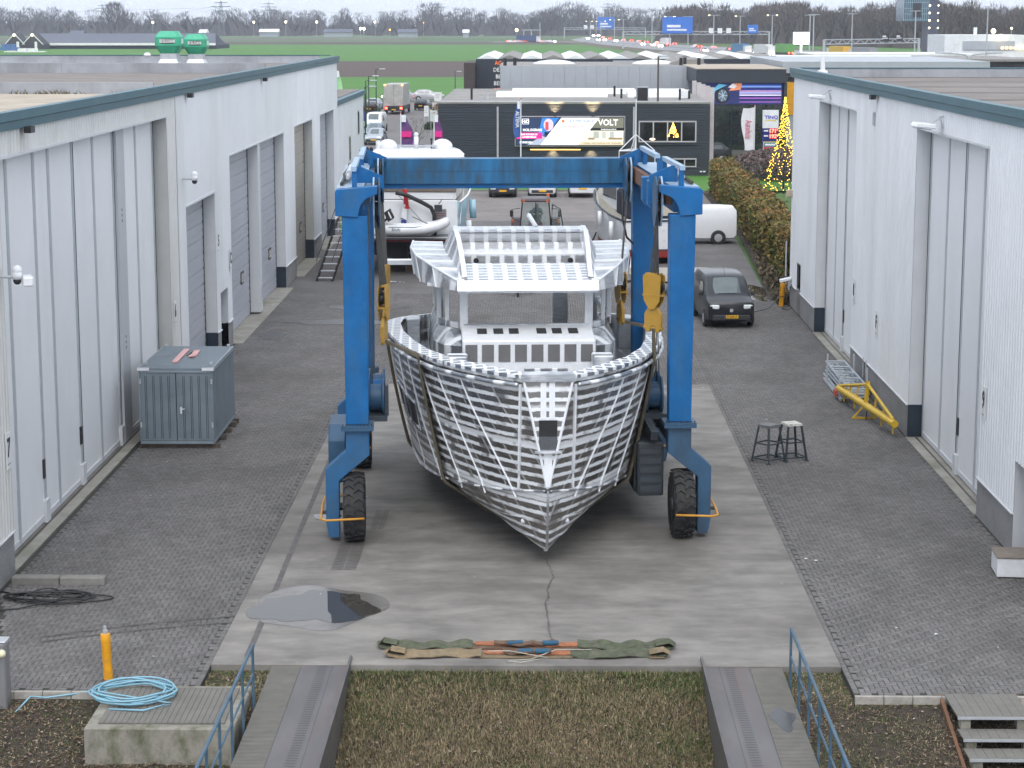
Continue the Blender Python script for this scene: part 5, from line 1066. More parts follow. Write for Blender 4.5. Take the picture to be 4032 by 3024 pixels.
# steel storage container
CT = thing('storage_container', 'blue grey steel storage container with double doors by the folding doors', 'container', (-9.83, 57.25, 0))
m_ct = mat('container grey', (.205, .25, .285), .5, metal=.25, var=.09, scale=2, dirt=(.12, .135, .145), dirt_amt=.5, dscale=1.2); m_ctl = mat('container edge', (.27, .32, .36), .45, metal=.3, var=.1)
hx, hy, z0, z1 = 1.01, 1.95, .16, 2.22
for sx in (-1, 1):
    n = 26
    for i in range(n):
        y0 = -hy + .06 + i * (2 * hy - .12) / n; st = (2 * hy - .12) / n; b = MB(); b.prism([(y0, sx * (hx - .045)), (y0 + st * .2, sx * (hx - .045)), (y0 + st * .35, sx * (hx - .01)), (y0 + st * .85, sx * (hx - .01)), (y0 + st, sx * (hx - .045))], 'z', z0 + .06, z1 - .06)
        b.v = [(yy, xx, zz) for xx, yy, zz in b.v]; b.build('side_panel', m_ct, CT)
    # doors on the near end
    x0, x1 = sorted((sx * .012, sx * (hx - .03)))
    d = MB(); d.bx(x0, x1, -hy + .02, -hy + .06, z0 + .07, z1 - .12); dr = d.build('door', m_ct, CT)
    for k in range(4):
        xc = x0 + (x1 - x0) * (.16 + .215 * k) + (.04 if sx > 0 else 0)
        for dx in (-.022, .022): q = MB(); q.bx(xc + dx - .008, xc + dx + .008, -hy + .008, -hy + .02, z0 + .12, z1 - .2); q.build('groove', mat('container groove', (.075, .095, .11), .6), dr)
    for z in (.6, 1.8): q = MB(); q.bx(*sorted((sx * (hx - .06), sx * (hx - .02))), -hy - .01, -hy + .02, z, z + .14); q.build('hinge', m_galv, dr)
    b = MB(); b.bx(*sorted((sx * (hx - .03), sx * (hx + .015))), -hy - .015, hy + .015, z1 - .08, z1 + .02); b.build('roof_rail', m_ctl, CT)
    b = MB(); b.bx(*sorted((sx * (hx - .05), sx * hx)), -hy - .005, -hy + .05, z0, z1 - .08); b.build('corner_post', m_ct, CT)
    b = MB(); b.bx(*sorted((sx * .72, sx * (hx + .03))), -hy - .03, -hy - .004, z1 - .05, z1 + .03); b.build('corner_plate', m_wplast, CT)
    for y in (-hy + .5, hy - .2): b = MB(); b.bx(*sorted((sx * (hx - .16), sx * (hx - .08))), y, y + .12, z1 + .02, z1 + .09); b.build('lifting_eye', m_galv, CT)
for i in range(30): y0 = -hy + i * 2 * hy / 30; b = MB(); b.bx(-hx + .03, hx - .03, y0 + .012, y0 + 2 * hy / 30 - .018, z1 - .06, z1 + .012); b.build('roof_panel', m_ct, CT)
b = MB(); b.bx(-hx, hx, hy - .05, hy, z0, z1 - .08); b.build('back_wall', m_ct, CT); b = MB(); b.bx(-hx, hx, -hy, hy, z0 - .02, z0 + .06); b.build('base_frame', m_ctl, CT)
b = MB(); b.bx(-hx, hx, -hy - .005, -hy + .05, z1 - .11, z1 - .05); b.build('lintel', m_ctl, CT)
b = MB(); b.bx(.10, .15, -hy - .012, -hy + .02, .98, 1.16); b.bx(.11, .23, -hy - .045, -hy - .02, 1.1, 1.125); b.build('door_handle', m_wplast, CT)
for y in (-hy + .1, -.7, .3, 1.2, hy - .25): b = MB(); b.bx(-hx - .02, hx + .14, y, y + .1, 0.01, z0 - .022); b.build('skid_timber', mat('old timber', (.11, .09, .075), .9, var=.3, scale=8), CT)
m_pink = mat('pink insulation board', (.62, .36, .35), .8, var=.1, scale=5)
b = MB(); b.box((-10.02, 57.3, 2.26), (.16, 2.3, .035), R(1)); b.build('pink_plank', m_pink, label='long pink board on the container roof', cat='board', group='pink boards on the container')
b = MB(); b.box((-9.68, 57.7, 2.26), (.17, 1.0, .04), R(3)); b.box((-9.69, 57.2, 2.275), (.15, .3, .03), R(-8)); b.build('pink_plank', m_pink, label='short torn pink board on the container roof', cat='board', group='pink boards on the container')
b = MB(); b.tube((-9.86, 57.4, 2.25), (-9.80, 58.3, 2.25), .014, 6); b.build('steel_rod', m_black, label='thin dark rod between the pink boards on the container', cat='rod')

# ================================================================== VEHICLES
m_plate = mat('yellow number plate', (.80, .44, .01), .4); m_hl = mat('headlamp glass', (.75, .78, .8), .1, spec=.9); m_tail = mat('tail lamp red', (.45, .02, .02), .2)
m_headlit = mat('lit headlamp', (1, .95, .82), .3, emit=16, ecol=(1, .93, .78)); m_taillit = mat('lit tail lamp', (1, .03, .02), .3, emit=9, ecol=(1, .05, .025)); m_amber = mat('lit amber lamp', (1, .4, .05), .3, emit=5, ecol=(1, .4, .05))
m_cglass = mat('car glass', (.05, .06, .066), .06, spec=1.0); m_bump = mat('grey plastic trim', (.03, .03, .033), .55)
def paint(nm, c, metal=.1): return mat(nm, c, .3, metal, var=.03, coat=.2, spec=.4, dirt=tuple(x * .8 + .02 for x in c), dirt_amt=.3, dscale=2)
KINDS = {  # L, W, stations (y, z_low, z_belt, z_top, belt width, top width), windscreen pair, rear pair, side window pairs, wheels y, wheel radius
 'van': (4.45, 1.83, [(-2.2, .30, .80, .86, .88, .80), (-2.12, .24, .92, .99, .96, .90), (-1.65, .22, 1.02, 1.13, 1.0, .90), (-1.38, .22, 1.05, 1.2, 1.0, .88), (-.62, .22, 1.08, 1.80, 1.0, .86), (.2, .22, 1.1, 1.87, 1.0, .86), (1.3, .22, 1.1, 1.87, 1.0, .86), (2.08, .25, 1.1, 1.82, .99, .84), (2.22, .35, 1.1, 1.70, .96, .82)], (3, 4), None, [(4, 5)], (-1.38, 1.42), .31),
 'hatch': (4.2, 1.76, [(-2.1, .38, .62, .66, .78, .66), (-2.0, .24, .72, .78, .93, .82), (-1.3, .2, .86, .93, 1.0, .8), (-.95, .2, .90, .98, 1.0, .78), (-.15, .2, .93, 1.42, 1.0, .70), (.5, .2, .95, 1.48, 1.0, .70), (1.25, .2, .97, 1.42, 1.0, .68), (1.85, .25, .98, 1.08, .98, .72), (2.08, .35, .86, .92, .92, .74)], (3, 4), (6, 7), [(4, 5), (5, 6)], (-1.3, 1.25), .31),
 'suv': (4.6, 1.86, [(-2.3, .45, .78, .82, .80, .7), (-2.2, .3, .88, .94, .94, .84), (-1.4, .26, 1.0, 1.06, 1.0, .82), (-1.05, .26, 1.03, 1.12, 1.0, .8), (-.3, .26, 1.05, 1.58, 1.0, .72), (.5, .26, 1.07, 1.65, 1.0, .72), (1.5, .26, 1.09, 1.60, 1.0, .70), (2.1, .3, 1.1, 1.15, .98, .74), (2.3, .42, .95, 1.0, .93, .76)], (3, 4), (6, 7), [(4, 5), (5, 6)], (-1.4, 1.35), .35),
 'estate': (4.6, 1.8, [(-2.3, .36, .6, .64, .78, .66), (-2.2, .24, .72, .77, .93, .82), (-1.4, .2, .86, .92, 1.0, .8), (-1.0, .2, .9, .97, 1.0, .78), (-.2, .2, .92, 1.40, 1.0, .70), (.6, .2, .94, 1.45, 1.0, .70), (1.8, .2, .96, 1.40, 1.0, .68), (2.15, .25, .97, 1.06, .98, .72), (2.3, .35, .85, .92, .93, .76)], (3, 4), (6, 7), [(4, 5), (5, 6)], (-1.4, 1.35), .31),
 'transporter': (4.9, 1.9, [(-2.42, .42, .85, .9, .82, .76), (-2.32, .28, 1.0, 1.06, .95, .88), (-1.9, .24, 1.12, 1.2, 1.0, .88), (-1.7, .24, 1.14, 1.26, 1.0, .86), (-1.05, .24, 1.14, 1.88, 1.0, .86), (-.4, .24, 1.14, 1.96, 1.0, .86), (1.5, .24, 1.14, 1.97, 1.0, .86), (2.3, .26, 1.14, 1.93, .99, .85), (2.45, .4, 1.14, 1.75, .97, .84)], (3, 4), None, [(4, 5)], (-1.5, 1.5), .34)}
def car(name, lab, kind, loc, rz, pm, cat='car', group=None, plate='', lit=None, detail=True):
    L, W, st, ws, rw, sw, wy, wr = KINDS[kind]; t = thing(name, lab, cat, loc, rz, group); h = W / 2; rings = []; P = []
    for (y, zb, zl, zt, fb, ft) in st:
        wb, wt = h * fb, h * ft; zm = zb + (zl - zb) * .45
        half = [(wb * .90, zb), (wb * .985, zb + .08), (wb, zm), (wb * .985, zl), (wt + (wb - wt) * .28, zl + (zt - zl) * .72), (wt * .93, zt - .02 * (zt - zl)), (wt * .5, zt + .012)]
        rings.append([(x, y, z) for x, z in half] + [(-x, y, z) for x, z in half[::-1]]); P.append((y, zl, zt, wb, wt))
    b = MB(); b.loft(rings); b.build('body', pm, t, smooth='auto')
    def overlay(q, nm, m, shrink=.09, off=.008):
        q = [Vector(v) for v in q]; c = sum(q, Vector()) / 4; n = (q[1] - q[0]).cross(q[3] - q[0]).normalized(); q = [v + (c - v) * shrink + n * off for v in q]; bb = MB(); bb.quad(*q); return bb.build(nm, m, t)
    def top(i, s_): y, zl, zt, wb, wt = P[i]; return (s_ * wt * .93, y, zt - .02 * (zt - zl))
    def mid(i): y, zl, zt, wb, wt = P[i]; return (y, zt + .012)
    a, c = ws
    bb = MB(); (ya, za), (yc, zc) = mid(a), mid(c); wa, wc = P[a][4] * .9, P[c][4] * .86; n = Vector((0, -(zc - za), (yc - ya))).normalized() * .014; n = Vector((0, n.y, abs(n.z)))
    ring = lambda y, z, w_: [Vector((x * w_, y, z - .02 * (abs(x) ** 2) - .03 * (abs(x) == 1))) + n for x in (-1, -.5, 0, .5, 1)]
    bb.loft([ring(ya + .05 * (yc - ya), za + .05 * (zc - za), wa), ring(ya + .93 * (yc - ya), za + .93 * (zc - za), wc)], close=False, caps=False); bb.build('windscreen', mat('sky toned windscreen', (.10, .125, .13), .06, spec=1.0), t)  # glass colour lightened to stand in for reflected sky
    for s_ in (-1, 1):
        for (i, j) in sw:
            def sp_(k, f): y, zl, zt, wb, wt = P[k]; x0, x1 = wb * .985, wt + (wb - wt) * .28; return (s_ * (x0 + (x1 - x0) * f), y, zl + (zt - zl) * .72 * f)
            q = [sp_(i, .12), sp_(j, .12), sp_(j, .97), sp_(i, .97)]; 
            if i == ws[1]: q[3] = tuple(np.array(q[3]) * .8 + np.array(q[2]) * .2); q[0] = tuple(np.array(sp_(i - 1, .3)) * .35 + np.array(q[0]) * .65)
            overlay(q if s_ > 0 else q[::-1], 'side_window', m_cglass, .05, .012)
        for y in wy:
            wn = thing('wheel', None, None, (s_ * (h - .055), y, wr)); wn.parent = t
            bb = MB(); bb.lathe([(wr * .6, -.1), (wr * .94, -.1), (wr, -.07), (wr, .07), (wr * .94, .1), (wr * .6, .1)], n=20, ax='x'); bb.build('tyre', m_tyre, wn, smooth='auto')
            bb = MB(); x0 = s_ * .112; bb.lathe([(.03, x0 * 1.05), (wr * .3, x0), (wr * .62, x0 * .9), (wr * .62, -x0)], n=14, ax='x'); bb.build('rim', mat('alloy rim', (.42, .43, .45), .4, metal=.2), wn)
            bb = MB(); bb.lathe([(wr * 1.17, s_ * (h * .9)), (wr * 1.17, s_ * (h + .012)), (wr * .3, s_ * (h + .012))], c=(0, y, wr), n=20, ax='x'); bb.build('wheel_arch', m_bump, t)
        y0 = st[1][0]; zl = st[1][2]
        bb = MB(); bb.box((s_ * h * .70, st[0][0] + .045, st[0][2] + (.0 if kind != 'van' else .03)), (h * .40, .14, .16), Matrix.Rotation(s_ * .32, 3, 'Z')); bb.build('headlight', m_headlit if lit in ('head', 'both') else m_hl, t, bevel=.03)
        yr = st[-1][0]; zr = st[-1][2]
        bb = MB(); bb.box((s_ * h * .86, yr - .06, zr * .86), (h * .14, .12, .3 if kind in ('van', 'transporter') else .16)); bb.build('tail_light', m_taillit if lit in ('tail', 'both') else m_tail, t, bevel=.02)
        if detail:
            yw = st[4][0]; zw = st[4][2]; bb = MB(); bb.box((s_ * (h + .09), yw - .35, zw + .12), (.16, .1, .17)); bb.build('mirror', m_bump, t, bevel=.04)
            bb = MB(); bb.bx(*sorted((s_ * (h * .99), s_ * (h * 1.005))), yw + .5, yw + .62, zw - .16, zw - .12); bb.build('door_handle', m_bump, t)
    y0 = st[0][0]
    bb = MB(); bb.box((0, y0 + .02, .42), (W * .78, .10, .2)); bb.build('bumper', m_bump, t, bevel=.03)
    bb = MB(); bb.box((0, y0 + .045, st[0][2] - .07), (W * .5, .08, .12)); bb.build('grille', m_black, t, bevel=.02)
    bb = MB(); bb.box((0, y0 - .045, .46), (.52, .012, .12)); pl_ = bb.build('number_plate', m_plate, t)
    bb = MB(); bb.box((-.235, y0 - .053, .46), (.045, .005, .115)); bb.build('plate_band', mat('plate blue', (.02, .06, .4), .4), pl_)
    if plate: text('plate_letters', plate, .105, m_signb, pl_, (.02, y0 - .054, .46), ext=.001, bold=.002)
    yr = st[-1][0]; bb = MB(); bb.box((0, yr + .012, .62), (.52, .012, .12)); bb.build('number_plate', m_plate, t)
    if rw:
        (ya, za), (yc, zc) = mid(rw[0]), mid(rw[1]); w0, w1 = P[rw[0]][4] * .84, P[rw[1]][4] * .84; bb = MB(); f = lambda u, w_, o: [( -w_, ya + (yc - ya) * u + .01, za + (zc - za) * u + .012), (w_, ya + (yc - ya) * u + .01, za + (zc - za) * u + .012)]
        bb.loft([f(.1, w0, 0), f(.9, w1, 0)], close=False, caps=False); bb.build('rear_window', m_cglass, t)
    elif kind in ('van',): bb = MB(); bb.bx(-h * .62, h * .62, yr - .005, yr + .01, 1.15, 1.6); bb.build('rear_window', m_cglass, t)
    return t
p_dark = paint('dark graphite paint', (.014, .015, .02), .3); p_white = paint('white vehicle paint', (.68, .69, .71), 0); p_silver = paint('silver paint', (.40, .43, .48), .5); p_black = paint('black paint', (.015, .016, .02)); p_grey = paint('dark grey paint', (.06, .065, .075), .4)
D = car('parked_van', 'dark graphite small van parked facing the camera by door eight', 'van', (7.2, 80.2, 0), R(4), p_dark, 'van', None, 'N·268·LF')
b = MB(); b.tube((0, -.45, 1.83), (0, -.15, 2.1), .008, 5); b.build('aerial', m_black, D)
b = MB(); b.lathe([(.07, -2.235), (.07, -2.215)], c=(0, 0, .70), n=14, ax='y'); b.build('badge', m_galv, D)
for s_ in (-1, 1): b = MB(); b.lathe([(.055, -2.205), (.055, -2.16)], c=(s_ * .66, 0, .42), n=12, ax='y'); b.build('fog_lamp', m_hl, D)
b = MB(); b.bx(-.1, .1, -.92, -.9, 1.2, 1.32); b.build('dash_sticker', m_wplast, D)
car('white_van', 'white panel van parked across in front of the hedge', 'transporter', (7.95, 109.3, 0), R(-90), p_white, 'van')
car('parked_car', 'dark grey car facing the camera, leftmost of the three by the lawn', 'hatch', (-2.35, 139.3, 0), R(0), p_grey, 'car', 'cars parked along the lawn')
car('parked_car', 'white van-like car facing the camera, between two parked cars', 'van', (.28, 139.4, 0), R(0), p_white, 'car', 'cars parked along the lawn')
car('parked_car', 'small white car parked tail first towards the tractor', 'hatch', (2.95, 139.2, 0), R(180), p_white, 'car', 'cars parked along the lawn')
# street traffic
car('street_car', 'silver car parked nose out on the left kerb of the street', 'hatch', (-15.5, 198.8, 0), R(-3), p_silver, 'car', 'cars in the street')
car('street_van', 'white van parked behind the silver car in the street', 'transporter', (-17.3, 222, 0), R(-4), p_white, 'van', 'cars in the street')
car('street_car', 'blue grey car between silver car and white van', 'hatch', (-16.4, 209, 0), R(-4), paint('blue grey paint', (.16, .22, .28), .3), 'car', 'cars in the street')
car('street_car', 'dark red black car seen from behind on the left verge', 'hatch', (-21.3, 266, 0), R(176), paint('dark maroon paint', (.035, .018, .02)), 'car', 'cars in the street')
car('street_car', 'grey estate car in front of the dark verge car', 'estate', (-21.9, 279, 0), R(176), p_silver, 'car', 'cars in the street')
car('street_car', 'silver estate car crossing left of the lorry', 'suv', (-20.4, 304, 0), R(-92), p_silver, 'car', 'cars in the street', lit='both')
car('street_car', 'silver car crossing right of the lorry', 'suv', (-16.2, 307, 0), R(88), paint('pale silver paint', (.45, .45, .47), .4), 'car', 'cars in the street')
car('street_car', 'black car parked on the right verge near the lorry', 'hatch', (-15.2, 276, 0), R(172), p_black, 'car', 'cars in the street')
car('street_car', 'white car half hidden behind the black office corner', 'hatch', (-9.0, 232, 0), R(95), p_white, 'car', 'cars in the street')
car('street_car', 'white car half hidden behind the small white building', 'hatch', (-17.0, 174.0, 0), R(60), p_white, 'car', 'cars in the street')
car('street_car', 'dark car parked by the glass showroom corner', 'suv', (13.6, 172.5, 0), R(-75), p_black, 'car', 'cars in the street')
LR = thing('box_lorry', 'grey box lorry driving away up the street with tail lamps lit', 'lorry', (-18.0, 265.5, 0), R(-3))
b = MB(); b.bx(-1.22, 1.22, -3.2, 3.4, 1.05, 3.75); b.build('cargo_box', mat('dirty lorry box', (.42, .41, .40), .6, var=.14, scale=1.5, dirt=(.22, .19, .17), dirt_amt=.6, dscale=.9), LR, bevel=.03)
b = MB(); b.bx(-.012, .012, -3.215, -3.2, 1.1, 3.7); b.build('door_seam', m_black, LR)
b = MB(); b.bx(-1.1, 1.1, 3.5, 5.3, .6, 2.9); b.build('cab', p_white, LR, bevel=.15); b = MB(); b.bx(-1.15, 1.15, -3.15, 5.0, .5, 1.04); b.build('chassis', m_bump, LR)
b = MB(); b.bx(-1.2, 1.2, -3.3, -3.16, .45, .85); b.build('rear_bumper', m_black, LR)
for s_ in (-1, 1):
    b = MB(); b.box((s_ * .95, -3.32, .78), (.3, .06, .24)); b.build('tail_light', m_taillit, LR); b = MB(); b.box((s_ * 1.1, -3.23, 3.66), (.2, .06, .16)); b.build('marker_lamp', m_amber, LR)
    for y in (-2.0, 4.1): b = MB(); b.lathe([(.2, s_ * .95), (.48, s_ * .95), (.48, s_ * 1.2), (.2, s_ * 1.2)], c=(0, y, .48), n=18, ax='x'); b.build('wheel', m_tyre, LR)
b = MB(); b.box((0, -3.31, .6), (.52, .02, .12)); b.build('number_plate', m_plate, LR)
# flat trailer behind the graphite van
TR = thing('flat_trailer', 'low pale flatbed trailer behind the graphite van', 'trailer', (5.9, 88.6, 0), R(2))
b = MB(); b.bx(-1.9, 1.5, -.9, .9, .68, .74); b.build('bed', mat('plywood bed', (.35, .32, .27), .8, var=.15), TR)
for y in (-.92, .9): b = MB(); b.bx(-1.9, 1.5, y, y + .03, .6, .98); b.build('side_board', mat('pale trailer side', (.55, .54, .50), .5, var=.08), TR)
for y in (-.8, .65):
    for x in (.35, 1.05): b = MB(); b.lathe([(.1, y), (.31, y), (.31, y + .18), (.1, y + .18)], c=(x, 0, .31), n=18, ax='y'); b.build('wheel', m_tyre, TR); b = MB(); b.lathe([(.01, y - .012), (.18, y - .01), (.18, y + .02)], c=(x, 0, .31), n=14, ax='y'); b.build('wheel_rim', MAT['alloy rim'], TR)
b = MB(); b.bx(-1.85, 1.45, -.7, .7, .5, .66); b.build('frame', m_bump, TR); b = MB(); b.beam((-1.9, 0, .5), (-3.2, 0, .45), .1, .1); b.build('drawbar', m_bump, TR)
# launching dolly glimpsed through the wheelhouse
DY = thing('tow_dolly', 'black two wheeled tow dolly seen through the yacht wheelhouse', 'dolly', (-.85, 88.6, 0))
for s_ in (-1, 1): b = MB(); b.lathe([(.1, s_ * .45), (.33, s_ * .45), (.33, s_ * .7), (.1, s_ * .7)], c=(0, 0, .33), n=18, ax='x'); b.build('wheel', m_tyre, DY)
b = MB(); b.bx(-.5, .5, -.1, .1, .3, .46); b.build('axle_beam', m_black, DY); b = MB(); b.beam((0, 0, .4), (0, -1.6, .2), .1, .1); b.tube((0, -1.5, 0), (0, -1.5, .45), .04); b.build('drawbar', m_black, DY)
# charging cable and wall box by the far corner
b = MB(); b.path([(10.3, 83.6, 1.0), (10.2, 83.7, .5), (9.9, 84.0, .45), (9.3, 82.8, .12), (8.5, 82.0, .05), (8.0, 81.0, .02)], .018, 6); b.path([(10.25, 83.7, .9), (10.2, 83.5, .1), (9.9, 83.4, .03), (10.1, 83.0, .03), (10.25, 83.3, .06)], .016, 6)
b.build('power_cable', m_rub, smooth=True, label='grey power cable sagging from the wall box past the yellow bollard', cat='cable')
t = thing('wall_box', 'white sloping socket box on the plinth beside the yellow bollard', 'socket box', (10.18, 84.3, 1.0)); b = MB(); b.prism([(-.28, 0), (.16, .12), (.16, .2), (-.28, .1)], 'y', -.22, .22); b.build('cover', m_wplast, t); b = MB(); b.bx(.05, .19, -.15, .15, -.3, .1); b.build('sockets', m_stile, t)
# ================================================================== YACHTS ASHORE
m_gel = mat('white gelcoat', (.74, .75, .77), .25, var=.04, scale=2, coat=.3); m_lblue = mat('pale blue hull', (.36, .58, .68), .25, var=.05, coat=.3); m_anti = mat('black antifouling', (.018, .017, .018), .8, var=.25); m_redb = mat('red boot stripe', (.22, .015, .02), .5); m_rubr = mat('dark rubbing strake', (.03, .035, .045), .5)
m_canvas = mat('navy canvas', (.012, .015, .035), .9, var=.1); m_tan = mat('taupe canvas', (.16, .135, .115), .9, var=.1); m_teak = mat('weathered deck', (.32, .30, .25), .8, var=.2, scale=6); m_bronze = mat('propeller bronze', (.35, .33, .30), .4, metal=.6); m_redan = mat('red antifouling', (.25, .018, .016), .7, var=.12)
def yacht_hull(t, L, B, zd, zs, zk, ms, strips):
    """stern at y=0, bow at y=L; builds sides in bands. strips: list of (z0,z1,material,name)"""
    def hb(f, z):
        fl = (1 - max(0, (f - .35) / .65) ** 2.2); up = .86 + .14 * (z - zk) / (zd - zk); st_ = .93 + .07 * min(1, f / .2); return max(.02, B / 2 * fl * up * st_)
    fs_ = [0, .1, .2, .35, .5, .62, .74, .84, .92, .97, 1.0]
    def sheer(f): return (zs - zd) * max(0, f) ** 1.6
    for z0, z1, m, nm in strips:
        for sd in (-1, 1):
            rings = []
            for f in fs_:
                rake = (lambda z: L * f + (z - zk) * .12 * f ** 3)
                k = (1 if z1 >= zd else 0); zz1 = z1 + (sheer(f) if k else 0)
                rings.append([(sd * hb(f, z0), rake(z0), z0), (sd * hb(f, (z0 + zz1) / 2) * 1.005, rake((z0 + zz1) / 2), (z0 + zz1) / 2), (sd * hb(f, zz1), rake(zz1), zz1)])
            b = MB(); b.loft(rings, close=False, caps=False); b.build(nm, m, t, smooth=True)
        b = MB(); b.add([(-hb(0, z0), 0, z0), (hb(0, z0), 0, z0), (hb(0, z1), .0, z1), (-hb(0, z1), .0, z1)], [(0, 1, 2, 3)]); b.build('transom', m, t)
    z0 = strips[0][0]; r = [(hb(f, z0), L * f, z0) for f in fs_]; kl = [(0, L * f, z0 - (z0 - zk) * (1 - f ** 3)) for f in fs_]
    for sd in (-1, 1): b = MB(); b.loft([[kl[i], (sd * r[i][0], r[i][1], r[i][2])] for i in range(len(fs_))], close=False, caps=False); b.build('bottom', strips[0][2], t)
    b = MB(); b.add([(-hb(0, z0), 0, z0), (hb(0, z0), 0, z0), (0, 0, kl[0][2])], [(0, 1, 2)]); b.build('bottom_end', strips[0][2], t)
    dk = [(hb(f, zd) - .06, L * f, zd + sheer(f) - .12) for f in fs_]; b = MB(); n = len(dk); b.add(dk + [(-x, y, z) for x, y, z in dk], [(i, i + 1, n + i + 1, n + i) for i in range(n - 1)]); b.build('deck', m_teak, t)
    for sd in (-1, 1): b = MB(); b.path([(sd * (hb(f, zd) + .02), L * f + .1, zd + sheer(f) - .05) for f in fs_], .05, 6); b.build('rubbing_strake', m_gel if strips[-1][2] != m_gel else m_rubr, t, smooth=True)
    return hb
def stands(t, xs_, ys_, z):
    for x in xs_:
        for y in ys_: b = MB(); b.beam((x, y, z), (x * 1.25, y, .02), .07, .07); b.build('prop_stand', m_rubr, t)
    for y in ys_: b = MB(); b.box((0, y, .18), (.35, .5, .34)); b.build('keel_block', mat('keel timber', (.14, .10, .07), .9, var=.3, scale=5), t)
Y1 = thing('blue_yacht', 'white motor yacht with pale blue hull, stern on, dinghy on its platform', 'yacht', (-6.0, 95.2, 0), R(-1.5)); Y1.scale = (1.14, 1, 1.04)
yacht_hull(Y1, 13.5, 4.5, 3.25, 4.2, .55, None, [(.95, 1.42, m_anti, 'antifouling'), (1.42, 1.56, m_redb, 'boot_stripe'), (1.56, 1.75, m_rubr, 'lower_strake'), (1.75, 3.25, m_lblue, 'topside')])
b = MB(); b.bx(-2.02, 2.02, -.02, .06, 1.76, 3.28); b.build('stern_panel', m_gel, Y1, bevel=.03)
b = MB(); b.bx(-2.05, 2.05, -.95, .05, 1.62, 1.76); b.build('swim_platform', mat('platform grey', (.2, .21, .2), .6), Y1, bevel=.03)
b = MB(); b.bx(-2.06, 2.06, -.97, .05, 1.70, 1.74); b.build('platform_trim', m_gel, Y1)
for x in (1.35, -1.75): b = MB(); b.bx(x - .22, x + .22, -.05, -.02, 2.3, 2.9); b.build('vent_grille', mat('grey grille', (.26, .27, .28), .6), Y1); 
for i in range(5): b = MB(); b.bx(1.15, 1.55, -.06, -.05, 2.36 + i * .11, 2.39 + i * .11); b.build('grille_bar', m_redb, Y1)
b = MB(); b.bx(-.35, .35, -.03, -.021, 2.0, 3.1); b.build('stern_door', mat('gelcoat door', (.68, .69, .71), .3), Y1)
b = MB(); b.path([(-.3, -.06, 2.15), (0, -.07, 2.12), (.3, -.06, 2.15)], .018, 6); b.build('grab_handle', m_galv, Y1)
b = MB(); b.bx(-1.95, 1.95, .1, 4.6, 3.2, 4.35); b.build('aft_cabin', m_gel, Y1, bevel=.12)
b = MB(); b.bx(-1.97, 1.97, .05, .12, 3.62, 4.0); b.build('canvas_band', m_tan, Y1, bevel=.05)
b = MB(); b.bx(-1.85, 1.85, 4.4, 8.6, 3.2, 4.85); b.build('wheelhouse', m_gel, Y1, bevel=.15)
b = MB(); b.bx(-1.7, 1.7, 4.385, 4.4, 4.25, 4.7); b.build('cabin_window', m_cglass, Y1)
b = MB(); b.loft([[(-2.0, 3.0, 4.85), (2.0, 3.0, 4.85), (1.9, 3.0, 5.0), (-1.9, 3.0, 5.0)], [(-2.05, 5.5, 4.95), (2.05, 5.5, 4.95), (1.8, 5.5, 5.2), (-1.8, 5.5, 5.2)], [(-1.7, 8.8, 4.95), (1.7, 8.8, 4.95), (1.4, 8.8, 5.1), (-1.4, 8.8, 5.1)]]); b.build('hardtop', m_gel, Y1, bevel=.05)
for x, r in ((-1.35, .42), (1.0, .45)): b = MB(); b.ball((x, 6.6, 5.25), r, 16, 10, (1, 1, .85)); b.build('satellite_dome', m_gel, Y1, smooth=True)
b = MB(); b.bx(-.9, .9, 6.2, 6.3, 5.28, 5.36); b.tube((-.85, 6.25, 5.15), (-.85, 6.25, 5.4), .02); b.tube((.85, 6.25, 5.15), (.85, 6.25, 5.4), .02); b.build('light_bar', m_galv, Y1)
b = MB(); b.tube((-.1, 6.3, 5.2), (-.1, 6.3, 5.75), .1, 10); b.ball((-.1, 6.3, 5.85), .1, 10, 6); b.build('radar_post', m_gel, Y1, smooth=True)
b = MB(); b.tube((.55, 6.3, 5.2), (.55, 6.3, 5.6), .03); b.ball((.55, 6.3, 5.62), .06, 8, 6); b.build('mast_lamp', m_black, Y1); b = MB(); b.tube((-1.75, 6.4, 5.1), (-1.75, 6.4, 5.55), .1, 10); b.build('horn', m_gel, Y1)
for sd in (-1, 1):
    b = MB(); b.path([(sd * 2.1, .1, 2.2), (sd * 2.12, 1.0, 2.9), (sd * 2.2, 2.0, 3.9), (sd * 2.2, 6.0, 4.3)], .022, 6); b.build('side_rail', m_galv, Y1, smooth=True)
    b = MB(); b.path([(sd * 2.38, 4.5, 2.95), (sd * 2.42, 4.5, 2.1)], .14, 8); b.build('fender', m_lblue, Y1, smooth=True); b = MB(); b.path([(sd * 2.34, 2.2, 2.2), (sd * 2.38, 2.2, 1.5)], .12, 8); b.build('fender', m_gel, Y1, smooth=True)
b = MB(); b.prism([(-.5, .45), (.2, .45), (.1, 1.3), (-.45, 1.3)], 'x', -.03, .03); b.build('rudder', m_anti, Y1)
PR = thing('propeller', None, None, (.25, -.15, .72)); PR.parent = Y1
for k in range(4):
    a = k * math.pi / 2 + .4; q = MB(); q.add([(.05 * math.cos(a), 0, .05 * math.sin(a)), (.3 * math.cos(a - .35), -.05, .3 * math.sin(a - .35)), (.36 * math.cos(a), -.02, .36 * math.sin(a)), (.3 * math.cos(a + .35), .05, .3 * math.sin(a + .35))], [(0, 1, 2, 3)]); q.build('blade', m_bronze, PR)
b = MB(); b.tube((0, -.08, 0), (0, .5, .05), .05, 8); b.build('shaft', m_bronze, PR)
stands(Y1, (-1.6, 1.6), (1.0, 5.0, 9.0), 1.1)
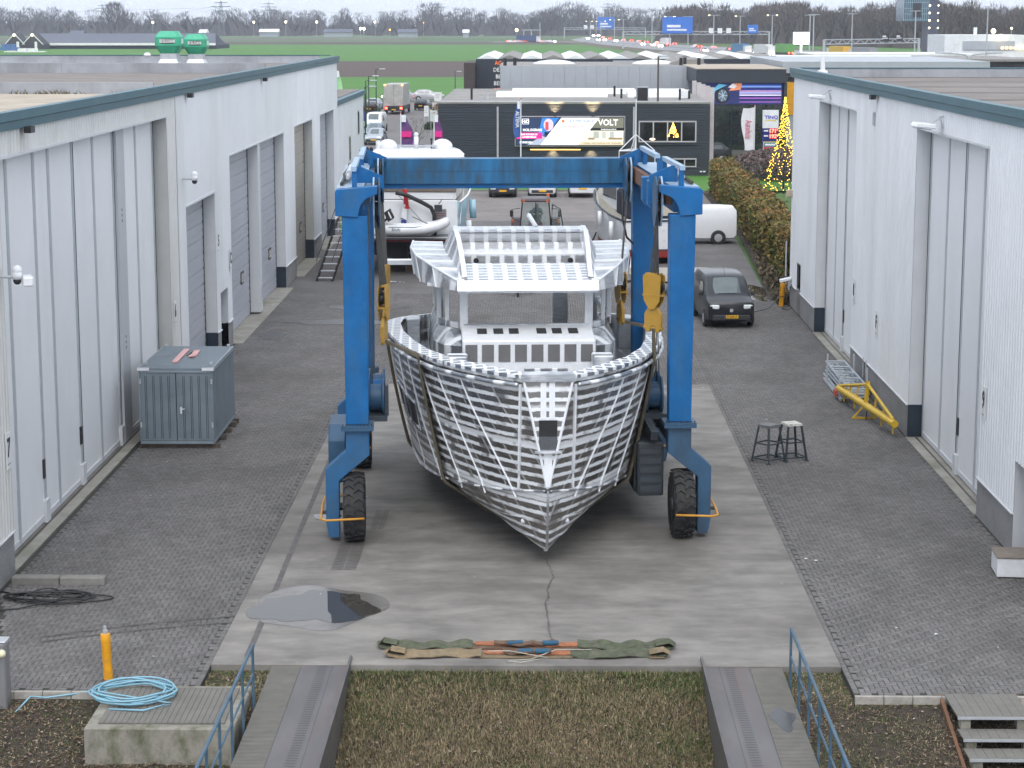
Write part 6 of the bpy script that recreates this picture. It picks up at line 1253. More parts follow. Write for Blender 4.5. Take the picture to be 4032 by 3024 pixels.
# its flag, the crane and the dinghy
FL = thing('stern_flag', 'limp red white and blue flag hanging at the blue yacht stern', 'flag', (-6.1, 94.85, 0))
for i, (m, z0, z1) in enumerate(((mat('flag red', (.55, .02, .03), .8), 3.05, 3.95), (mat('flag white', (.72, .72, .75), .8), 2.55, 3.25), (mat('flag blue', (.02, .04, .18), .8), 2.25, 2.62))):
    b = MB(); rings = []
    for j in range(6): f = j / 5; z = z1 + (z0 - z1) * f; rings.append([(-.12 - .05 * i + .04 * math.sin(f * 4) + (.06 * f if i == 0 else 0), .03 * math.sin(f * 7), z), (.02, -.05, z), (.10 - .02 * i + .10 * f * (i == 0), .02 * math.cos(f * 6), z - .03)])
    b.loft(rings, close=False, caps=False); b.build('flag_panel', m, FL)
b = MB(); b.tube((-.05, 0, 2.1), (.02, .1, 4.1), .02); b.build('flag_staff', m_wplast, FL)
DC = thing('dinghy_crane', 'black curved dinghy crane on the blue yacht stern', 'crane', (-4.75, 94.75, 1.76))
b = MB(); b.path([(0, 0, 0), (0, 0, 1.0), (-.15, 0, 1.35), (-.6, -.1, 1.62), (-1.3, -.2, 1.95), (-1.75, -.25, 2.05)], .095, 8); b.build('boom', m_black, DC, smooth=True)
b = MB(); b.box((.18, 0, 1.32), (.35, .22, .3)); b.tube((.2, 0, 1.5), (.35, 0, 1.72), .02); b.build('winch', m_rubr, DC); b = MB(); b.tube((-1.7, -.25, 2.02), (-.6, -.3, .8), .012, 5); b.tube((-1.0, -.2, .95), (-.1, -.3, .55), .02, 5); b.build('fall_line', m_black, DC)
DG = thing('dinghy', 'white inflatable dinghy with black outboard across the blue yacht platform', 'dinghy', (-5.62, 94.3, 1.98)); DG.scale = (.95, 1.1, 1.15)
for sd in (-1, 1):
    b = MB(); b.path([(-1.5, sd * .45, .18), (-.5, sd * .5, .16), (.5, sd * .48, .2), (1.1, sd * .34, .3), (1.45, sd * .12, .42), (1.52, 0, .45)], .2, 10); b.build('tube', m_gel, DG, smooth=True)
b = MB(); b.loft([[(-1.4, -.4, .1), (-1.4, .4, .1), (-1.4, 0, -.12)], [(.7, -.35, .1), (.7, .35, .1), (.7, 0, -.12)], [(1.35, -.05, .3), (1.35, .05, .3), (1.35, 0, .2)]]); b.build('hull', mat('dinghy hull grey', (.5, .51, .5), .5), DG)
b = MB(); b.bx(-1.45, -1.38, -.4, .4, 0, .42); b.build('transom', m_galv, DG); b = MB(); b.path([(-1.2, -.64, .3), (0, -.68, .3), (1.0, -.5, .38)], .012, 4); b.build('grab_line', m_railb, DG)
text('side_letters', 'Dinghy'[:0] or 'Blindly', .18, m_railb, DG, (-.85, -.69, .2), ext=.002, sx=.9)
b = MB(); b.box((-1.22, -.1, .72), (.34, .3, .42), Matrix.Rotation(-.5, 3, 'Y')); b.tube((-1.3, -.1, .6), (-1.75, -.1, .28), .06, 8); b.build('outboard_motor', m_black, DG, bevel=.06); b = MB(); b.box((-1.18, -.26, .74), (.06, .01, .3), Matrix.Rotation(-.5, 3, 'Y')); b.build('motor_badge', m_wplast, DG)
# right yacht
Y2 = thing('white_yacht', 'white motor cruiser with navy canvas and red bottom behind the right hoist leg', 'yacht', (5.75, 99.2, 0), R(10.5)); Y2.scale = (1, 1, 1.12)
yacht_hull(Y2, 11.5, 3.7, 1.95, 3.0, .30, None, [(.28, .58, m_redan, 'antifouling'), (.58, .64, m_rubr, 'boot_line'), (.64, 1.95, m_gel, 'topside')])
b = MB(); b.bx(-1.72, 1.72, -.03, .03, 1.82, 1.90); b.build('stern_strake', m_rubr, Y2)
for x in (-.75, .3):
    for z in (1.5, 1.05, .75): b = MB(); b.path([(x - .06, -.02, z), (x, -.06, z - .03), (x + .06, -.02, z)], .014, 5); b.build('stern_step', m_galv, Y2)
b = MB(); b.bx(-1.25, 1.4, .35, 3.6, 1.85, 3.05); b.build('cockpit_canvas', m_canvas, Y2, bevel=.12)
b = MB(); b.bx(-.55, 1.4, .33, .349, 2.05, 2.95); b.build('canvas_panel', mat('cream canvas', (.55, .5, .42), .9), Y2)
b = MB(); b.bx(-1.2, 1.2, 3.4, 7.2, 1.95, 3.35); b.build('cabin', m_gel, Y2, bevel=.12); b = MB(); b.bx(-1.35, 1.35, 3.2, 7.4, 3.36, 3.46); b.build('cabin_roof', m_gel, Y2, bevel=.04)
for sd in (-1, 1):
    b = MB(); b.bx(*sorted((sd * 1.2, sd * 1.215)), 3.8, 6.8, 2.5, 3.1); b.build('side_window', m_cglass, Y2)
    b = MB(); b.path([(sd * 1.82, 5.0, 2.2), (sd * 1.8, 6.0, 2.95), (sd * 1.6, 8.0, 3.2), (sd * .9, 10.5, 3.5), (0, 11.6, 3.6)], .02, 6); b.build('bow_rail', m_galv, Y2, smooth=True)
    b = MB(); b.path([(sd * 1.95, 1.5, 1.75), (sd * 1.98, 1.5, .95)], .12, 8); b.build('fender', m_gel, Y2, smooth=True); b = MB(); b.path([(sd * 1.97, 4.0, 2.0), (sd * 2.0, 4.0, 1.3)], .12, 8); b.build('fender', m_gel, Y2, smooth=True)
b = MB(); b.tube((-.15, 4.2, 3.4), (-.15, 4.2, 6.9), .05, 8, .025); b.build('mast', m_wplast, Y2)
for a in ((-1.05, 3.9), (.75, 3.9), (-.15, 5.2)): b = MB(); b.tube((-.15, 4.2, 5.35), (a[0], a[1], 4.65), .022, 6); b.build('mast_strut', m_wplast, Y2)
b = MB(); b.path([(-1.05, 3.9, 4.65), (.75, 3.9, 4.65), (-.15, 5.2, 4.65), (-1.05, 3.9, 4.65)], .03, 6); b.build('mast_ring', m_wplast, Y2); b = MB(); b.tube((-1.05, 3.9, 4.65), (-1.1, 3.9, 3.4), .02); b.tube((.75, 3.9, 4.65), (.8, 3.9, 3.4), .02); b.build('ring_leg', m_wplast, Y2)
b = MB(); b.bx(-1.25, 1.15, 3.7, 3.9, 3.62, 3.78); b.build('radar_scanner', m_gel, Y2, bevel=.04); b = MB(); b.lathe([(.25, 3.46), (.2, 3.62)], c=(-.1, 3.8, 0), n=14); b.build('scanner_base', m_gel, Y2)
text('scanner_letters', 'JRC', .13, mat('red print', (.5, .05, .08), .5), Y2, (.8, 3.69, 3.7), ext=.002)
b = MB(); b.lathe([(.42, 3.0), (.25, 3.3), (.18, 3.75)], c=(1.5, 3.3, 0), n=14); b.lathe([(.16, 3.75), (.16, 4.1)], c=(1.5, 3.3, 0), n=12); b.build('vent_cowl', m_gel, Y2)
stands(Y2, (-1.3, 1.3), (.8, 4.5, 8.0), .7)
b = MB(); b.beam((-1.25, -.1, .7), (-1.75, -1.9, .05), .1, .08); b.build('white_prop', m_wplast, Y2)
# ladder and steps by the left yachts
t = thing('step_ladder', 'red and white folding step ladder beside the far grey door', 'step ladder', (-10.4, 110.5, 0), R(10))
for x in (-.28, .28): b = MB(); b.beam((x, -.5, 0), (x * .8, 0, 2.6), .05, .06); b.build('rail', mat('ladder red', (.4, .12, .14), .5), t); b = MB(); b.beam((x, .6, 0), (x * .8, .05, 2.5), .04, .05); b.build('back_leg', m_galv, t)
for i in range(8): f = (i + 1) / 9; b = MB(); b.box((0, -.5 + .5 * f, 2.6 * f), (.5, .12, .03)); b.build('step', m_galv, t)
b = MB(); b.path([(-.22, .02, 2.5), (-.22, .0, 3.1), (.22, .0, 3.1), (.22, .02, 2.5)], .02, 6); b.build('hoop', m_galv, t)
t = thing('boarding_stairs', 'dark steel boarding stairs leaning beside the blue yacht', 'stairs', (-9.1, 94.0, 0), R(0))
for x in (-.35, .35): b = MB(); b.beam((x - .5, -1.6, 0), (x + .3, .6, 2.6), .06, .12); b.build('stringer', m_black, t); b = MB(); b.tube((x - .5, -1.6, .9), (x + .3, .6, 3.4), .02); b.build('hand_rail', m_black, t)
for i in range(9): f = (i + .5) / 9; b = MB(); b.box((-.5 + .8 * f, -1.6 + 2.2 * f, 2.6 * f), (.66, .2, .03)); b.build('step', m_stile, t)
t = thing('wooden_steps', 'pale rusty access ladder with a brown box foot below the blue yacht', 'ladder', (-8.2, 93.2, 0))
for x in (-.2, .2): b = MB(); b.tube((x, -.2, 0), (x * .9, .3, 3.0), .025); b.build('rail', mat('rusty pale tube', (.4, .3, .2), .7, var=.3, scale=5), t)
for i in range(8): b = MB(); b.tube((-.2, -.2 + .06 * i, .3 + .34 * i), (.2, -.2 + .06 * i, .3 + .34 * i), .018); b.build('rung', MAT['rusty pale tube'], t)
b = MB(); b.box((-.45, -.1, .2), (.5, .5, .4)); b.build('foot_box', MAT['keel timber'], t)

# ================================================================== TRACTOR WITH ITS DRIVER
TT = thing('tractor', 'dark tractor with its cab door open in the middle of the yard', 'tractor', (-.12, 103.6, 0), R(0))
m_tp = mat('dull maroon paint', (.055, .035, .04), .5, var=.2, scale=3); m_tr = mat('tractor roof', (.08, .065, .07), .5, var=.1); m_tg = mat('greenish cab glass', (.30, .40, .38), .08, alpha=.30, spec=.8)
for s_ in (-1, 1):
    for (y, r, w_, x) in ((.9, .82, .44, .98), (-1.5, .58, .32, .85)):
        wn = thing('wheel', None, None, (s_ * x, y, r)); wn.parent = TT
        b = MB(); b.lathe([(r * .5, -w_ / 2), (r * .92, -w_ / 2), (r, -w_ * .4), (r, w_ * .4), (r * .92, w_ / 2), (r * .5, w_ / 2)], n=24, ax='x'); b.build('tyre', m_tyre, wn)
        b = MB(); b.lathe([(.02, s_ * w_ * .2), (r * .5, s_ * w_ * .3), (r * .52, -s_ * w_ * .3)], n=16, ax='x'); b.build('rim', m_redb, wn)
        b = MB()
        for k in range(20): a = 2 * math.pi * k / 20; b.box((s_ * .02 * (-1) ** k, r * 1.0 * math.cos(a), r * 1.0 * math.sin(a)), (w_ * .9, .07, .05), Matrix.Rotation(a - math.pi / 2, 3, 'X'))
        o = b.build('tread', m_tyre, wn); o['kind'] = 'stuff'
    b = MB(); ar = [(.9 + .95 * math.cos(a), .82 + .95 * math.sin(a)) for a in np.linspace(.2, 2.9, 9)]; b.prism(ar + [(.9 + .88 * math.cos(a), .82 + .88 * math.sin(a)) for a in np.linspace(2.9, .2, 9)], 'x', *sorted((s_ * .74, s_ * 1.22))); b.build('mudguard', m_tp, TT)
    b = MB(); b.box((s_ * 1.15, .1, 1.66), (.08, .1, .14)); b.build('marker_lamp', mat('orange lens', (.75, .16, .03), .3), TT)
    for (y0, y1) in ((.0, -.08), (1.35, 1.4)): b = MB(); b.beam((s_ * .78, y0, 1.2), (s_ * .66, y1, 2.62), .07, .07, up=(0, 1, 0)); b.build('cab_post', m_black, TT)
    b = MB(); b.box((s_ * .6, -.12, 2.68), (.14, .12, .12)); b.build('roof_lamp', MAT['orange lens'], TT)
    b = MB(); b.tube((s_ * .78, 0, 2.3), (s_ * 1.2, -.15, 2.25), .015); b.tube((s_ * .8, 0, 1.6), (s_ * 1.2, -.15, 1.85), .015); b.build('mirror_arm', m_black, TT); b = MB(); b.box((s_ * 1.2, -.17, 2.05), (.17, .07, .34)); b.build('mirror', m_black, TT, bevel=.05)
b = MB(); b.prism([(-2.3, .75), (-2.35, 1.25), (-2.2, 1.42), (.1, 1.62), (.1, .75)], 'x', -.36, .36); b.build('bonnet', m_tp, TT, bevel=.05); b = MB(); b.bx(-.3, .3, -2.37, -2.352, .82, 1.28); b.build('grille', m_black, TT)
b = MB(); b.bx(-.28, .28, -2.2, 1.4, .5, .8); b.build('gearbox', m_black, TT); b = MB(); b.bx(-.72, .72, 0, 1.4, 1.0, 1.22); b.build('cab_floor', m_black, TT)
b = MB(); b.loft([[(-.74, -.2, 2.62), (.74, -.2, 2.62), (.74, 1.5, 2.62), (-.74, 1.5, 2.62)], [(-.72, -.16, 2.78), (.72, -.16, 2.78), (.72, 1.45, 2.8), (-.72, 1.45, 2.8)]]); b.build('cab_roof', m_tr, TT, bevel=.05)
b = MB(); b.add([(-.72, -.03, 1.25), (.72, -.03, 1.25), (.62, -.1, 2.58), (-.62, -.1, 2.58)], [(0, 1, 2, 3)]); b.build('windscreen', m_tg, TT)
b = MB(); b.add([(-.72, 1.4, 1.25), (.72, 1.4, 1.25), (.62, 1.42, 2.58), (-.62, 1.42, 2.58)], [(0, 1, 2, 3)]); b.build('rear_window', m_tg, TT); b = MB(); b.bx(-.02, .02, -.1, -.06, 1.3, 2.6); b.build('wiper_post', m_black, TT)
b = MB(); b.lathe([(.07, 2.82), (.07, 2.95), (.03, 2.98)], c=(.62, .9, 0), n=10); b.build('beacon', MAT['orange lens'], TT)
dr = MB(); dr.add([(.78, .05, 1.3), (1.05, -.55, .95), (1.45, -1.0, 1.0), (1.22, -.9, 2.35), (.84, .03, 2.5)], [(0, 1, 2, 3, 4)]); od = dr.build('open_door', m_tg, TT); q = MB(); q.path([(.78, .05, 1.3), (1.05, -.55, .95), (1.45, -1.0, 1.0), (1.22, -.9, 2.35), (.84, .03, 2.5), (.78, .05, 1.3)], .03, 6); q.path([(1.0, -.4, 1.35), (1.4, -.98, 1.4)], .025, 5); q.build('door_frame', m_black, od)
b = MB(); b.bx(-.3, .3, .8, 1.25, 1.22, 1.6); b.bx(-.3, .3, 1.2, 1.32, 1.6, 2.1); b.build('seat', m_black, TT, bevel=.05); b = MB(); b.path([(0, .15, 1.6), (0, .3, 1.78)], .025, 6); b.lathe([(.19, .27), (.19, .30), (.16, .30)], c=(0, 0, 1.78), n=16, ax='y'); b.build('steering_wheel', m_black, TT)
def skin_person(name, lab, loc, rz, joints, edges, radii, mats_by_z, cat='person'):
    me = bpy.data.meshes.new('body'); me.from_pydata(joints, edges, []); o = bpy.data.objects.new('tmp_body', me); COL.objects.link(o)
    sk = o.modifiers.new('skin', 'SKIN'); sk.use_smooth_shade = True
    for i, r in enumerate(radii): me.skin_vertices[0].data[i].radius = (r, r) if not isinstance(r, tuple) else r
    me.skin_vertices[0].data[0].use_root = True; ss = o.modifiers.new('sub', 'SUBSURF'); ss.levels = 2; ss.render_levels = 2
    m2 = bpy.data.meshes.new_from_object(o.evaluated_get(bpy.context.evaluated_depsgraph_get())); bpy.data.objects.remove(o)
    m2.materials.clear(); [m2.materials.append(m) for m in mats_by_z[0]]
    for p in m2.polygons: p.material_index = mats_by_z[1](p.center); p.use_smooth = True
    r_ = thing(name, lab, cat, loc, rz); b_ = bpy.data.objects.new('body', m2); COL.objects.link(b_); b_.parent = r_; return r_
m_skin = mat('skin', (.45, .27, .2), .6); m_jkt = mat('grey work jacket', (.09, .10, .12), .9); m_trs = mat('dark trousers', (.03, .032, .04), .9); m_hair = mat('brown hair', (.05, .035, .025), .8)
J = [(0, 0, .0), (0, .02, .25), (0, .0, .5), (0, -.02, .60), (0, -.03, .68), (0, -.04, .80), (.19, -.0, .50), (.27, -.12, .28), (.12, -.42, .30), (-.19, 0, .50), (-.27, -.12, .28), (-.12, -.42, .30), (.1, -.05, -.02), (.13, -.45, .02), (.13, -.5, -.38), (-.1, -.05, -.02), (-.13, -.45, .02), (-.13, -.5, -.38)]
E_ = [(0, 1), (1, 2), (2, 3), (3, 4), (4, 5), (2, 6), (6, 7), (7, 8), (2, 9), (9, 10), (10, 11), (0, 12), (12, 13), (13, 14), (0, 15), (15, 16), (16, 17)]
PS = skin_person('person', 'person in a grey jacket sitting at the tractor wheel', (-.05, 104.55, 1.66), 0, J, E_, [.16, .15, .16, .07, .085, .095, .08, .06, .045, .08, .06, .045, .095, .075, .05, .095, .075, .05],
    ([m_jkt, m_skin, m_hair, m_trs], lambda c: 2 if c.z > .80 or (c.z > .70 and c.y > .02) else 1 if c.z > .58 or (c.y < -.36 and c.z > .2) else 3 if c.z < .06 else 0))
b = MB(); b.box((0, -.145, .73), (.02, .03, .03)); b.build('nose', m_skin, PS, bevel=.008)

# ================================================================== HEDGE, VERGE, FENCE
def leaf_cloud(P, size, cols, name, mt=None, up=.3):
    n = len(P); a = RNG.normal(size=(n, 3)); a /= np.linalg.norm(a, axis=1)[:, None]; c = RNG.normal(size=(n, 3)); c -= a * (a * c).sum(1)[:, None]; c /= np.linalg.norm(c, axis=1)[:, None]
    s_ = (size * RNG.uniform(.6, 1.4, n))[:, None]; V = np.stack([P - a * s_, P + c * s_ * .55, P + a * s_, P - c * s_ * .55], 1); col = np.asarray(cols)[RNG.integers(0, len(cols), n)] * RNG.uniform(.65, 1.35, n)[:, None]
    return V.reshape(-1, 3), np.arange(4 * n).reshape(-1, 4), col
m_leaf = mat('leaf', (1, 1, 1), .75, var=.05, attr='tone')
HG = thing('hedge', 'clipped beech hedge with brown and olive leaves along the right fence', 'hedge', (11.9, 112, 0))
hx0 = lambda y: 10.65 + .018 * (y - 90); 
b = MB(); b.add([(hx0(90) + .35, 90.3, 0), (hx0(90) + 1.5, 90.3, 0), (hx0(90) + 1.4, 90.4, 1.95), (hx0(90) + .45, 90.4, 1.95), (hx0(141) + .35, 141, 0), (hx0(141) + 1.5, 141, 0), (hx0(141) + 1.4, 141, 1.95), (hx0(141) + .45, 141, 1.95)], [(0, 1, 2, 3), (7, 6, 5, 4), (0, 4, 5, 1), (1, 5, 6, 2), (2, 6, 7, 3), (3, 7, 4, 0)]); b.wb('twig_core', mat('hedge core', (.03, .026, .016), 1, var=.4, scale=3, bump=1, bscale=12), HG)
n = 52000; yy = 90 + 51 * RNG.random(n) ** 1.25; sel = RNG.random(n); hgt = 2.2 + .12 * np.sin(yy * .9) + .08 * np.sin(yy * 2.3)
u = RNG.random(n); x = np.where(sel < .5, RNG.normal(.28, .12, n), np.where(sel < .9, .25 + 1.3 * u, 1.55 + RNG.normal(0, .08, n))); z = np.where((sel >= .5) & (sel < .9), hgt + RNG.normal(0, .07, n), .15 + (hgt - .1) * RNG.random(n)); x = x + .14 * np.sin(yy * 3.1 + z * 2) + .10 * np.sin(yy * 1.3)
P = np.stack([10.65 + .018 * (yy - 90) + x, yy, z], 1); endm = RNG.random(n) < .05; P[endm, 1] = 90.1 + RNG.normal(0, .1, endm.sum()); P[endm, 0] = 10.75 + 1.4 * RNG.random(endm.sum())
V, F, col = leaf_cloud(P, .085, [(.19, .14, .032), (.12, .125, .03), (.23, .13, .04), (.30, .19, .05), (.07, .085, .02)], 'x')
pat = .5 + .5 * np.sin(P[:, 1] * .55 + np.sin(P[:, 2] * 2)); col = col * (1 - .35 * pat[:, None] * np.array([.6, -.1, .2])) ; col[z > 2.05] = col[z > 2.05] * np.array([1.05, .9, .85]) + .012
o = big_mesh('foliage', V, F, m_leaf, face_col=col); o.parent = HG; o.matrix_parent_inverse = HG.matrix_basis.inverted()
# dead bracken and grass below the hedge
n = 26000; yy = 84.8 + 36 * RNG.random(n) ** 1.3; x = 10.2 + .03 * (yy - 90) - .4 * np.clip((98 - yy) / 8, -1, .3) + RNG.random(n) * 1.1
P = np.stack([x, yy, .02 + .35 * RNG.random(n) ** 2 * (1 + .6 * np.sin(yy * 1.7))], 1); P[:, 2] = np.abs(P[:, 2]); V, F, col = leaf_cloud(P, .11, [(.13, .10, .06), (.10, .08, .05), (.16, .125, .085), (.06, .055, .03)], 'x')
tag(big_mesh('undergrowth', V, F, m_leaf, face_col=col), 'dead bracken and dry grass at the foot of the hedge', 'undergrowth', kind='stuff')
sheet('verge', [(9.75, 87.2), (10.3, 84.6), (14, 84.9), (14.5, 142), (11.2, 142), (10.9, 112), (10.2, 95)], .012, m_soil)
FN = thing('bar_fence', 'black vertical bar fence on the lawn behind the hedge', 'fence', (18, 128, 0)); m_fen = mat('dark green fence', (.012, .022, .018), .5)
fa, fb = Vector((12.9, 143.6, 0)), Vector((19.5, 143.2, 0)); fbm = MB(); fbm.bx(-.012, .012, -.012, .012, 0, 1.9); fme_ = fbm.mesh('bar', m_fen); nb = 55
for i in range(nb): p = fa + (fb - fa) * i / nb; inst('bar', fme_, FN, (p.x - 18, p.y - 128, 0))
for z in (.2, 1.0, 1.75): b = MB(); b.beam(fa + Vector((0, .03, z)), fb + Vector((0, .03, z)), .03, .04); b.wb('fence_rail', m_fen, FN)
b = MB(); b.tube((10.78, 89.7, 0), (10.78, 89.7, 2.1), .035, 8); b.build('fence_post', m_stile, label='single grey fence post at the near end of the hedge', cat='post')
FM = thing('mesh_fence', 'low dark mesh fence along the lawn behind the parked cars', 'fence', (2, 155, 0))
for i in range(12): x = -6 + i * 2.4; b = MB(); b.tube((x, 155.6, 0), (x, 155.6, 1.1), .03, 6); b.wb('post', m_fen, FM)
for z in (.25, .5, .75, 1.0): b = MB(); b.tube((-6, 155.6, z), (12.6, 155.6, z), .012, 5); b.wb('wire', m_fen, FM)

# ================================================================== BUILDINGS BEYOND THE YARD
m_blk = mat('anthracite cladding', (.030, .036, .050), .55, var=.08, scale=.8); m_blk2 = mat('blue black cladding', (.026, .033, .048), .5, var=.08); m_gry = mat('light grey cladding', (.36, .385, .42), .5, var=.06, scale=.5, dirt=(.28, .29, .31), dirt_amt=.3, dscale=.4); m_flat = mat('grey roof felt', (.24, .23, .22), .9, var=.2, scale=.4, dirt=(.33, .32, .3), dirt_amt=.6, dscale=.25); m_wroof = mat('white roof foil', (.72, .74, .75), .6, var=.05, scale=.5, dirt=(.45, .45, .36), dirt_amt=.5, dscale=.4); m_fr = mat('window frame grey', (.42, .40, .43), .5); m_dkg = mat('dark window glass', (.012, .014, .016), .05, spec=1)
BL = thing('black_office', 'black clad two storey office with a lit advertising panel on its front', 'building', (2.7, 170, 0))
ZT = 5.45
b = MB(); b.bx(-7.5, 12.88, 157.03, 190, 0, ZT - .05); b.wb('core_wall', m_blk, BL)
cbm = MB(); cbm.prism([(157.05, 0), (157.016, .004), (157.0, .012), (157.0, .170), (157.016, .178), (157.05, .183)], 'x', -7.52, 12.9); ncl = int(ZT / .19)
cme = cbm.mesh('cladding_board', m_blk)
for i in range(ncl): inst('cladding_board', cme, BL, (-2.7, -170, i * .19 + .01))
b = MB(); b.bx(-7.55, 12.93, 156.95, 190, ZT - .05, ZT + .05); b.wb('roof', m_flat, BL)
b = MB(); b.bx(-7.58, 12.96, 156.93, 158.6, ZT + .051, ZT + .11); b.wb('roof_edge', mat('roof edge strip', (.34, .34, .34), .8, var=.15, scale=2), BL)
for (x0, x1, y0, y1) in ((-3.4, 5.6, 168.5, 172.5), (-2.2, 8.2, 176, 180), (7.2, 12.2, 168, 171.5), (8.6, 12.4, 176, 179)): b = MB(); b.prism([(y0, ZT + .05), (y0 + .3, ZT + .42), (y1 - .3, ZT + .42), (y1, ZT + .05)], 'x', x0, x1); b.wb('white_rooflight', m_wroof, BL)
for (x, y, h) in ((-5.2, 163, .9), (-4.0, 164, .5), (-4.4, 161, .35), (6.6, 166, .8), (6.2, 170, .9), (7.4, 160, .4), (11.0, 162.5, .9), (11.9, 165, .7)): b = MB(); b.tube((x, y, ZT), (x, y, ZT + h), .09, 8); b.wb('roof_pipe', m_black if h > .6 else m_galv, BL)
b = MB(); b.bx(7.5, 8.4, 159.4, 160.3, ZT + .05, ZT + 1.15); o = b.wb('air_conditioner', m_parap, BL, bevel=.03); q = MB(); q.bx(7.56, 8.34, 159.38, 159.399, ZT + .12, ZT + 1.08); q.build('fan_grille', m_black, o)
b = MB(); b.bx(11.2, 12.0, 166, 166.9, ZT + .05, ZT + .7); b.wb('air_conditioner', m_wplast, BL, bevel=.03)
def window(P, x0, x1, z0, z1, y, n=3, glow=False, surround=.25, yo=-1):
    if surround: b = MB(); b.bx(x0 - surround, x1 + surround, y - .12, y, z0 - surround, z1 + surround); b.wb('window_surround', m_blk2, P)
    f = thing('window', None, None); f.parent = P; f.matrix_parent_inverse = P.matrix_basis.inverted(); yy = y - (.14 if surround else .02)
    b = MB(); b.bx(x0, x1, yy - .02, yy + .01, z0, z1); b.build('pane', m_dkg, f)
    for i in range(n + 1): xx = x0 + (x1 - x0) * i / n; b = MB(); b.bx(xx - .05, xx + .05, yy - .06, yy, z0 - .05, z1 + .05); b.build('mullion', m_fr, f)
    for z in (z0, z1): b = MB(); b.bx(x0 - .05, x1 + .05, yy - .055, yy, z - .05, z + .05); b.build('frame_rail', m_fr, f)
    return f
f = window(BL, 7.6, 11.85, 2.6, 4.1, 156.98, 4); window(BL, 10.2, 11.9, .72, 1.3, 156.98, 2, surround=0)
# small lit tree and lamp behind the pane
b = MB()
for i in range(70): h_ = random.random(); a = random.uniform(0, 6.3); r_ = .42 * (1 - h_); b.ball((10.15 + r_ * math.cos(a), 156.78 + .02 * math.sin(a), 2.95 + h_ * 1.05), .035, 6, 4)
b.build('indoor_lights', mat('amber fairy light', (1, .5, .08), .4, emit=5, ecol=(1, .5, .08)), label='small lit fairy light tree in the office window', cat='fairy lights')
b = MB(); b.ball((8.6, 156.8, 2.78), .22, 10, 5, (1, .2, .4)); b.build('table_lamp', mat('warm lamp', (1, .55, .3), .4, emit=2), label='warm lamp glowing low in the office window', cat='lamp')
for x in (-3.05, 7.2): b = MB(); b.bx(x - .07, x + .07, 156.9, 156.98, .5, 5.2); b.wb('down_pipe', m_fr, BL)
b = MB(); b.bx(-.6, 3.2, 156.9, 156.98, 1.95, 2.02); b.wb('lit_strip', mat('amber strip', (1, .55, .15), .4, emit=1.2), BL)
# right flank with pale fins
b = MB(); b.bx(12.88, 12.95, 157.05, 190, 0, ZT - .06); b.wb('flank_wall', mat('flank grey', (.24, .215, .235), .6, var=.05), BL)
for y in (158, 162, 166.5, 171, 176): b = MB(); b.bx(12.96, 13.3, y, y + .25, .0, 6.6); b.wb('fin', mat('pale fin', (.5, .46, .47), .6), BL)
for y in (159.2, 163.5, 168.5, 173): b = MB(); b.bx(12.951, 12.98, y, y + 2.2, 1.2, 4.6); b.wb('flank_window', m_dkg, BL)
b = MB(); b.box((12.3, 156.94, .35), (.18, .04, .1)); b.box((12.55, 156.94, .35), (.18, .04, .1)); b.wb('wall_socket', m_wplast, BL)
# ---- advertising panel: dark frame, printed face, lettering; wall washers above and below
AD = thing('advertising_panel', 'wide lit advertising panel with three printed adverts on the black office', 'billboard', (2.4, 156.7, 2.2))
def rect(m, x0, x1, z0, z1, y, nm, P): b = MB(); b.bx(x0, x1, y, y + .004, z0, z1); return b.wb(nm, m, P)
def poly(m, pts, y, nm, P): b = MB(); b.add([(x, y, z) for x, z in pts], [tuple(range(len(pts)))]); return b.wb(nm, m, P)
AX0, AX1, AZ0, AZ1 = -1.76, 6.54, 2.23, 4.50
b = MB(); b.bx(AX0, AX1, 156.72, 156.98, AZ0, AZ1); b.wb('frame', m_fr, AD, bevel=.02); b = MB(); b.bx(AX0 + .06, AX1 - .06, 156.70, 156.719, AZ0 + .06, AZ1 - .06); b.wb('backing', m_black, AD)
def glow(nm, c, e=.55): return mat(nm, c, .5, emit=e, var=.02)
x0, x1, z0, z1 = AX0 + .12, AX1 - .12, AZ0 + .12, AZ1 - .12; W_ = x1 - x0; Hh = z1 - z0; X_ = lambda f: x0 + W_ * f; Z_ = lambda f: z0 + Hh * f
poly(glow('advert navy', (.015, .03, .08)), [(X_(0), Z_(0)), (X_(.225), Z_(0)), (X_(.42), Z_(1)), (X_(0), Z_(1))], 156.694, 'left_advert', AD); poly(glow('advert blue', (.03, .16, .48)), [(X_(.2), Z_(.35)), (X_(.27), Z_(.35)), (X_(.40), Z_(1)), (X_(.24), Z_(1))], 156.690, 'left_advert_light', AD); poly(glow('advert mist', (.30, .33, .42)), [(X_(.10), Z_(0)), (X_(.225), Z_(0)), (X_(.28), Z_(.28)), (X_(.24), Z_(.34))], 156.690, 'left_advert_mist', AD)
poly(glow('advert white', (.80, .80, .81), .62), [(X_(.225), Z_(0)), (X_(.575), Z_(0)), (X_(.775), Z_(1)), (X_(.42), Z_(1))], 156.694, 'middle_advert', AD)
poly(glow('advert sand', (.56, .47, .34), .5), [(X_(.575), Z_(0)), (X_(1), Z_(0)), (X_(1), Z_(.13)), (X_(.60), Z_(.13))], 156.694, 'right_advert_foot', AD); poly(glow('advert room', (.62, .57, .48), .5), [(X_(.60), Z_(.13)), (X_(1), Z_(.13)), (X_(1), Z_(.53)), (X_(.68), Z_(.53))], 156.694, 'right_advert_room', AD)
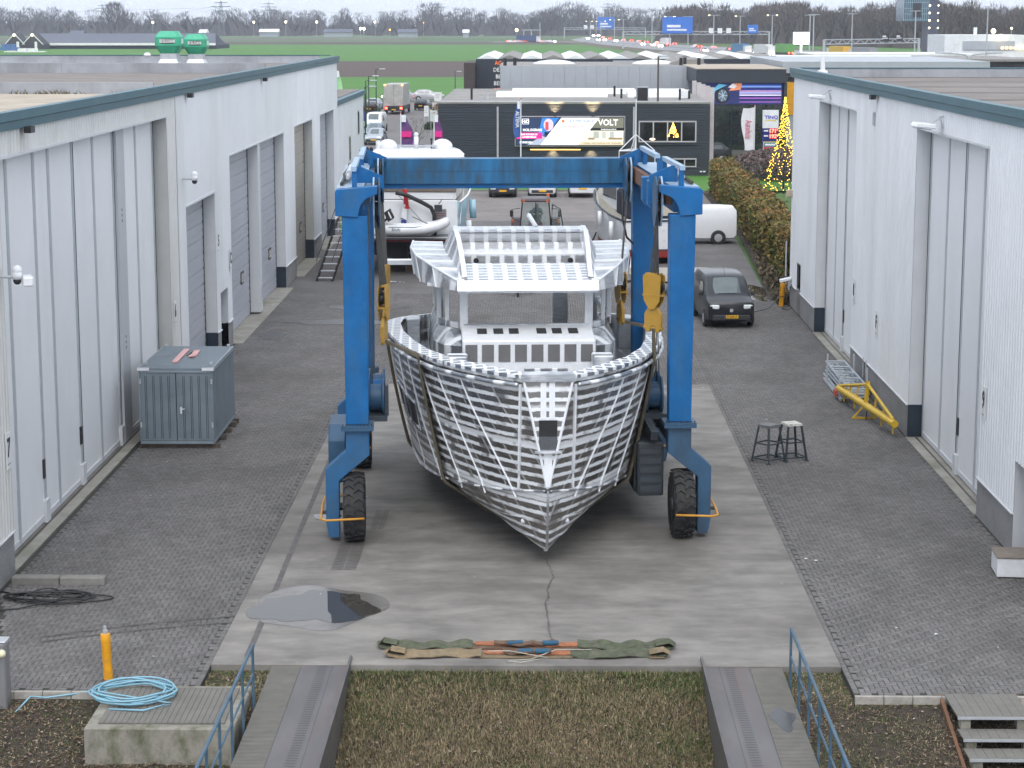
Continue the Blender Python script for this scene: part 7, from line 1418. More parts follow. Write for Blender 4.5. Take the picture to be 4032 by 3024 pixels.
for f0, f1, m in ((.72, .77, (.36, .37, .33)), (.80, .835, (.45, .44, .38)), (.87, .91, (.38, .40, .38)), (.935, .985, (.7, .68, .62))): rect(glow('room %d' % int(f0 * 100), m, .4), X_(f0), X_(f1), Z_(.25), Z_(.50), 156.690, 'room_unit', AD)
for f0, f1 in ((.86, .99), (.67, .73)): rect(glow('room furniture', (.30, .2, .1), .3), X_(f0), X_(f1), Z_(.2), Z_(.27), 156.688, 'room_furniture', AD)
poly(mat('advert black', (.01, .01, .012), .5), [(X_(.68), Z_(.53)), (X_(1), Z_(.53)), (X_(1), Z_(.63)), (X_(.70), Z_(.63))], 156.692, 'right_advert_bar', AD); poly(glow('advert olive', (.155, .15, .115), .4), [(X_(.70), Z_(.63)), (X_(1), Z_(.63)), (X_(1), Z_(1)), (X_(.775), Z_(1))], 156.692, 'right_advert_head', AD)
rect(glow('advert pink', (.85, .01, .22)), X_(.0), X_(.24), Z_(.23), Z_(.45), 156.688, 'pink_bar', AD)
b = MB(); pts = [(X_(.30) + .37 * math.cos(t), Z_(.74) + .46 * math.sin(t)) for t in [2 * math.pi * i / 24 for i in range(24)]]; b.add([(x, 156.688, z) for x, z in pts], [tuple(range(24))]); b.wb('hologram_disc', glow('hologram', (.55, .42, .62)), AD); rect(glow('hologram red', (.45, .05, .05)), X_(.27), X_(.30), Z_(.55), Z_(.85), 156.685, 'hologram_core', AD); rect(mat('advert black', (0, 0, 0)), X_(.262), X_(.292), Z_(.36), Z_(.48), 156.687, 'hologram_foot', AD)
AT = lambda body, size, col, fx, fz, al='CENTER', sx=1.0, bold=.006, e=.6: wtext('advert_letters', body, size, glow('ink ' + col, {'white': (.85, .85, .86), 'blue': (.05, .12, .36), 'red': (.62, .16, .17), 'pale': (.55, .60, .68), 'brown': (.25, .19, .12)}[col], e), AD, (X_(fx), 156.684, Z_(fz)), ext=.001, align=al, sx=sx, bold=bold)
AT('HiD', .34, 'white', .085, .86); AT('HOLOGRAM', .27, 'white', .15, .55, sx=.95); AT('THE FUTURE OF', .17, 'white', .12, .385); AT('ADVERTISING', .17, 'white', .12, .285); AT('HYPERVSN', .2, 'white', .09, .09)
for (a, c, d, e2) in ((.055, .115, .95, .965), (.055, .115, .765, .78)): rect(glow('ink white', (.85, .85, .86)), X_(a), X_(c), Z_(d), Z_(e2), 156.684, 'badge_line', AD)
for xx in (.055, .112): rect(MAT['ink white'], X_(xx), X_(xx + .004), Z_(.765), Z_(.965), 156.683, 'badge_line', AD)
AT('DRUKWERKTIJGER.NL', .21, 'blue', .60, .88, sx=.95, e=.3); AT('DE WEBSHOP', .26, 'red', .43, .665, 'LEFT', e=.3); AT('VOOR DRUKWERK', .25, 'pale', .43, .555, 'LEFT', bold=0, e=.4); AT('EN PROMOTIE', .25, 'pale', .43, .445, 'LEFT', bold=0, e=.4); AT('MATERIALEN!', .25, 'pale', .43, .335, 'LEFT', bold=0, e=.4)
AT('VOLT', .62, 'white', .855, .82, sx=.95, bold=.01); AT('keukensvanvolt.nl', .16, 'white', .86, .58, bold=.002); AT('KEUKENS · INBOUWAPPARATUUR · TEGELWERK', .13, 'brown', .80, .06, bold=.001, e=.2)
b = MB(); b.add([(X_(.435) + .13 * math.cos(t), 156.686, Z_(.88) + .13 * math.sin(t)) for t in [2 * math.pi * i / 16 for i in range(16)]], [tuple(range(16))]); b.wb('round_emblem', glow('emblem orange', (.62, .2, .07), .3), AD)
for x, z, dz in ((1.25, 4.95, 1), (4.1, 4.95, 1), (1.1, 1.75, -1), (4.0, 1.75, -1)):
    l = bpy.data.lights.new('wall_washer', 'SPOT'); l.energy = 260; l.color = (1.0, .72, .36); l.spot_size = R(85); l.spot_blend = 1.0; l.shadow_soft_size = .05
    w_ = thing('wall_washer', 'warm wall washer lamp %s the advertising panel, %s one' % ('above' if dz > 0 else 'below', 'left' if x < 2 else 'right'), 'lamp', (x, 156.55, 4.52 if dz > 0 else 2.2), 0, 'lamps washing the black wall'); b = MB(); b.bx(-.08, .08, -.06, .06, -.03, .03); b.build('lamp_body', m_black, w_)
    lo = bpy.data.objects.new('lamp_light', l); COL.objects.link(lo); lo.parent = w_; lo.location = (0, -.05, .05 * dz); lo.rotation_euler = (R(180 - 28) if dz > 0 else R(28), 0, 0)
# ---- grey hall, dark hall and showroom behind
GH = thing('grey_hall', 'long pale grey clad hall behind the black office', 'building', (6, 205, 0))
for i in range(20): x = -3.5 + i * .985; b = MB(); b.bx(x, x + .97, 192, 192.2, 4.8, 7.5); b.wb('wall_panel', m_gry, GH)
b = MB(); b.bx(-3.5, 16.2, 192.2, 214, 0, 7.35); b.wb('core', m_gry, GH); b = MB(); b.bx(-3.6, 16.3, 192.21, 214, 7.36, 7.46); b.wb('roof', m_flat, GH)
b = MB(); b.bx(-3.55, -3.2, 192.25, 214, 3.5, 7.44); b.wb('end_wall', mat('moss green wall', (.05, .07, .05), .7), GH)
for x in (1.5, 11.0): b = MB(); b.lathe([(.01, 0), (1.6, 0), (1.5, .15), (1.1, .32), (.5, .43), (.01, .46)], c=(x, 201, 7.46), n=20); b.v = [(x + (vx - x) * 1.3, vy, vz) for vx, vy, vz in b.v]; b.wb('dome_rooflight', m_wroof, GH, smooth=True)
for x, y in ((-3.1, 195), (-2.2, 196), (13.4, 197), (13.9, 199), (15, 196)): b = MB(); b.tube((x, y, 7.4), (x, y, 8.15), .17, 10); b.wb('roof_fan', m_black, GH)
b = MB(); b.prism([(12.0, 7.47), (15.8, 7.47), (15.8, 7.95), (13.6, 7.95)], 'y', 200, 212); b.wb('roof_hatch', m_flat, GH)
DH = thing('dark_hall', 'dark hall with a sawtooth roof edge behind the grey hall', 'building', (10, 240, 0))
b = MB(); b.bx(-6.7, 26.5, 225, 262, 0, 7.55); b.wb('wall', m_blk2, DH)
for i in range(14): x = -6.6 + i * 2.36; b = MB(); b.prism([(x, 7.56), (x + 2.3, 7.56), (x + 1.15, 7.95)], 'y', 225, 262); b.wb('roof_ridge', m_wroof if i % 2 == 0 else m_flat, DH)
b = MB(); b.bx(8.0, 13.8, 224.95, 224.99, 6.0, 7.4); b.wb('light_panel', m_gry, DH); b = MB(); b.bx(-7.9, -6.72, 222, 236, 0, 7.2); b.wb('brown_stair_tower', mat('brown cladding', (.055, .04, .042), .7, var=.2, scale=3), DH)
for i, (t_, c_) in enumerate((('AG', 'o'), ('DEN', 'w'), ('BE', 'w'), ('BEN', 'w'), ('GEEF', 'o'), ('COM', 'o'))): z = 7.1 - i * .72; wtext('wall_letters', t_, .6, glow('letter orange', (.75, .16, .05), .3) if c_ == 'o' else m_signw, DH, (-4.3, 224.93, z), sx=.9, bold=.01)
SH = thing('glass_showroom', 'dark glass showroom with a racing car picture band', 'building', (18, 190, 0))
b = MB(); b.bx(15.3, 21.2, 181.05, 200, 0, 6.25); b.wb('core', m_black, SH); b = MB(); b.bx(13.6, 21.35, 180.4, 200, 6.3, 7.45); b.wb('roof_band', m_blk, SH); b = MB(); b.bx(13.6, 21.4, 180.35, 200, 7.451, 7.52); b.wb('roof', m_roofb, SH)
for i in range(4):
    for j in range(2): b = MB(); xx = 15.3 + i * 1.475; b.bx(xx + .03, xx + 1.44, 181.0, 181.045, .55 + j * 2.0, 2.45 + j * 2.0); b.wb('glass_pane', mat('showroom glass', (.025, .032, .03), .05, spec=1), SH)
b = MB(); b.bx(15.2, 21.3, 180.9, 181.04, 0, .5); b.wb('showroom_plinth', mat('grey green plinth', (.12, .12, .11), .8), SH); b = MB(); b.bx(21.2, 21.45, 180.5, 181.5, 0, 6.3); b.wb('corner_pier', m_blk2, SH)
BN = thing('picture_band', 'blue and violet racing picture band on the showroom front', 'banner', (18.2, 180.9, 4.4))
rect(glow('band navy', (.015, .02, .10), .35), 13.7, 21.1, 4.45, 6.28, 180.9, 'band_face', BN)
for zz, h_, c_ in ((6.05, .06, (.08, .2, .8)), (5.9, .10, (.25, .4, .9)), (5.55, .07, (.75, .4, .75)), (5.38, .09, (.5, .5, .9)), (5.2, .08, (.8, .75, .95)), (4.95, .06, (.5, .12, .6)), (4.62, .06, (.35, .12, .5)), (5.72, .05, (.03, .05, .4))): rect(glow('streak %.2f' % zz, c_, .4), 17.4, 21.0, zz, zz + h_, 180.894, 'light_streak', BN)
b = MB(); b.add([(15.9 + .62 * math.cos(t), 180.892, 5.2 + .72 * math.sin(t)) for t in [2 * math.pi * i / 28 for i in range(28)]], [tuple(range(28))]); b.wb('tyre_print', m_black, BN)
b = MB(); b.add([(15.95 + .42 * math.cos(t), 180.888, 5.2 + .52 * math.sin(t)) for t in [2 * math.pi * i / 20 for i in range(20)]], [tuple(range(20))]); b.wb('wheel_print', glow('wheel print', (.08, .12, .18), .3), BN)
for k in range(7): a = k * .9; b = MB(); b.beam((15.95, 180.884, 5.2), (15.95 + .4 * math.cos(a), 180.884, 5.2 + .5 * math.sin(a)), .004, .05, up=(math.sin(a), 0, -math.cos(a))); b.wb('spoke_print', glow('spoke print', (.45, .5, .55), .2), BN)
poly(glow('body print', (.12, .42, .62), .35), [(14.6, 4.6), (14.9, 5.5), (15.6, 6.2), (16.3, 6.1), (15.3, 5.6), (15.0, 4.7)], 180.89, 'car_body_print', BN); poly(glow('flare print', (.7, .25, .12), .35), [(16.5, 5.6), (16.9, 6.25), (17.6, 6.25), (17.5, 5.7)], 180.89, 'flare_print', BN); poly(glow('flare white', (.7, .68, .72), .35), [(16.4, 5.9), (16.8, 6.25), (17.2, 6.0), (16.9, 5.8)], 180.887, 'flare_print', BN)
YB = thing('yellow_hall', 'hall with a yellow panel and white frame behind the right warehouse', 'building', (24, 200, 0)); b = MB(); b.bx(21.7, 40, 186, 215, 0, 8.0); b.wb('wall', m_gry, YB); b = MB(); b.bx(21.75, 26, 185.9, 185.99, 3.3, 6.2); b.wb('yellow_panel', mat('yellow panel', (.70, .33, .01), .5), YB); b = MB(); b.bx(21.75, 26, 185.9, 185.99, 6.25, 7.0); b.wb('black_panel', m_black, YB); b = MB(); b.bx(21.48, 21.68, 185.4, 186, 0, 7.4); b.wb('white_column', m_wplast, YB)
# white small building behind the left warehouse
WB_ = thing('white_annex', 'small white building with a teal roof edge behind the left warehouse', 'building', (-14, 130, 0))
b = MB(); b.bx(-24, -12.75, 125, 152, 0, 6.3); b.wb('wall', m_white, WB_); b = MB(); b.bx(-24, -12.55, 124.8, 152.2, 6.3, 6.62); b.wb('roof_edge', m_teal, WB_); b = MB(); b.bx(-24, -12.95, 125.2, 151.8, 6.621, 6.66); b.wb('roof', m_roofd, WB_)
for y, z in ((130, 2.6), (140, 2.2), (147, 3.6)): b = MB(); b.bx(-12.75, -12.72, y, y + 1.2, z, z + 1.7); o = b.wb('window', m_fr, WB_); q = MB(); q.bx(-12.719, -12.71, y + .1, y + 1.1, z + .1, z + 1.6); q.build('pane', m_dkg, o)
b = MB(); b.bx(-12.74, -12.70, 133, 145, .1, .75); b.wb('plinth', m_granu, WB_)
SB_ = thing('brown_shed', 'low brown brick shed beside the street', 'shed', (-26, 240, 0)); b = MB(); b.bx(-30, -21.5, 228, 240, 0, 2.8); b.wb('wall', mat('brown brick', (.17, .115, .095), .9, var=.15, scale=3), SB_); b = MB(); b.bx(-30.3, -21.2, 227.7, 240.3, 2.8, 3.05); b.wb('roof', mat('dark brown roof', (.05, .03, .028), .8), SB_)
# ---- flags, signs, lamps
def flag(loc, h, w_, fh, m1, m2, lab, txt=None, tcol=None, zt=None, side=1, bandcol=None):
    t = thing('banner_flag', lab, 'flag', loc); b = MB(); b.tube((0, 0, 0), (0, 0, h), .05, 8, .035); b.build('pole', m_wplast, t); b = MB(); b.ball((0, 0, h + .04), .06, 8, 6); b.build('finial', mat('red finial', (.5, .12, .08), .5), t)
    b = MB(); rings = []; n = 12
    for i in range(n + 1): f = i / n; z = h - .1 - fh * f; ww = w_ * ((.35 + .65 * min(1, f * 2.2)) * (1 - .25 * max(0, f - .8) / .2) if m2 else .85 + .15 * math.sin(f * 5)); rings.append([(side * .05, 0, z), (side * (.05 + ww * .5), .06 * math.sin(f * 5), z - .1 * ww), (side * (.05 + ww), .1 * math.sin(f * 4 + 1), z - (.28 if m2 else .08) * ww)])
    b.loft(rings, close=False, caps=False); fl_ = b.build('cloth', m1, t)
    if bandcol: q = MB(); q.bx(*sorted((side * .06, side * (.05 + w_ * .85))), -.13, -.125, h - .1 - fh * .68, h - .1 - fh * .5); q.build('printed_band', bandcol, t)
    if m2: q = MB(); q.bx(*sorted((side * .06, side * (.05 + w_ * .4))), -.125, -.12, h - .15 - fh * .2, h - .12); q.build('printed_head', m2, t)
    if txt: text('flag_letters', txt, w_ * .75, tcol, t, (side * (w_ * .5), -.14, h - fh * .55), (math.pi / 2, R(90), 0), ext=.001, sx=fh * .16 / w_ , bold=.006)
    return t
m_fpur = mat('flag purple', (.10, .05, .17), .8, var=.5, scale=2, dirt=(.4, .02, .2), dirt_amt=.8, dscale=1.2); m_fpink = mat('flag pink', (.75, .02, .25), .7); m_fblu = mat('flag mid blue', (.04, .10, .32), .8, var=.2); m_fwh = mat('flag cloth white', (.75, .75, .78), .8)
flag((-9.9, 150, 0), 5.0, .85, 2.35, m_fpur, m_fwh, 'purple banner flag with pink band, left of the pair by the street', bandcol=m_fpink); flag((-7.5, 150, 0), 5.0, .6, 2.35, m_fpur, m_fwh, 'purple banner flag with pink band, right of the pair by the office corner', bandcol=m_fpink)
flag((-1.25, 150, 0), 6.0, .5, 2.6, m_fblu, m_fwh, 'blue ALTENA banner flag hanging in front of the advertising panel', 'ALTENA', m_fwh, side=-1); flag((17.05, 164.5, 0), 4.95, 1.0, 3.3, m_fwh, None, 'white banner flag with red lettering beside the price sign', 'Autohuis', mat('flag letters red', (.55, .04, .10), .6), side=-1)
flag((-19.3, 200, 0), 7.0, .5, 3.0, mat('flag green', (.35, .62, .33), .8), m_fwh, 'green and white banner flag on the street lawn', side=1); flag((-20.7, 196, 0), 6.6, .4, 3.0, m_fblu, m_fwh, 'blue and white banner flag at the left warehouse corner', side=1)
def lamp_post(loc, h, lab, arm=1.0, lit=False, m=None, dbl=False, r=.06, group=None):
    t = thing('lamp_post', lab, 'lamp post', loc, 0, group); b = MB(); b.tube((0, 0, 0), (0, 0, h), r * 1.5, 8, r); b.build('pole', m or m_stile, t)
    for s_ in ((-1, 1) if dbl else (1,)):
        b = MB(); b.tube((0, 0, h), (s_ * arm, 0, h + .06), r * .7, 6); b.build('arm', m or m_stile, t)
        b = MB(); b.box((s_ * (arm + .25), 0, h + .05), (.7, .3, .12)); b.build('lamp_head', (m_lampl if lit in (True, s_) else m_galv), t, bevel=.03)
    return t
m_lampl = mat('lit street lamp', (1, .85, .5), .4, emit=7, ecol=(1, .85, .5)); m_polg = mat('dark green pole', (.03, .045, .045), .5)
for i, (x, y, tp, Y) in enumerate(((788, 163, 188, 200), (790, 150, 200, 212), (796, 150, 210, 225), (812, 147, 250, 250))): p = ay(x, tp if i == 0 else (175, 165, 150)[i - 1], Y); lamp_post((p.x, Y, 0), p.z, 'dark street lamp post, number %s along the street lawn from the camera' % ('one', 'two', 'three', 'four')[i], .5, False, m_polg, r=.05, group='street lamps along the lawn')
p = ay(983, 155, 290); lamp_post((p.x, 290, 0), p.z, 'thin lamp post by the green field right of the street', .3, False, m_polg, r=.05)
p = ay(1410, 130, 166); lamp_post((p.x, 158.2, 0), 8.9, 'tall dark pole rising in front of the black office', .05, False, mat('brown pole', (.10, .08, .075), .6), r=.07)
PSN = thing('fuel_price_sign', 'tall fuel price sign with red digits beside the fairy light tree', 'price sign', (18.3, 165, 0)); PX_, PW = 18.36, 1.25
rect(m_wplast, PX_ - PW / 2, PX_ + PW / 2, 3.2, 4.62, 164.9, 'white_head', PSN); b = MB(); b.bx(PX_ - PW / 2, PX_ + PW / 2, 164.91, 165.2, .0, 3.2); b.wb('blue_body', mat('sign blue', (.012, .02, .18), .4), PSN); b = MB(); b.bx(PX_ - PW / 2, PX_ + PW / 2, 164.905, 165.2, 3.2, 4.62); b.wb('head_box', m_wplast, PSN)
wtext('brand_letters', 'TINQ', .36, mat('sign violet', (.10, .10, .55), .5), PSN, (PX_ + .05, 164.89, 4.05), sx=1.2, bold=.012); rect(mat('sign yellow', (.75, .6, .12), .5), PX_ - .42, PX_ + .45, 3.78, 3.86, 164.885, 'brand_line', PSN)
m_led = mat('red digits', (1, .05, .03), .4, emit=7, ecol=(1, .07, .05)); rect(m_black, PX_ - .12, PX_ + .58, 2.35, 3.15, 164.9, 'digit_field', PSN); wtext('price_digits', '171', .40, m_led, PSN, (PX_ + .18, 164.89, 2.97), bold=.012); wtext('price_digits', '192', .40, m_led, PSN, (PX_ + .18, 164.89, 2.56), bold=.012)
for z in (2.98, 2.57): wtext('price_digits', '9', .2, m_led, PSN, (PX_ + .52, 164.89, z + .08), bold=.006)
for z in (3.0, 2.6): rect(m_signw, PX_ - .52, PX_ - .18, z - .06, z + .06, 164.885, 'fuel_name', PSN)
rect(MAT['sign yellow'], PX_ - .56, PX_ + .56, 1.2, 2.15, 164.9, 'offer_border', PSN); rect(mat('sign teal', (.05, .22, .32), .5), PX_ - .5, PX_ + .5, 1.75, 2.08, 164.892, 'offer_head', PSN); rect(mat('sign red', (.6, .06, .08), .5), PX_ - .5, PX_ + .5, 1.27, 1.74, 164.892, 'offer_body', PSN); rect(m_signw, PX_ - .35, PX_ + .35, 1.4, 1.6, 164.888, 'offer_text', PSN); rect(m_signw, PX_ - .4, PX_ + .4, 1.84, 1.98, 164.888, 'offer_text', PSN)
XT = thing('fairy_light_tree', 'tall cone of yellow fairy lights hung from a black pole', 'fairy lights', (16.66, 141, 0)); b = MB(); b.tube((0, 0, 0), (.05, 0, 6.9), .06, 8, .03); b.build('pole', m_black, XT)
nL = 560; m_fairy = mat('yellow fairy light', (1, .66, .06), .4, emit=3.2, ecol=(1, .60, .05)); fm = MB(); fm.ball((0, 0, 0), .028, 6, 4); fme2 = fm.mesh('light_bulb', m_fairy); bb = MB(); wires = MB()
def cone_pt(u, k): z = .15 + 6.4 * u; r_ = 1.42 * (1 - u) ** 1.3 + .03; a = k; return (r_ * math.cos(a) * (1 + .05 * math.sin(9 * u)), r_ * math.sin(a), z)
cnt = 0
for k in range(14):
    a0 = 2 * math.pi * k / 14; prev = None
    for i in range(34):
        u = 1 - ((i + random.random() * .6) / 34) ** 1.25; p = cone_pt(min(.985, max(0, u + random.gauss(0, .01))), a0 + .25 * math.sin(u * 9 + k) + random.gauss(0, .06)); g_ = random.uniform(.8, 1.08); q = (p[0] * g_, p[1] * g_, p[2])
        if cnt < 300: inst('light_bulb', fme2, XT, q)
        else: bb.ball(q, .028, 6, 4)
        cnt += 1
        if prev: wires.tube(prev, q, .006, 3, cap=False)
        prev = q
o = bb.build('light_bulbs', m_fairy, XT); o['kind'] = 'stuff'; wires.build('light_cord', m_fen, XT)
for nm, lab, x, y, wd, h, m, Y in (('info_sign', 'blue information sign on the street lawn', 770, 252, 1.5, .8, mat('sign mid blue', (.02, .07, .32), .5), 195), ('white_sign', 'tilted white sign board by the office corner', 921, 240, .5, 1.15, m_signw, 228), ('white_sign', 'white and black sign board nearest the brown tower', 946, 209, .9, 1.1, m_signw, 255), ('company_sign', 'pale company sign board behind the right purple flag', 937, 250, .7, 1.0, mat('pale green sign', (.55, .62, .58), .5), 200)):
    p = ay(x, y, Y); t = thing(nm, lab, 'sign', (p.x, Y, 0)); b = MB(); b.bx(-wd / 2, wd / 2, -.04, .04, p.z - h / 2, p.z + h / 2); b.build('board', m, t); 
    for s_ in (-1, 1): b = MB(); b.tube((s_ * wd * .4, .05, 0), (s_ * wd * .4, .05, p.z), .03, 6); b.build('post', m_stile, t)
    for k in range(3): b = MB(); b.bx(-wd * .35, wd * (.3 - .1 * k), -.046, -.041, p.z + h * (.25 - .2 * k), p.z + h * (.33 - .2 * k)); b.build('sign_text', m_signw if 'blue' in lab else m_stile, t)
for i in range(4): p = gp(775 + i * 9, 340); b = MB(); b.lathe([(.16, 0), (.16, .75), (.1, .85), (.02, .88)], n=12); b.build('street_post', m_canvas, loc=(p.x, p.y, 0), label=ORD[i] + ' dark blue street post from the left in the row by the annex', cat='bollard', group='four dark street posts')
GT = thing('swing_barrier', 'black swing barrier post left of the right purple flag', 'barrier', (-9.6, 172, 0)); b = MB(); b.tube((0, 0, 0), (0, 0, 1.5), .22, 10); b.build('post', m_black, GT); b = MB(); b.tube((0, 0, 1.2), (2.6, 0, 1.2), .05); b.tube((0, 0, .5), (2.6, 0, .5), .04); b.build('arm', m_black, GT)
t = thing('timber_pile', 'stack of pale timber beside the white annex', 'timber', (-12.0, 155.5, 0))
for i in range(4): b = MB(); b.box((random.gauss(0, .1), 0, .15 + .25 * i), (1.9, 1.0, .2), random.gauss(0, .06)); b.build('board', mat('fresh timber', (.48, .34, .22), .8, var=.15, scale=4), t)
b = MB(); b.tube((-3.9, 148.5, 0), (-3.9, 148.5, 1.9), .14, 10, .03); b.lathe([(.3, 0), (.3, .08)], c=(-3.9, 148.5, 0), n=4); b.build('traffic_cone', mat('faded cone', (.5, .22, .18), .6), label='tall faded red marker on the lawn before the black office', cat='marker')
# bare shrub mass and ornamental grass right of the office
def shrub(name, lab, c, rx, ry, h, n, cols, size=.1, kind=None, cat='shrub'):
    a = RNG.random(n) * 2 * math.pi; r = np.sqrt(RNG.random(n)); z = RNG.random(n) ** .7 * h * np.sqrt(np.clip(1 - r ** 2 * .8, 0, 1)); P = np.stack([c[0] + rx * r * np.cos(a), c[1] + ry * r * np.sin(a), z], 1); V, F, col = leaf_cloud(P, size, cols, 'x')
    t = thing(name, lab, cat, (c[0], c[1], 0)); o = big_mesh('foliage', V, F, m_leaf, face_col=col); o.parent = t; o.matrix_parent_inverse = t.matrix_basis.inverted()
    b = MB(); [b.tube((random.gauss(0, .2), random.gauss(0, .2), 0), (random.gauss(0, .5) * rx, random.gauss(0, .5) * ry, h * .7), .02, 4, .008) for _ in range(8)]; b.build('stems', mat('twig', (.07, .05, .04), .9), t); return t
shrub('bare_shrub', 'leafless purple brown shrub mass below the price sign', (18.5, 157, 0), 4.2, 6.5, 2.1, 16000, [(.17, .12, .115), (.13, .09, .085), (.20, .15, .135), (.09, .065, .06)], .11)
shrub('reed_clump', 'clump of green and reddish ornamental grass by the white flag', (14.9, 160.5, 0), 1.5, 1.5, 1.3, 2600, [(.07, .11, .03), (.10, .13, .04), (.14, .06, .03)], .12); shrub('dead_bush', 'straw coloured bush by the black car on the verge', (-11.8, 262, 0), 1.6, 3, 1.6, 1800, [(.24, .17, .11), (.18, .13, .09)], .14); shrub('low_bush', 'small green bush on the pavement edge by the office', (-11.6, 226, 0), .8, 1.2, .8, 900, [(.05, .09, .03), (.035, .065, .02)], .1)
# ================================================================== THE FAR LAND
m_bark = mat('grey bark', (.06, .052, .046), .95, var=.2)
def twigs(cx, cy, h, w_, n, base=.12):
    """bare crown: trunk, dark inner limbs and many thin upward sprays"""
    a = RNG.random(n) * 2 * math.pi; u = RNG.random(n) ** .8; zc = base + (1 - base) * u; prof = np.sin(np.clip(zc, .05, 1) ** .8 * math.pi * .93) ** .6; r = w_ * .5 * prof * np.sqrt(RNG.random(n))
    P = np.stack([cx + r * np.cos(a), cy + r * np.sin(a), zc * h * .93], 1); L = (RNG.uniform(.08, .17, n) * h)[:, None]; d = np.stack([np.cos(a) * (r / (w_ * .5) * .75), np.sin(a) * (r / (w_ * .5)) * .75, np.full(n, 1.0)], 1) + RNG.normal(0, .28, (n, 3)); d /= np.linalg.norm(d, axis=1)[:, None]
    q = np.stack([-np.sin(RNG.random(n) * 3), np.cos(RNG.random(n) * 3) * .3, np.zeros(n)], 1) * (RNG.uniform(.005, .014, n) * h)[:, None]
    return np.stack([P - q, P + q, P + d * L], 1).reshape(-1, 3)
def wood(name, lab, trees, n, tone):
    V = []; C = []
    for (x, y, h, w_) in trees:
        v = twigs(x, y, h, w_, n); V.append(v); c = np.array(tone) * RNG.uniform(.75, 1.25) * RNG.uniform(.7, 1.3, n)[:, None]; C.append(c)
        k = 10; th = np.linspace(0, 2 * math.pi, k, endpoint=False); hh = h * RNG.uniform(.5, .68); ww = w_ * .55
        for j in range(k):   # tangled undergrowth and inner limbs
            a0 = th[j]; V.append(np.array([[x + ww * math.cos(a0), y + ww * math.sin(a0) * .5, 0], [x + ww * math.cos(a0 + .9), y + ww * math.sin(a0 + .9) * .5, 0], [x + RNG.normal(0, w_ * .2), y, hh * RNG.uniform(.8, 1.3)]])); C.append(np.array([np.array(tone) * RNG.uniform(.55, .9)]))
        V.append(np.array([[x - .02 * h, y, 0], [x + .02 * h, y, 0], [x, y, h * .8]])); C.append(np.array([np.array(tone) * .7]))
    V = np.concatenate(V); C = np.concatenate(C); return tag(big_mesh(name, V, np.arange(len(V)).reshape(-1, 3), m_leaf, face_col=C), lab, 'wood', kind='stuff')
def tree(name, lab, x, y, h, w_, n, tone, group=None, base=.2):
    t = thing(name, lab, 'tree', (x, y, 0), 0, group); v = twigs(0, 0, h, w_, n, base); o = big_mesh('crown', v, np.arange(len(v)).reshape(-1, 3), m_leaf, face_col=np.array(tone) * RNG.uniform(.7, 1.3, n)[:, None]); o.parent = t
    b = MB(); b.tube((0, 0, 0), (0, 0, h * .4), h * .022, 7, h * .015)
    for k in range(9): a = random.uniform(0, 6.3); z0 = h * random.uniform(.2, .5); b.tube((0, 0, z0), (w_ * .38 * math.cos(a), w_ * .38 * math.sin(a), z0 + h * random.uniform(.25, .45)), h * .010, 5, h * .003)
    b.build('trunk', m_bark, t); return t
T1 = (.080, .072, .074); T2 = (.088, .071, .060)
fx = []
for row in range(4):
    for i in range(150):
        x = -640 + i * 8.2 + random.gauss(0, 3); Y = 1750 + row * 120 + random.gauss(0, 30); px = x / Y
        h = random.uniform(11, 20) * (1 + .22 * math.sin(x * .013 + row) + .14 * math.sin(x * .047)) + (4 if -.055 < px < .0 else 0) + 3 * math.sin(x * .02) + row * .8; fx.append((x, Y, h, h * random.uniform(.7, .95)))
wood('distant_wood', 'grey bare treeline on the horizon across the fields', fx, 230, T1)
nx_ = []
for row in range(5):
    for i in range(66):
        t_ = i / 65; x = 78 + t_ * 150 + random.gauss(0, 2.5); Y = 1180 - t_ * 430 + row * 22 + random.gauss(0, 6); h = random.uniform(13, 20) + 2.5 * math.sin(i * .33 + row * .4); nx_.append((x, Y, h, h * random.uniform(.55, .75)))
wood('roadside_wood', 'tall bare brown wood behind the motorway on the right', nx_, 420, T2)
tree('skyline_tree', 'large round bare tree rising above the treeline at the left', *(ay(248, 70, 1500)[:2]), 25, 21, 900, T1)
for i, (x, h, wd) in enumerate(((1152, 15, 9), (1172, 19, 12), (1192, 20, 12), (1206, 17, 10))): p = gp(x, 79); tree('field_tree', ('smallest', 'second', 'tallest', 'last')[i] + ' bare tree of the clump left of the motorway', p.x, p.y + 20, h, wd, 520, T1, 'clump of bare trees by the motorway')
p = gp(1706, 105); tree('tower_tree', 'wide bare tree in front of the white building by the tower', 182, 790, 15, 15, 700, T2)
p = gp(898, 318); tree('street_tree', 'small bare young tree in the verge behind the blue yacht', -10.6, 182, 3.4, 2.6, 60, (.12, .09, .07), base=.3)
# barns on the left
m_bar = mat('slate barn roof', (.105, .115, .15), .7, var=.08, scale=.05); m_barw = mat('navy barn wall', (.022, .028, .05), .7)
FB = thing('long_barn', 'long low barn with grey roof and white eaves strip across the field', 'barn', (-150, 930, 0)); xa, xb = ay(92, 100, 895).x, ay(466, 100, 895).x
b = MB(); b.bx(xa, xb, 895.5, 935, 0, 1.7); b.wb('wall', m_barw, FB); b = MB(); b.add([(xa - 1, 894.6, 2.0), (xb, 894.6, 2.0), (xb - 3, 915, 6.4), (xa - 6, 915, 6.4), (xa - 6, 936, 2.0), (xb - 3, 936, 2)], [(0, 1, 2, 3), (3, 2, 5, 4)]); b.wb('roof', m_bar, FB); b = MB(); b.bx(xa - 1, xb, 894.3, 894.8, 1.5, 2.5); b.wb('eaves_strip', m_signw, FB)
b = MB(); b.add([(xb, 895, 0), (xb + .1, 935, 0), (xb - 3, 915, 6.4)], [(0, 1, 2)]); b.wb('end_gable', m_barw, FB)
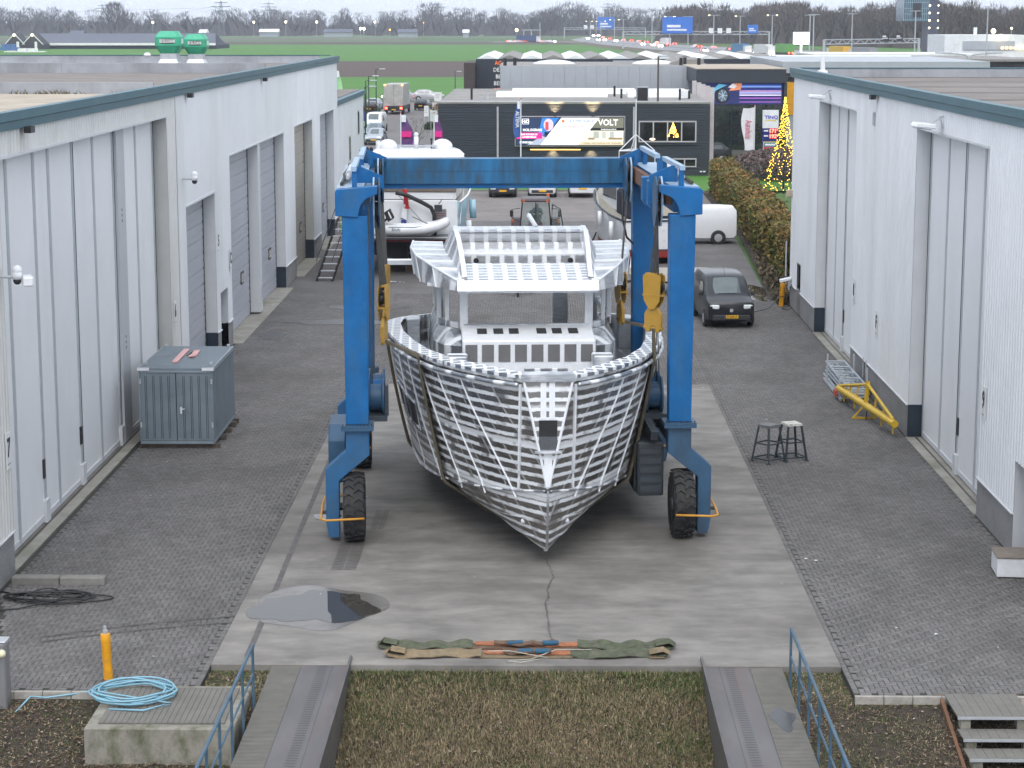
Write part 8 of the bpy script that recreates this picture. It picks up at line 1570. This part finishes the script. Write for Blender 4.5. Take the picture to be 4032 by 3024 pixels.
for i, (x0, x1) in enumerate(((12, 52), (50, 92))):
    a_, c_ = ay(x0, 100, 880).x, ay(x1, 100, 880).x; g = thing('gable_barn', ('left', 'right')[i] + ' dark gable barn front with white trim at the field edge', 'barn', ((a_ + c_) / 2, 880, 0), 0, 'gabled barn fronts'); m_ = (a_ + c_) / 2; w2 = (c_ - a_) / 2
    b = MB(); b.prism([(m_ - w2, 0), (m_ + w2, 0), (m_ + w2, 2.2), (m_, 6.2), (m_ - w2, 2.2)], 'y', 880, 893); b.wb('front', mat('brown barn front', (.045, .04, .05), .8), g)
    for s_ in (-1, 1): b = MB(); b.beam((m_ + s_ * (w2 + .3), 879.8, 2.0), (m_, 879.8, 6.4), .3, .35, up=(0, 1, 0)); b.wb('verge_board', m_signw, g)
    b = MB(); b.bx(m_ + .8, m_ + 1.9, 879.7, 879.9, 0, 3.2); b.wb('white_door', m_signw, g); b = MB(); b.ball((m_, 879.5, 6.0), .5, 8, 6); b.wb('gable_lamp', m_lampl, g)
for i, (x0, x1, y, c_, lab) in enumerate(((8, 98, 113, m_signw, 'long white tour boat shape parked beyond the left roof'), (0, 40, 104, mat('blue tarpaulin', (.07, .16, .38), .7), 'blue covered load at the far left field edge'))):
    Y = 800 - i * 0; a_, c2 = ay(x0, y, Y).x, ay(x1, y, Y).x; t = thing(('tour_boat', 'covered_load')[i], lab, ('boat', 'load')[i], ((a_ + c2) / 2, Y, 0)); z = ay(50, y, Y).z
    b = MB(); b.prism([(a_, z - .8), (c2 - .8, z - .8), (c2, z + .2), (c2 - 1.5, z + .4), (a_, z + .4)], 'y', Y, Y + 3); b.wb('body', c_, t)
    for k in range(3): b = MB(); w3 = (c2 - a_) / 4; b.bx(a_ + w3 * (k + .3), a_ + w3 * (k + 1.15), Y + .2, Y + 2.6, z + .42, z + 1.5); b.wb('upper_part', c_, t)
# pylons with their wires
m_pyl = mat('pylon steel', (.13, .16, .19), .6)
def pylon(x, ytop, Y, lab):
    p = ay(x, ytop, Y); h = p.z; t = thing('pylon', lab, 'pylon', (p.x, Y, 0), 0, 'power pylons'); b = MB()
    for sx in (-1, 1):
        for sy in (-1, 1): b.tube((sx * h * .09, sy * h * .09, 0), (sx * h * .015, sy * h * .015, h), h * .006, 4)
    for k in range(9): z0, z1 = h * k / 9, h * (k + 1) / 9; r0, r1 = h * (.09 - .075 * k / 9), h * (.09 - .075 * (k + 1) / 9); b.tube((-r0, -r0, z0), (r1, -r1, z1), h * .004, 3); b.tube((r0, -r0, z0), (-r1, -r1, z1), h * .004, 3)
    b.build('lattice', m_pyl, t)
    for z, w_ in ((.72, .22), (.84, .28), (.95, .18)): b = MB(); b.beam((-h * w_, 0, h * z), (h * w_, 0, h * z), h * .012, h * .02); b.build('cross_arm', m_pyl, t)
    return Vector((p.x, Y, h))
PT = [pylon(x, yt, Y, '%s lattice pylon on the horizon counted from the left' % n_) for x, yt, Y, n_ in ((221, 9, 2700, 'first'), (477, 2, 1650, 'second'), (580, 5, 2600, 'third'), (946, 6, 2700, 'fourth'), (1313, 6, 2900, 'fifth'))]
b = MB()
for p, q in zip(PT[:-1], PT[1:]):
    for o_ in (-.2, .2):
        pts = [p + (q - p) * f + Vector((o_ * 30, 0, -4 - 26 * (f - f * f) * 4 * .35)) for f in np.linspace(0, 1, 9)]; b.path(pts, .09, 3)
b.path([PT[1] + Vector((-600, 60, -6)), PT[1] + Vector((-300, 30, -13)), PT[1] + Vector((0, 0, -5))], .09, 3); b.build('power_lines', m_pyl, label='thin power lines strung between the pylons', cat='power line')
# motorway gantries, lamps, vehicles
m_gan = mat('gantry grey', (.42, .44, .46), .5, var=.08)
def gantry(pa, pb, ytop, lab, signs=(), truss=1.3):
    A, B = gp(*pa), gp(*pb); zt = ay(pa[0], ytop, A.y).z; t = thing('sign_gantry', lab, 'gantry', (A.x, A.y, 0), 0, 'motorway sign gantries'); d = (B - A)
    for P_ in (A, B): b = MB(); b.beam(P_, P_ + Vector((0, 0, zt)), .7, .7, up=(0, 1, 0)); b.wb('leg', m_gan, t)
    for z in (zt, zt - truss): b = MB(); b.beam(A + Vector((0, 0, z)), B + Vector((0, 0, z)), .35, .3); b.wb('chord', m_gan, t)
    n = 22
    for i in range(n): f = i / n; b = MB(); b.beam(A + d * f + Vector((0, 0, zt - (truss if i % 2 else 0))), A + d * (f + 1 / n) + Vector((0, 0, zt - (0 if i % 2 else truss))), .18, .18); b.wb('web_bar', m_gan, t)
    for f, w_, h_, m in signs: c = A + d * f; b = MB(); b.bx(c.x - w_ / 2, c.x + w_ / 2, c.y - 1.2, c.y - 1.0, zt - truss * .6, zt - truss * .6 + h_); o = b.wb('sign_panel', m, t); q = MB(); q.bx(c.x - w_ * .35, c.x + w_ * .1, c.y - 1.25, c.y - 1.21, zt + h_ * .25, zt + h_ * .4); q.bx(c.x - w_ * .35, c.x + w_ * .3, c.y - 1.25, c.y - 1.21, zt + h_ * .05, zt + h_ * .15); q.build('sign_text', m_signw, o)
m_sbl = mat('motorway blue', (.02, .13, .50), .4, emit=.12)
gantry((1346, 105), (1661, 105), 68, 'middle motorway gantry with two blue signs', [(.37, 13, 7, m_sbl), (.885, 4.5, 3.6, m_sbl), (.6, 2, 2.2, m_signw), (.66, 2, 2.2, m_signw), (.72, 2, 2.2, m_signw)])
gantry((1219, 84), (1394, 82), 60, 'farthest motorway gantry with a blue sign', [(.5, 12, 8, m_sbl), (.25, 2.5, 2.5, m_signw), (.33, 2.5, 2.5, m_signw)])
gantry((1779, 131), (1984, 125), 86, 'nearest motorway gantry with dark matrix signs', [(.62, 2.4, 2.6, m_black), (.77, 2.4, 2.6, m_black)]); 
for i, (x, yb, yt, lit) in enumerate(((1275, 82, 46, 1), (1288, 83, 46, -1), (1298, 84, 46, 1), (1327, 90, 43, True), (1346, 96, 42, 0), (1408, 102, 37, 0), (1446, 104, 36, 1), (1486, 100, 36, 0), (1541, 108, 33, -1), (1598, 103, 35, -1), (1667, 108, 33, True), (1748, 122, 33, 0), (1756, 122, 32, 0), (1839, 118, 30, 0), (1975, 124, 24, 0), (2130, 128, 14, 0))):
    p = gp(x, yb); zt = ay(x, yt, p.y).z; lamp_post((p.x, p.y, 0), zt, '%s tall grey motorway lamp post from the left' % ORD[i], 1.7 * p.y / 900, lit, m_gan, True, r=.16, group='motorway lamps')
def mcar(nm, lab, px, py, body, kind, head):
    p = gp(px, py); j = min(range(len(near) - 1), key=lambda i: abs((near[i].x + near[i + 1].x) / 2 - p.x)); dd = near[j + 1] - near[j]; rz = math.atan2(dd.x, -dd.y); t = thing(nm, lab, 'car' if kind == 'c' else 'lorry', (p.x, p.y, 0), rz, 'motorway traffic'); w_, l, h = (1.8, 4.4, 1.45) if kind == 'c' else (2.5, 11, 3.8)
    b = MB()
    if kind == 'c': b.loft([[(-.85, -2.2, .3), (.85, -2.2, .3), (.8, -2.2, .7), (-.8, -2.2, .7)], [(-.9, -.9, .3), (.9, -.9, .3), (.8, -.9, .95), (-.8, -.9, .95)], [(-.9, -.2, .3), (.9, -.2, .3), (.65, -.2, 1.42), (-.65, -.2, 1.42)], [(-.9, 1.2, .3), (.9, 1.2, .3), (.65, 1.2, 1.42), (-.65, 1.2, 1.42)], [(-.85, 2.2, .3), (.85, 2.2, .3), (.75, 2.2, .9), (-.75, 2.2, .9)]])
    else: b.bx(-1.25, 1.25, -3.5, 7.5, 1.0, 3.9)
    b.build('body', body, t)
    if kind != 'c': b = MB(); b.bx(-1.2, 1.2, -5.6, -3.7, .5, 3.3); b.build('cab', p_white, t); b = MB(); b.bx(-1.1, 1.1, -5.0, 7.0, .2, .99); b.build('chassis', m_bump, t)
    else: b = MB(); b.add([(-.7, -.92, .98), (.7, -.92, .98), (.6, -.24, 1.4), (-.6, -.24, 1.4)], [(0, 1, 2, 3)]); b.build('windscreen', m_cglass, t)
    yl = -2.25 if kind == 'c' else -5.7; ye = 2.25 if kind == 'c' else 7.55
    for s_ in (-1, 1): b = MB(); b.ball((s_ * .65, yl, .65), .42 if head else .15, 8, 5); b.build('headlight', m_headlit if head else m_hl, t); b = MB(); b.ball((s_ * .65, ye, .8), .3, 8, 5); b.build('tail_light', m_taillit, t)
    # the lit end towards the viewer
    if not head: t.rotation_euler.z = rz + math.pi
    return t
body_ = [p_silver, p_grey, p_white, p_black]
z2p = lambda x, y: ((2200 + x * .3165) / K, (20 + y * .3165) / K)
for i, (x, y) in enumerate(((360, 425), (490, 446), (570, 446), (705, 456), (1040, 500), (1165, 510), (1255, 522), (1810, 585), (430, 388), (490, 388), (545, 372), (600, 352), (645, 330), (697, 305), (770, 285), (740, 292))): mcar('oncoming_car', '%s oncoming car with lit headlamps on the motorway, near lanes before far' % ORD[i], *z2p(x, y), body_[i % 4], 'c', True)
for i, (x, y) in enumerate(((550, 415), (630, 430), (670, 376), (775, 350), (800, 450), (900, 456), (990, 466), (1080, 474), (1215, 486), (1280, 493), (1340, 494), (1430, 500), (1695, 530), (1735, 535), (1910, 546), (2120, 568), (770, 322))): mcar('receding_car', '%s car from the left driving away with red tail lamps on the motorway' % ORD[i], *z2p(x, y), body_[(i + 2) % 4], 'c', False)
z4p = lambda x, y: ((2850 + x * .2713) / K, (y * .2713) / K)
for i, (x, y, hd, k, m, lab) in enumerate(((270, 800, True, 'l', mat('lorry blue', (.08, .22, .40), .5), 'oncoming lorry with a blue box and bright cab lamps'), (600, 812, True, 'l', p_white, 'oncoming white lorry beside the green machine'), (415, 800, True, 'c', p_white, 'white car between the blue and the white lorry'), (850, 800, False, 'l', mat('machine green', (.10, .32, .06), .5), 'green machine transport with an amber lamp'), (1110, 812, False, 'c', p_grey, 'car with red lamps left of the near gantry'), (1640, 850, False, 'l', mat('lorry yellow', (.65, .42, .03), .5), 'yellow lorry under the near gantry'), (1760, 855, False, 'c', p_black, 'dark car beside the yellow lorry'), (1990, 880, False, 'l', mat('lorry grey', (.30, .31, .35), .5), 'grey box lorry behind the right roofs'))): mcar(('motorway_lorry' if k == 'l' else 'motorway_car'), lab, *z4p(x, y), m, k, hd)
p = gp(1317, 96.2); mcar('motorway_lorry', 'white box lorry on the far carriageway by the middle gantry', 1436, 99.5, p_white, 'l', False)
# work site by the motorway
for i, (x, m, k) in enumerate(((1105, p_white, 'c'), (1121, p_silver, 'c'), (1133, mat('orange van', (.55, .10, .03), .5), 'c'), (1145, mat('blue skip', (.05, .09, .2), .6), 'l'), (1190, p_white, 'c'), (1178, p_silver, 'c'))): t = mcar('site_vehicle', ('white van at the left end of the field work site', 'silver car on the field work site', 'orange car on the field work site', 'dark blue container lorry on the field work site', 'white car with lamps right on the field work site', 'silver car right of the steel frame')[i], x, 92, m, k, x == 1190); t.rotation_euler.z = R(80)
p = gp(1148, 91); t = thing('gantry_crane', 'steel gantry frame standing on the field work site', 'frame', (p.x, p.y, 0))
for x in (-4.5, 0, 5): b = MB(); b.beam((x, 0, 0), (x * .95, 0, 11 if x > 0 else 7), .5, .5, up=(0, 1, 0)); b.build('post', m_gan, t)
b = MB(); b.beam((-5.5, 0, 6.8), (5.5, 0, 6.8), .5, .5); b.beam((-5, 0, 2.4), (5, 0, 2.4), .4, .4); b.build('beam', m_gan, t)
b = MB(); b.bx(p.x - 22, p.x + 40, p.y - 12, p.y + 25, -.1, .02); b.build('site_ground', mat('site gravel', (.2, .19, .18), .95, var=.2, scale=.1), kind='structure')
# tower, white works and roofs on the right
TY = 745; TW = thing('glass_tower', 'blue glass office tower with a strip of warm lamps at the right', 'tower', (150, TY, 0)); xa, xb, xc = ay(1952, 30, TY).x, ay(2006, 30, TY).x, ay(2029, 30, TY).x; m_tw = mat('tower glass', (.07, .12, .17), .15, var=.1, scale=.05, spec=.8); m_tw2 = mat('tower mullion', (.20, .32, .38), .4)
b = MB(); b.bx(xa, xb, TY, TY + 16, 11.6, 42); b.wb('glass_body', m_tw, TW); b = MB(); b.bx(xb, xc, TY + 1, TY + 12, 0, 44); b.wb('stair_core', mat('tower core', (.05, .055, .09), .5), TW)
for i in range(13): x = xa + (xb - xa) * i / 12; b = MB(); b.bx(x - .08, x + .08, TY - .4, TY - .01, 11.6, 42); b.wb('mullion', m_tw2, TW)
for i in range(15): z = 12 + 2 * i; b = MB(); b.bx(xa, xb, TY - .3, TY - .02, z, z + .25); b.wb('floor_band', m_tw2, TW)
b = MB(); b.bx(xa + 3, xa + 6, TY - .7, TY - .41, 13, 18); b.wb('dark_sign', m_black, TW)
for i in range(9):
    for x, r_ in ((xb + .5, .3), (xc - .2, .2)): b = MB(); b.ball((x, TY + .8, 1.5 + i * 2.6), r_, 8, 5); b.wb('strip_lamp', m_lampl, TW)
WW = thing('white_works', 'long white works building with lit end at the far right', 'building', (185, 700, 0)); xa, xb = ay(2040, 100, 690).x, ay(2218, 100, 690).x
b = MB(); b.bx(xa, xb, 690, 720, 0, 7.2); b.wb('wall', m_wroof, WW); b = MB(); b.bx(xa + 6, xb - 4, 689.6, 689.9, 2.4, 5.2); b.wb('grey_front', m_gry, WW)
for i in range(6): b = MB(); x = xb - 8.5 + i * 1.4; b.bx(x, x + .8, 689.3, 689.59, 2.6, 3.4); b.wb('lit_window', m_amber if i == 9 else mat('warm window', (1, .7, .3), .4, emit=1.5), WW)
b = MB(); b.tube((xa + 12, 700, 7.2), (xa + 12, 700, 9.6), .6, 8); b.wb('chimney', m_wroof, WW); b = MB(); b.ball((xb - 9, 688, 6.6), .8, 8, 6); b.wb('flood_lamp', m_lampl, WW)
for i, (x0, x1, Y, yb_, yt, m, lab, extra) in enumerate(((1836, 2062, 300, 150, 127, m_gry, 'grey corrugated hall behind the right warehouse roof', 1), (2062, 2240, 270, 152, 128, m_black, 'dark open carport roof at the right edge', 0), (1760, 2110, 420, 140, 117, m_wroof, 'low white roofed hall below the near gantry', 0), (1692, 1840, 240, 160, 128, m_gry, 'pale hall edge right of the showroom', 0))):
    a_, c2 = ay(x0, yt, Y).x, ay(x1, yt, Y).x; zt = ay(x0, yt, Y).z; t = thing(('grey_hall', 'carport', 'white_hall', 'pale_hall')[i], lab, 'building', ((a_ + c2) / 2, Y, 0)); b = MB(); b.bx(a_, c2, Y, Y + 30, 0, zt - .3); b.wb('wall', m, t); b = MB(); b.bx(a_ - .3, c2 + .3, Y - .4, Y + 30, zt - .3, zt); b.wb('roof', m_wroof if i != 1 else m_flat, t)
    if extra:
        for k in range(36): xx = a_ + (c2 - a_) * (k + .5) / 36; b = MB(); b.bx(xx - .1, xx + .1, Y - .08, Y - .01, 0, zt - .35); b.wb('wall_rib', m_parap, t)
        b = MB(); b.bx(a_ + 1, a_ + 5.4, Y - .15, Y - .09, zt - 1.4, zt - .8); o = b.wb('name_board', m_signw, t); q = MB(); q.bx(a_ + 1.4, a_ + 4.8, Y - .16, Y - .151, zt - 1.2, zt - 1.05); q.build('board_text', m_signb, o)
p = ay(2093, 125, 215); t = thing('twin_lamp', 'large twin armed lamp post beside the carport', 'lamp post', (p.x, 215, 0)); b = MB(); b.tube((0, 0, 0), (0, 0, p.z), .1, 8); b.build('pole', m_gan, t)
for s_ in (-1, 1): b = MB(); b.path([(0, 0, p.z - .05), (s_ * .35, 0, p.z + .3), (s_ * 1.2, 0, p.z + .42), (s_ * 3.4, 0, p.z + .5)], .09, 6); b.build('arm', m_gan, t); b = MB(); b.box((s_ * 2.6, 0, p.z + .5), (1.7, .3, .14)); b.build('lamp_head', m_galv, t)
b = MB(); b.lathe([(.27, 0), (.2, .26), (.1, .3), (.08, .85)], n=10); p = ay(1777, 150, 84.6); b.build('gantry_leg_foot', m_wplast, loc=(p.x, 84.6, 9.28), label='white conical foot of the gantry leg, set at the right warehouse roof edge', cat='gantry foot')  # stands in for the gantry leg's conical foot behind the roof
# scattered far lamps and the bright screen
for i, (x, y, Y, r_, m) in enumerate(((330, 48.5, 1600, 1.1, m_lampl), (548, 48, 1600, 1.1, m_lampl), (617, 47.5, 1600, 1.1, m_lampl), (684, 47.5, 1600, 1.1, m_lampl), (810, 47.5, 1600, 1.0, m_lampl), (779, 62, 1500, 1.2, m_headlit), (786, 62, 1500, 1.2, m_headlit), (842, 64.5, 1500, .8, m_amber), (1116, 65, 1300, 1.3, m_lampl), (2146, 67, 760, 1.2, m_lampl), (2185, 61, 760, .5, m_lampl), (915, 49, 1700, .5, m_amber))): p = ay(x, y, Y); b = MB(); b.ball((0, 0, p.z), r_ * .7, 8, 6); t = thing('far_lamp', '%s distant lit lamp glowing along the horizon' % ORD[i], 'lamp', (p.x, p.y, 0), 0, 'far lamps'); b.build('bulb', m, t); b = MB(); b.tube((0, 0, 0), (0, 0, p.z), .12, 4); b.build('pole', m_gan, t)
p = ay(1731, 83, 800); b = MB(); b.bx(-3, 3, 0, .4, -2.3, 2.3); b.bx(-.3, .3, .1, .3, -9, -2.3); b.build('led_screen', mat('bright screen', (.9, 1, 1), .4, emit=3), loc=p, label='bright white screen beyond the motorway', cat='screen')
for i, (x0, x1, y, Y) in enumerate(((1000, 1012, 61.5, 1500), (150, 178, 69, 1300), (430, 445, 66, 1500), (700, 760, 64.5, 1600), (560, 600, 63, 1600), (860, 900, 64.5, 1550))):
    a_, c2 = ay(x0, y, Y).x, ay(x1, y, Y).x; t = thing('far_house', 'small pale farm building at the treeline, number %d from camera list' % (i + 1) if 0 else '%s pale low farm building along the far treeline' % ('tiny', 'left', 'dull', 'longest', 'hidden', 'right')[i], 'building', (a_, Y, 0), 0, 'far farm buildings'); b = MB(); b.bx(a_, c2, Y, Y + 12, 0, 3.6); b.wb('wall', m_gry, t); b = MB(); b.prism([(Y - 1, 3.6), (Y + 13, 3.6), (Y + 6, 6)], 'x', a_ - .5, c2 + .5); b.wb('roof', m_bar if i % 2 else m_wroof, t)
# ------------------------------------------------------------------ damp winter air
b = MB(); b.bx(-3100, 3100, -30, 5100, -4.2, 75); hz = b.build('haze', [], kind='stuff')
hm = bpy.data.materials.new('damp air'); hm.use_nodes = True; t = hm.node_tree; t.nodes.remove(t.nodes['Principled BSDF']); pv = t.nodes.new('ShaderNodeVolumePrincipled'); pv.inputs['Color'].default_value = (.80, .87, 1.0, 1); pv.inputs['Density'].default_value = .00015; pv.inputs['Anisotropy'].default_value = 0.0
t.links.new(pv.outputs[0], t.nodes['Material Output'].inputs['Volume']); hz.data.materials.append(hm)
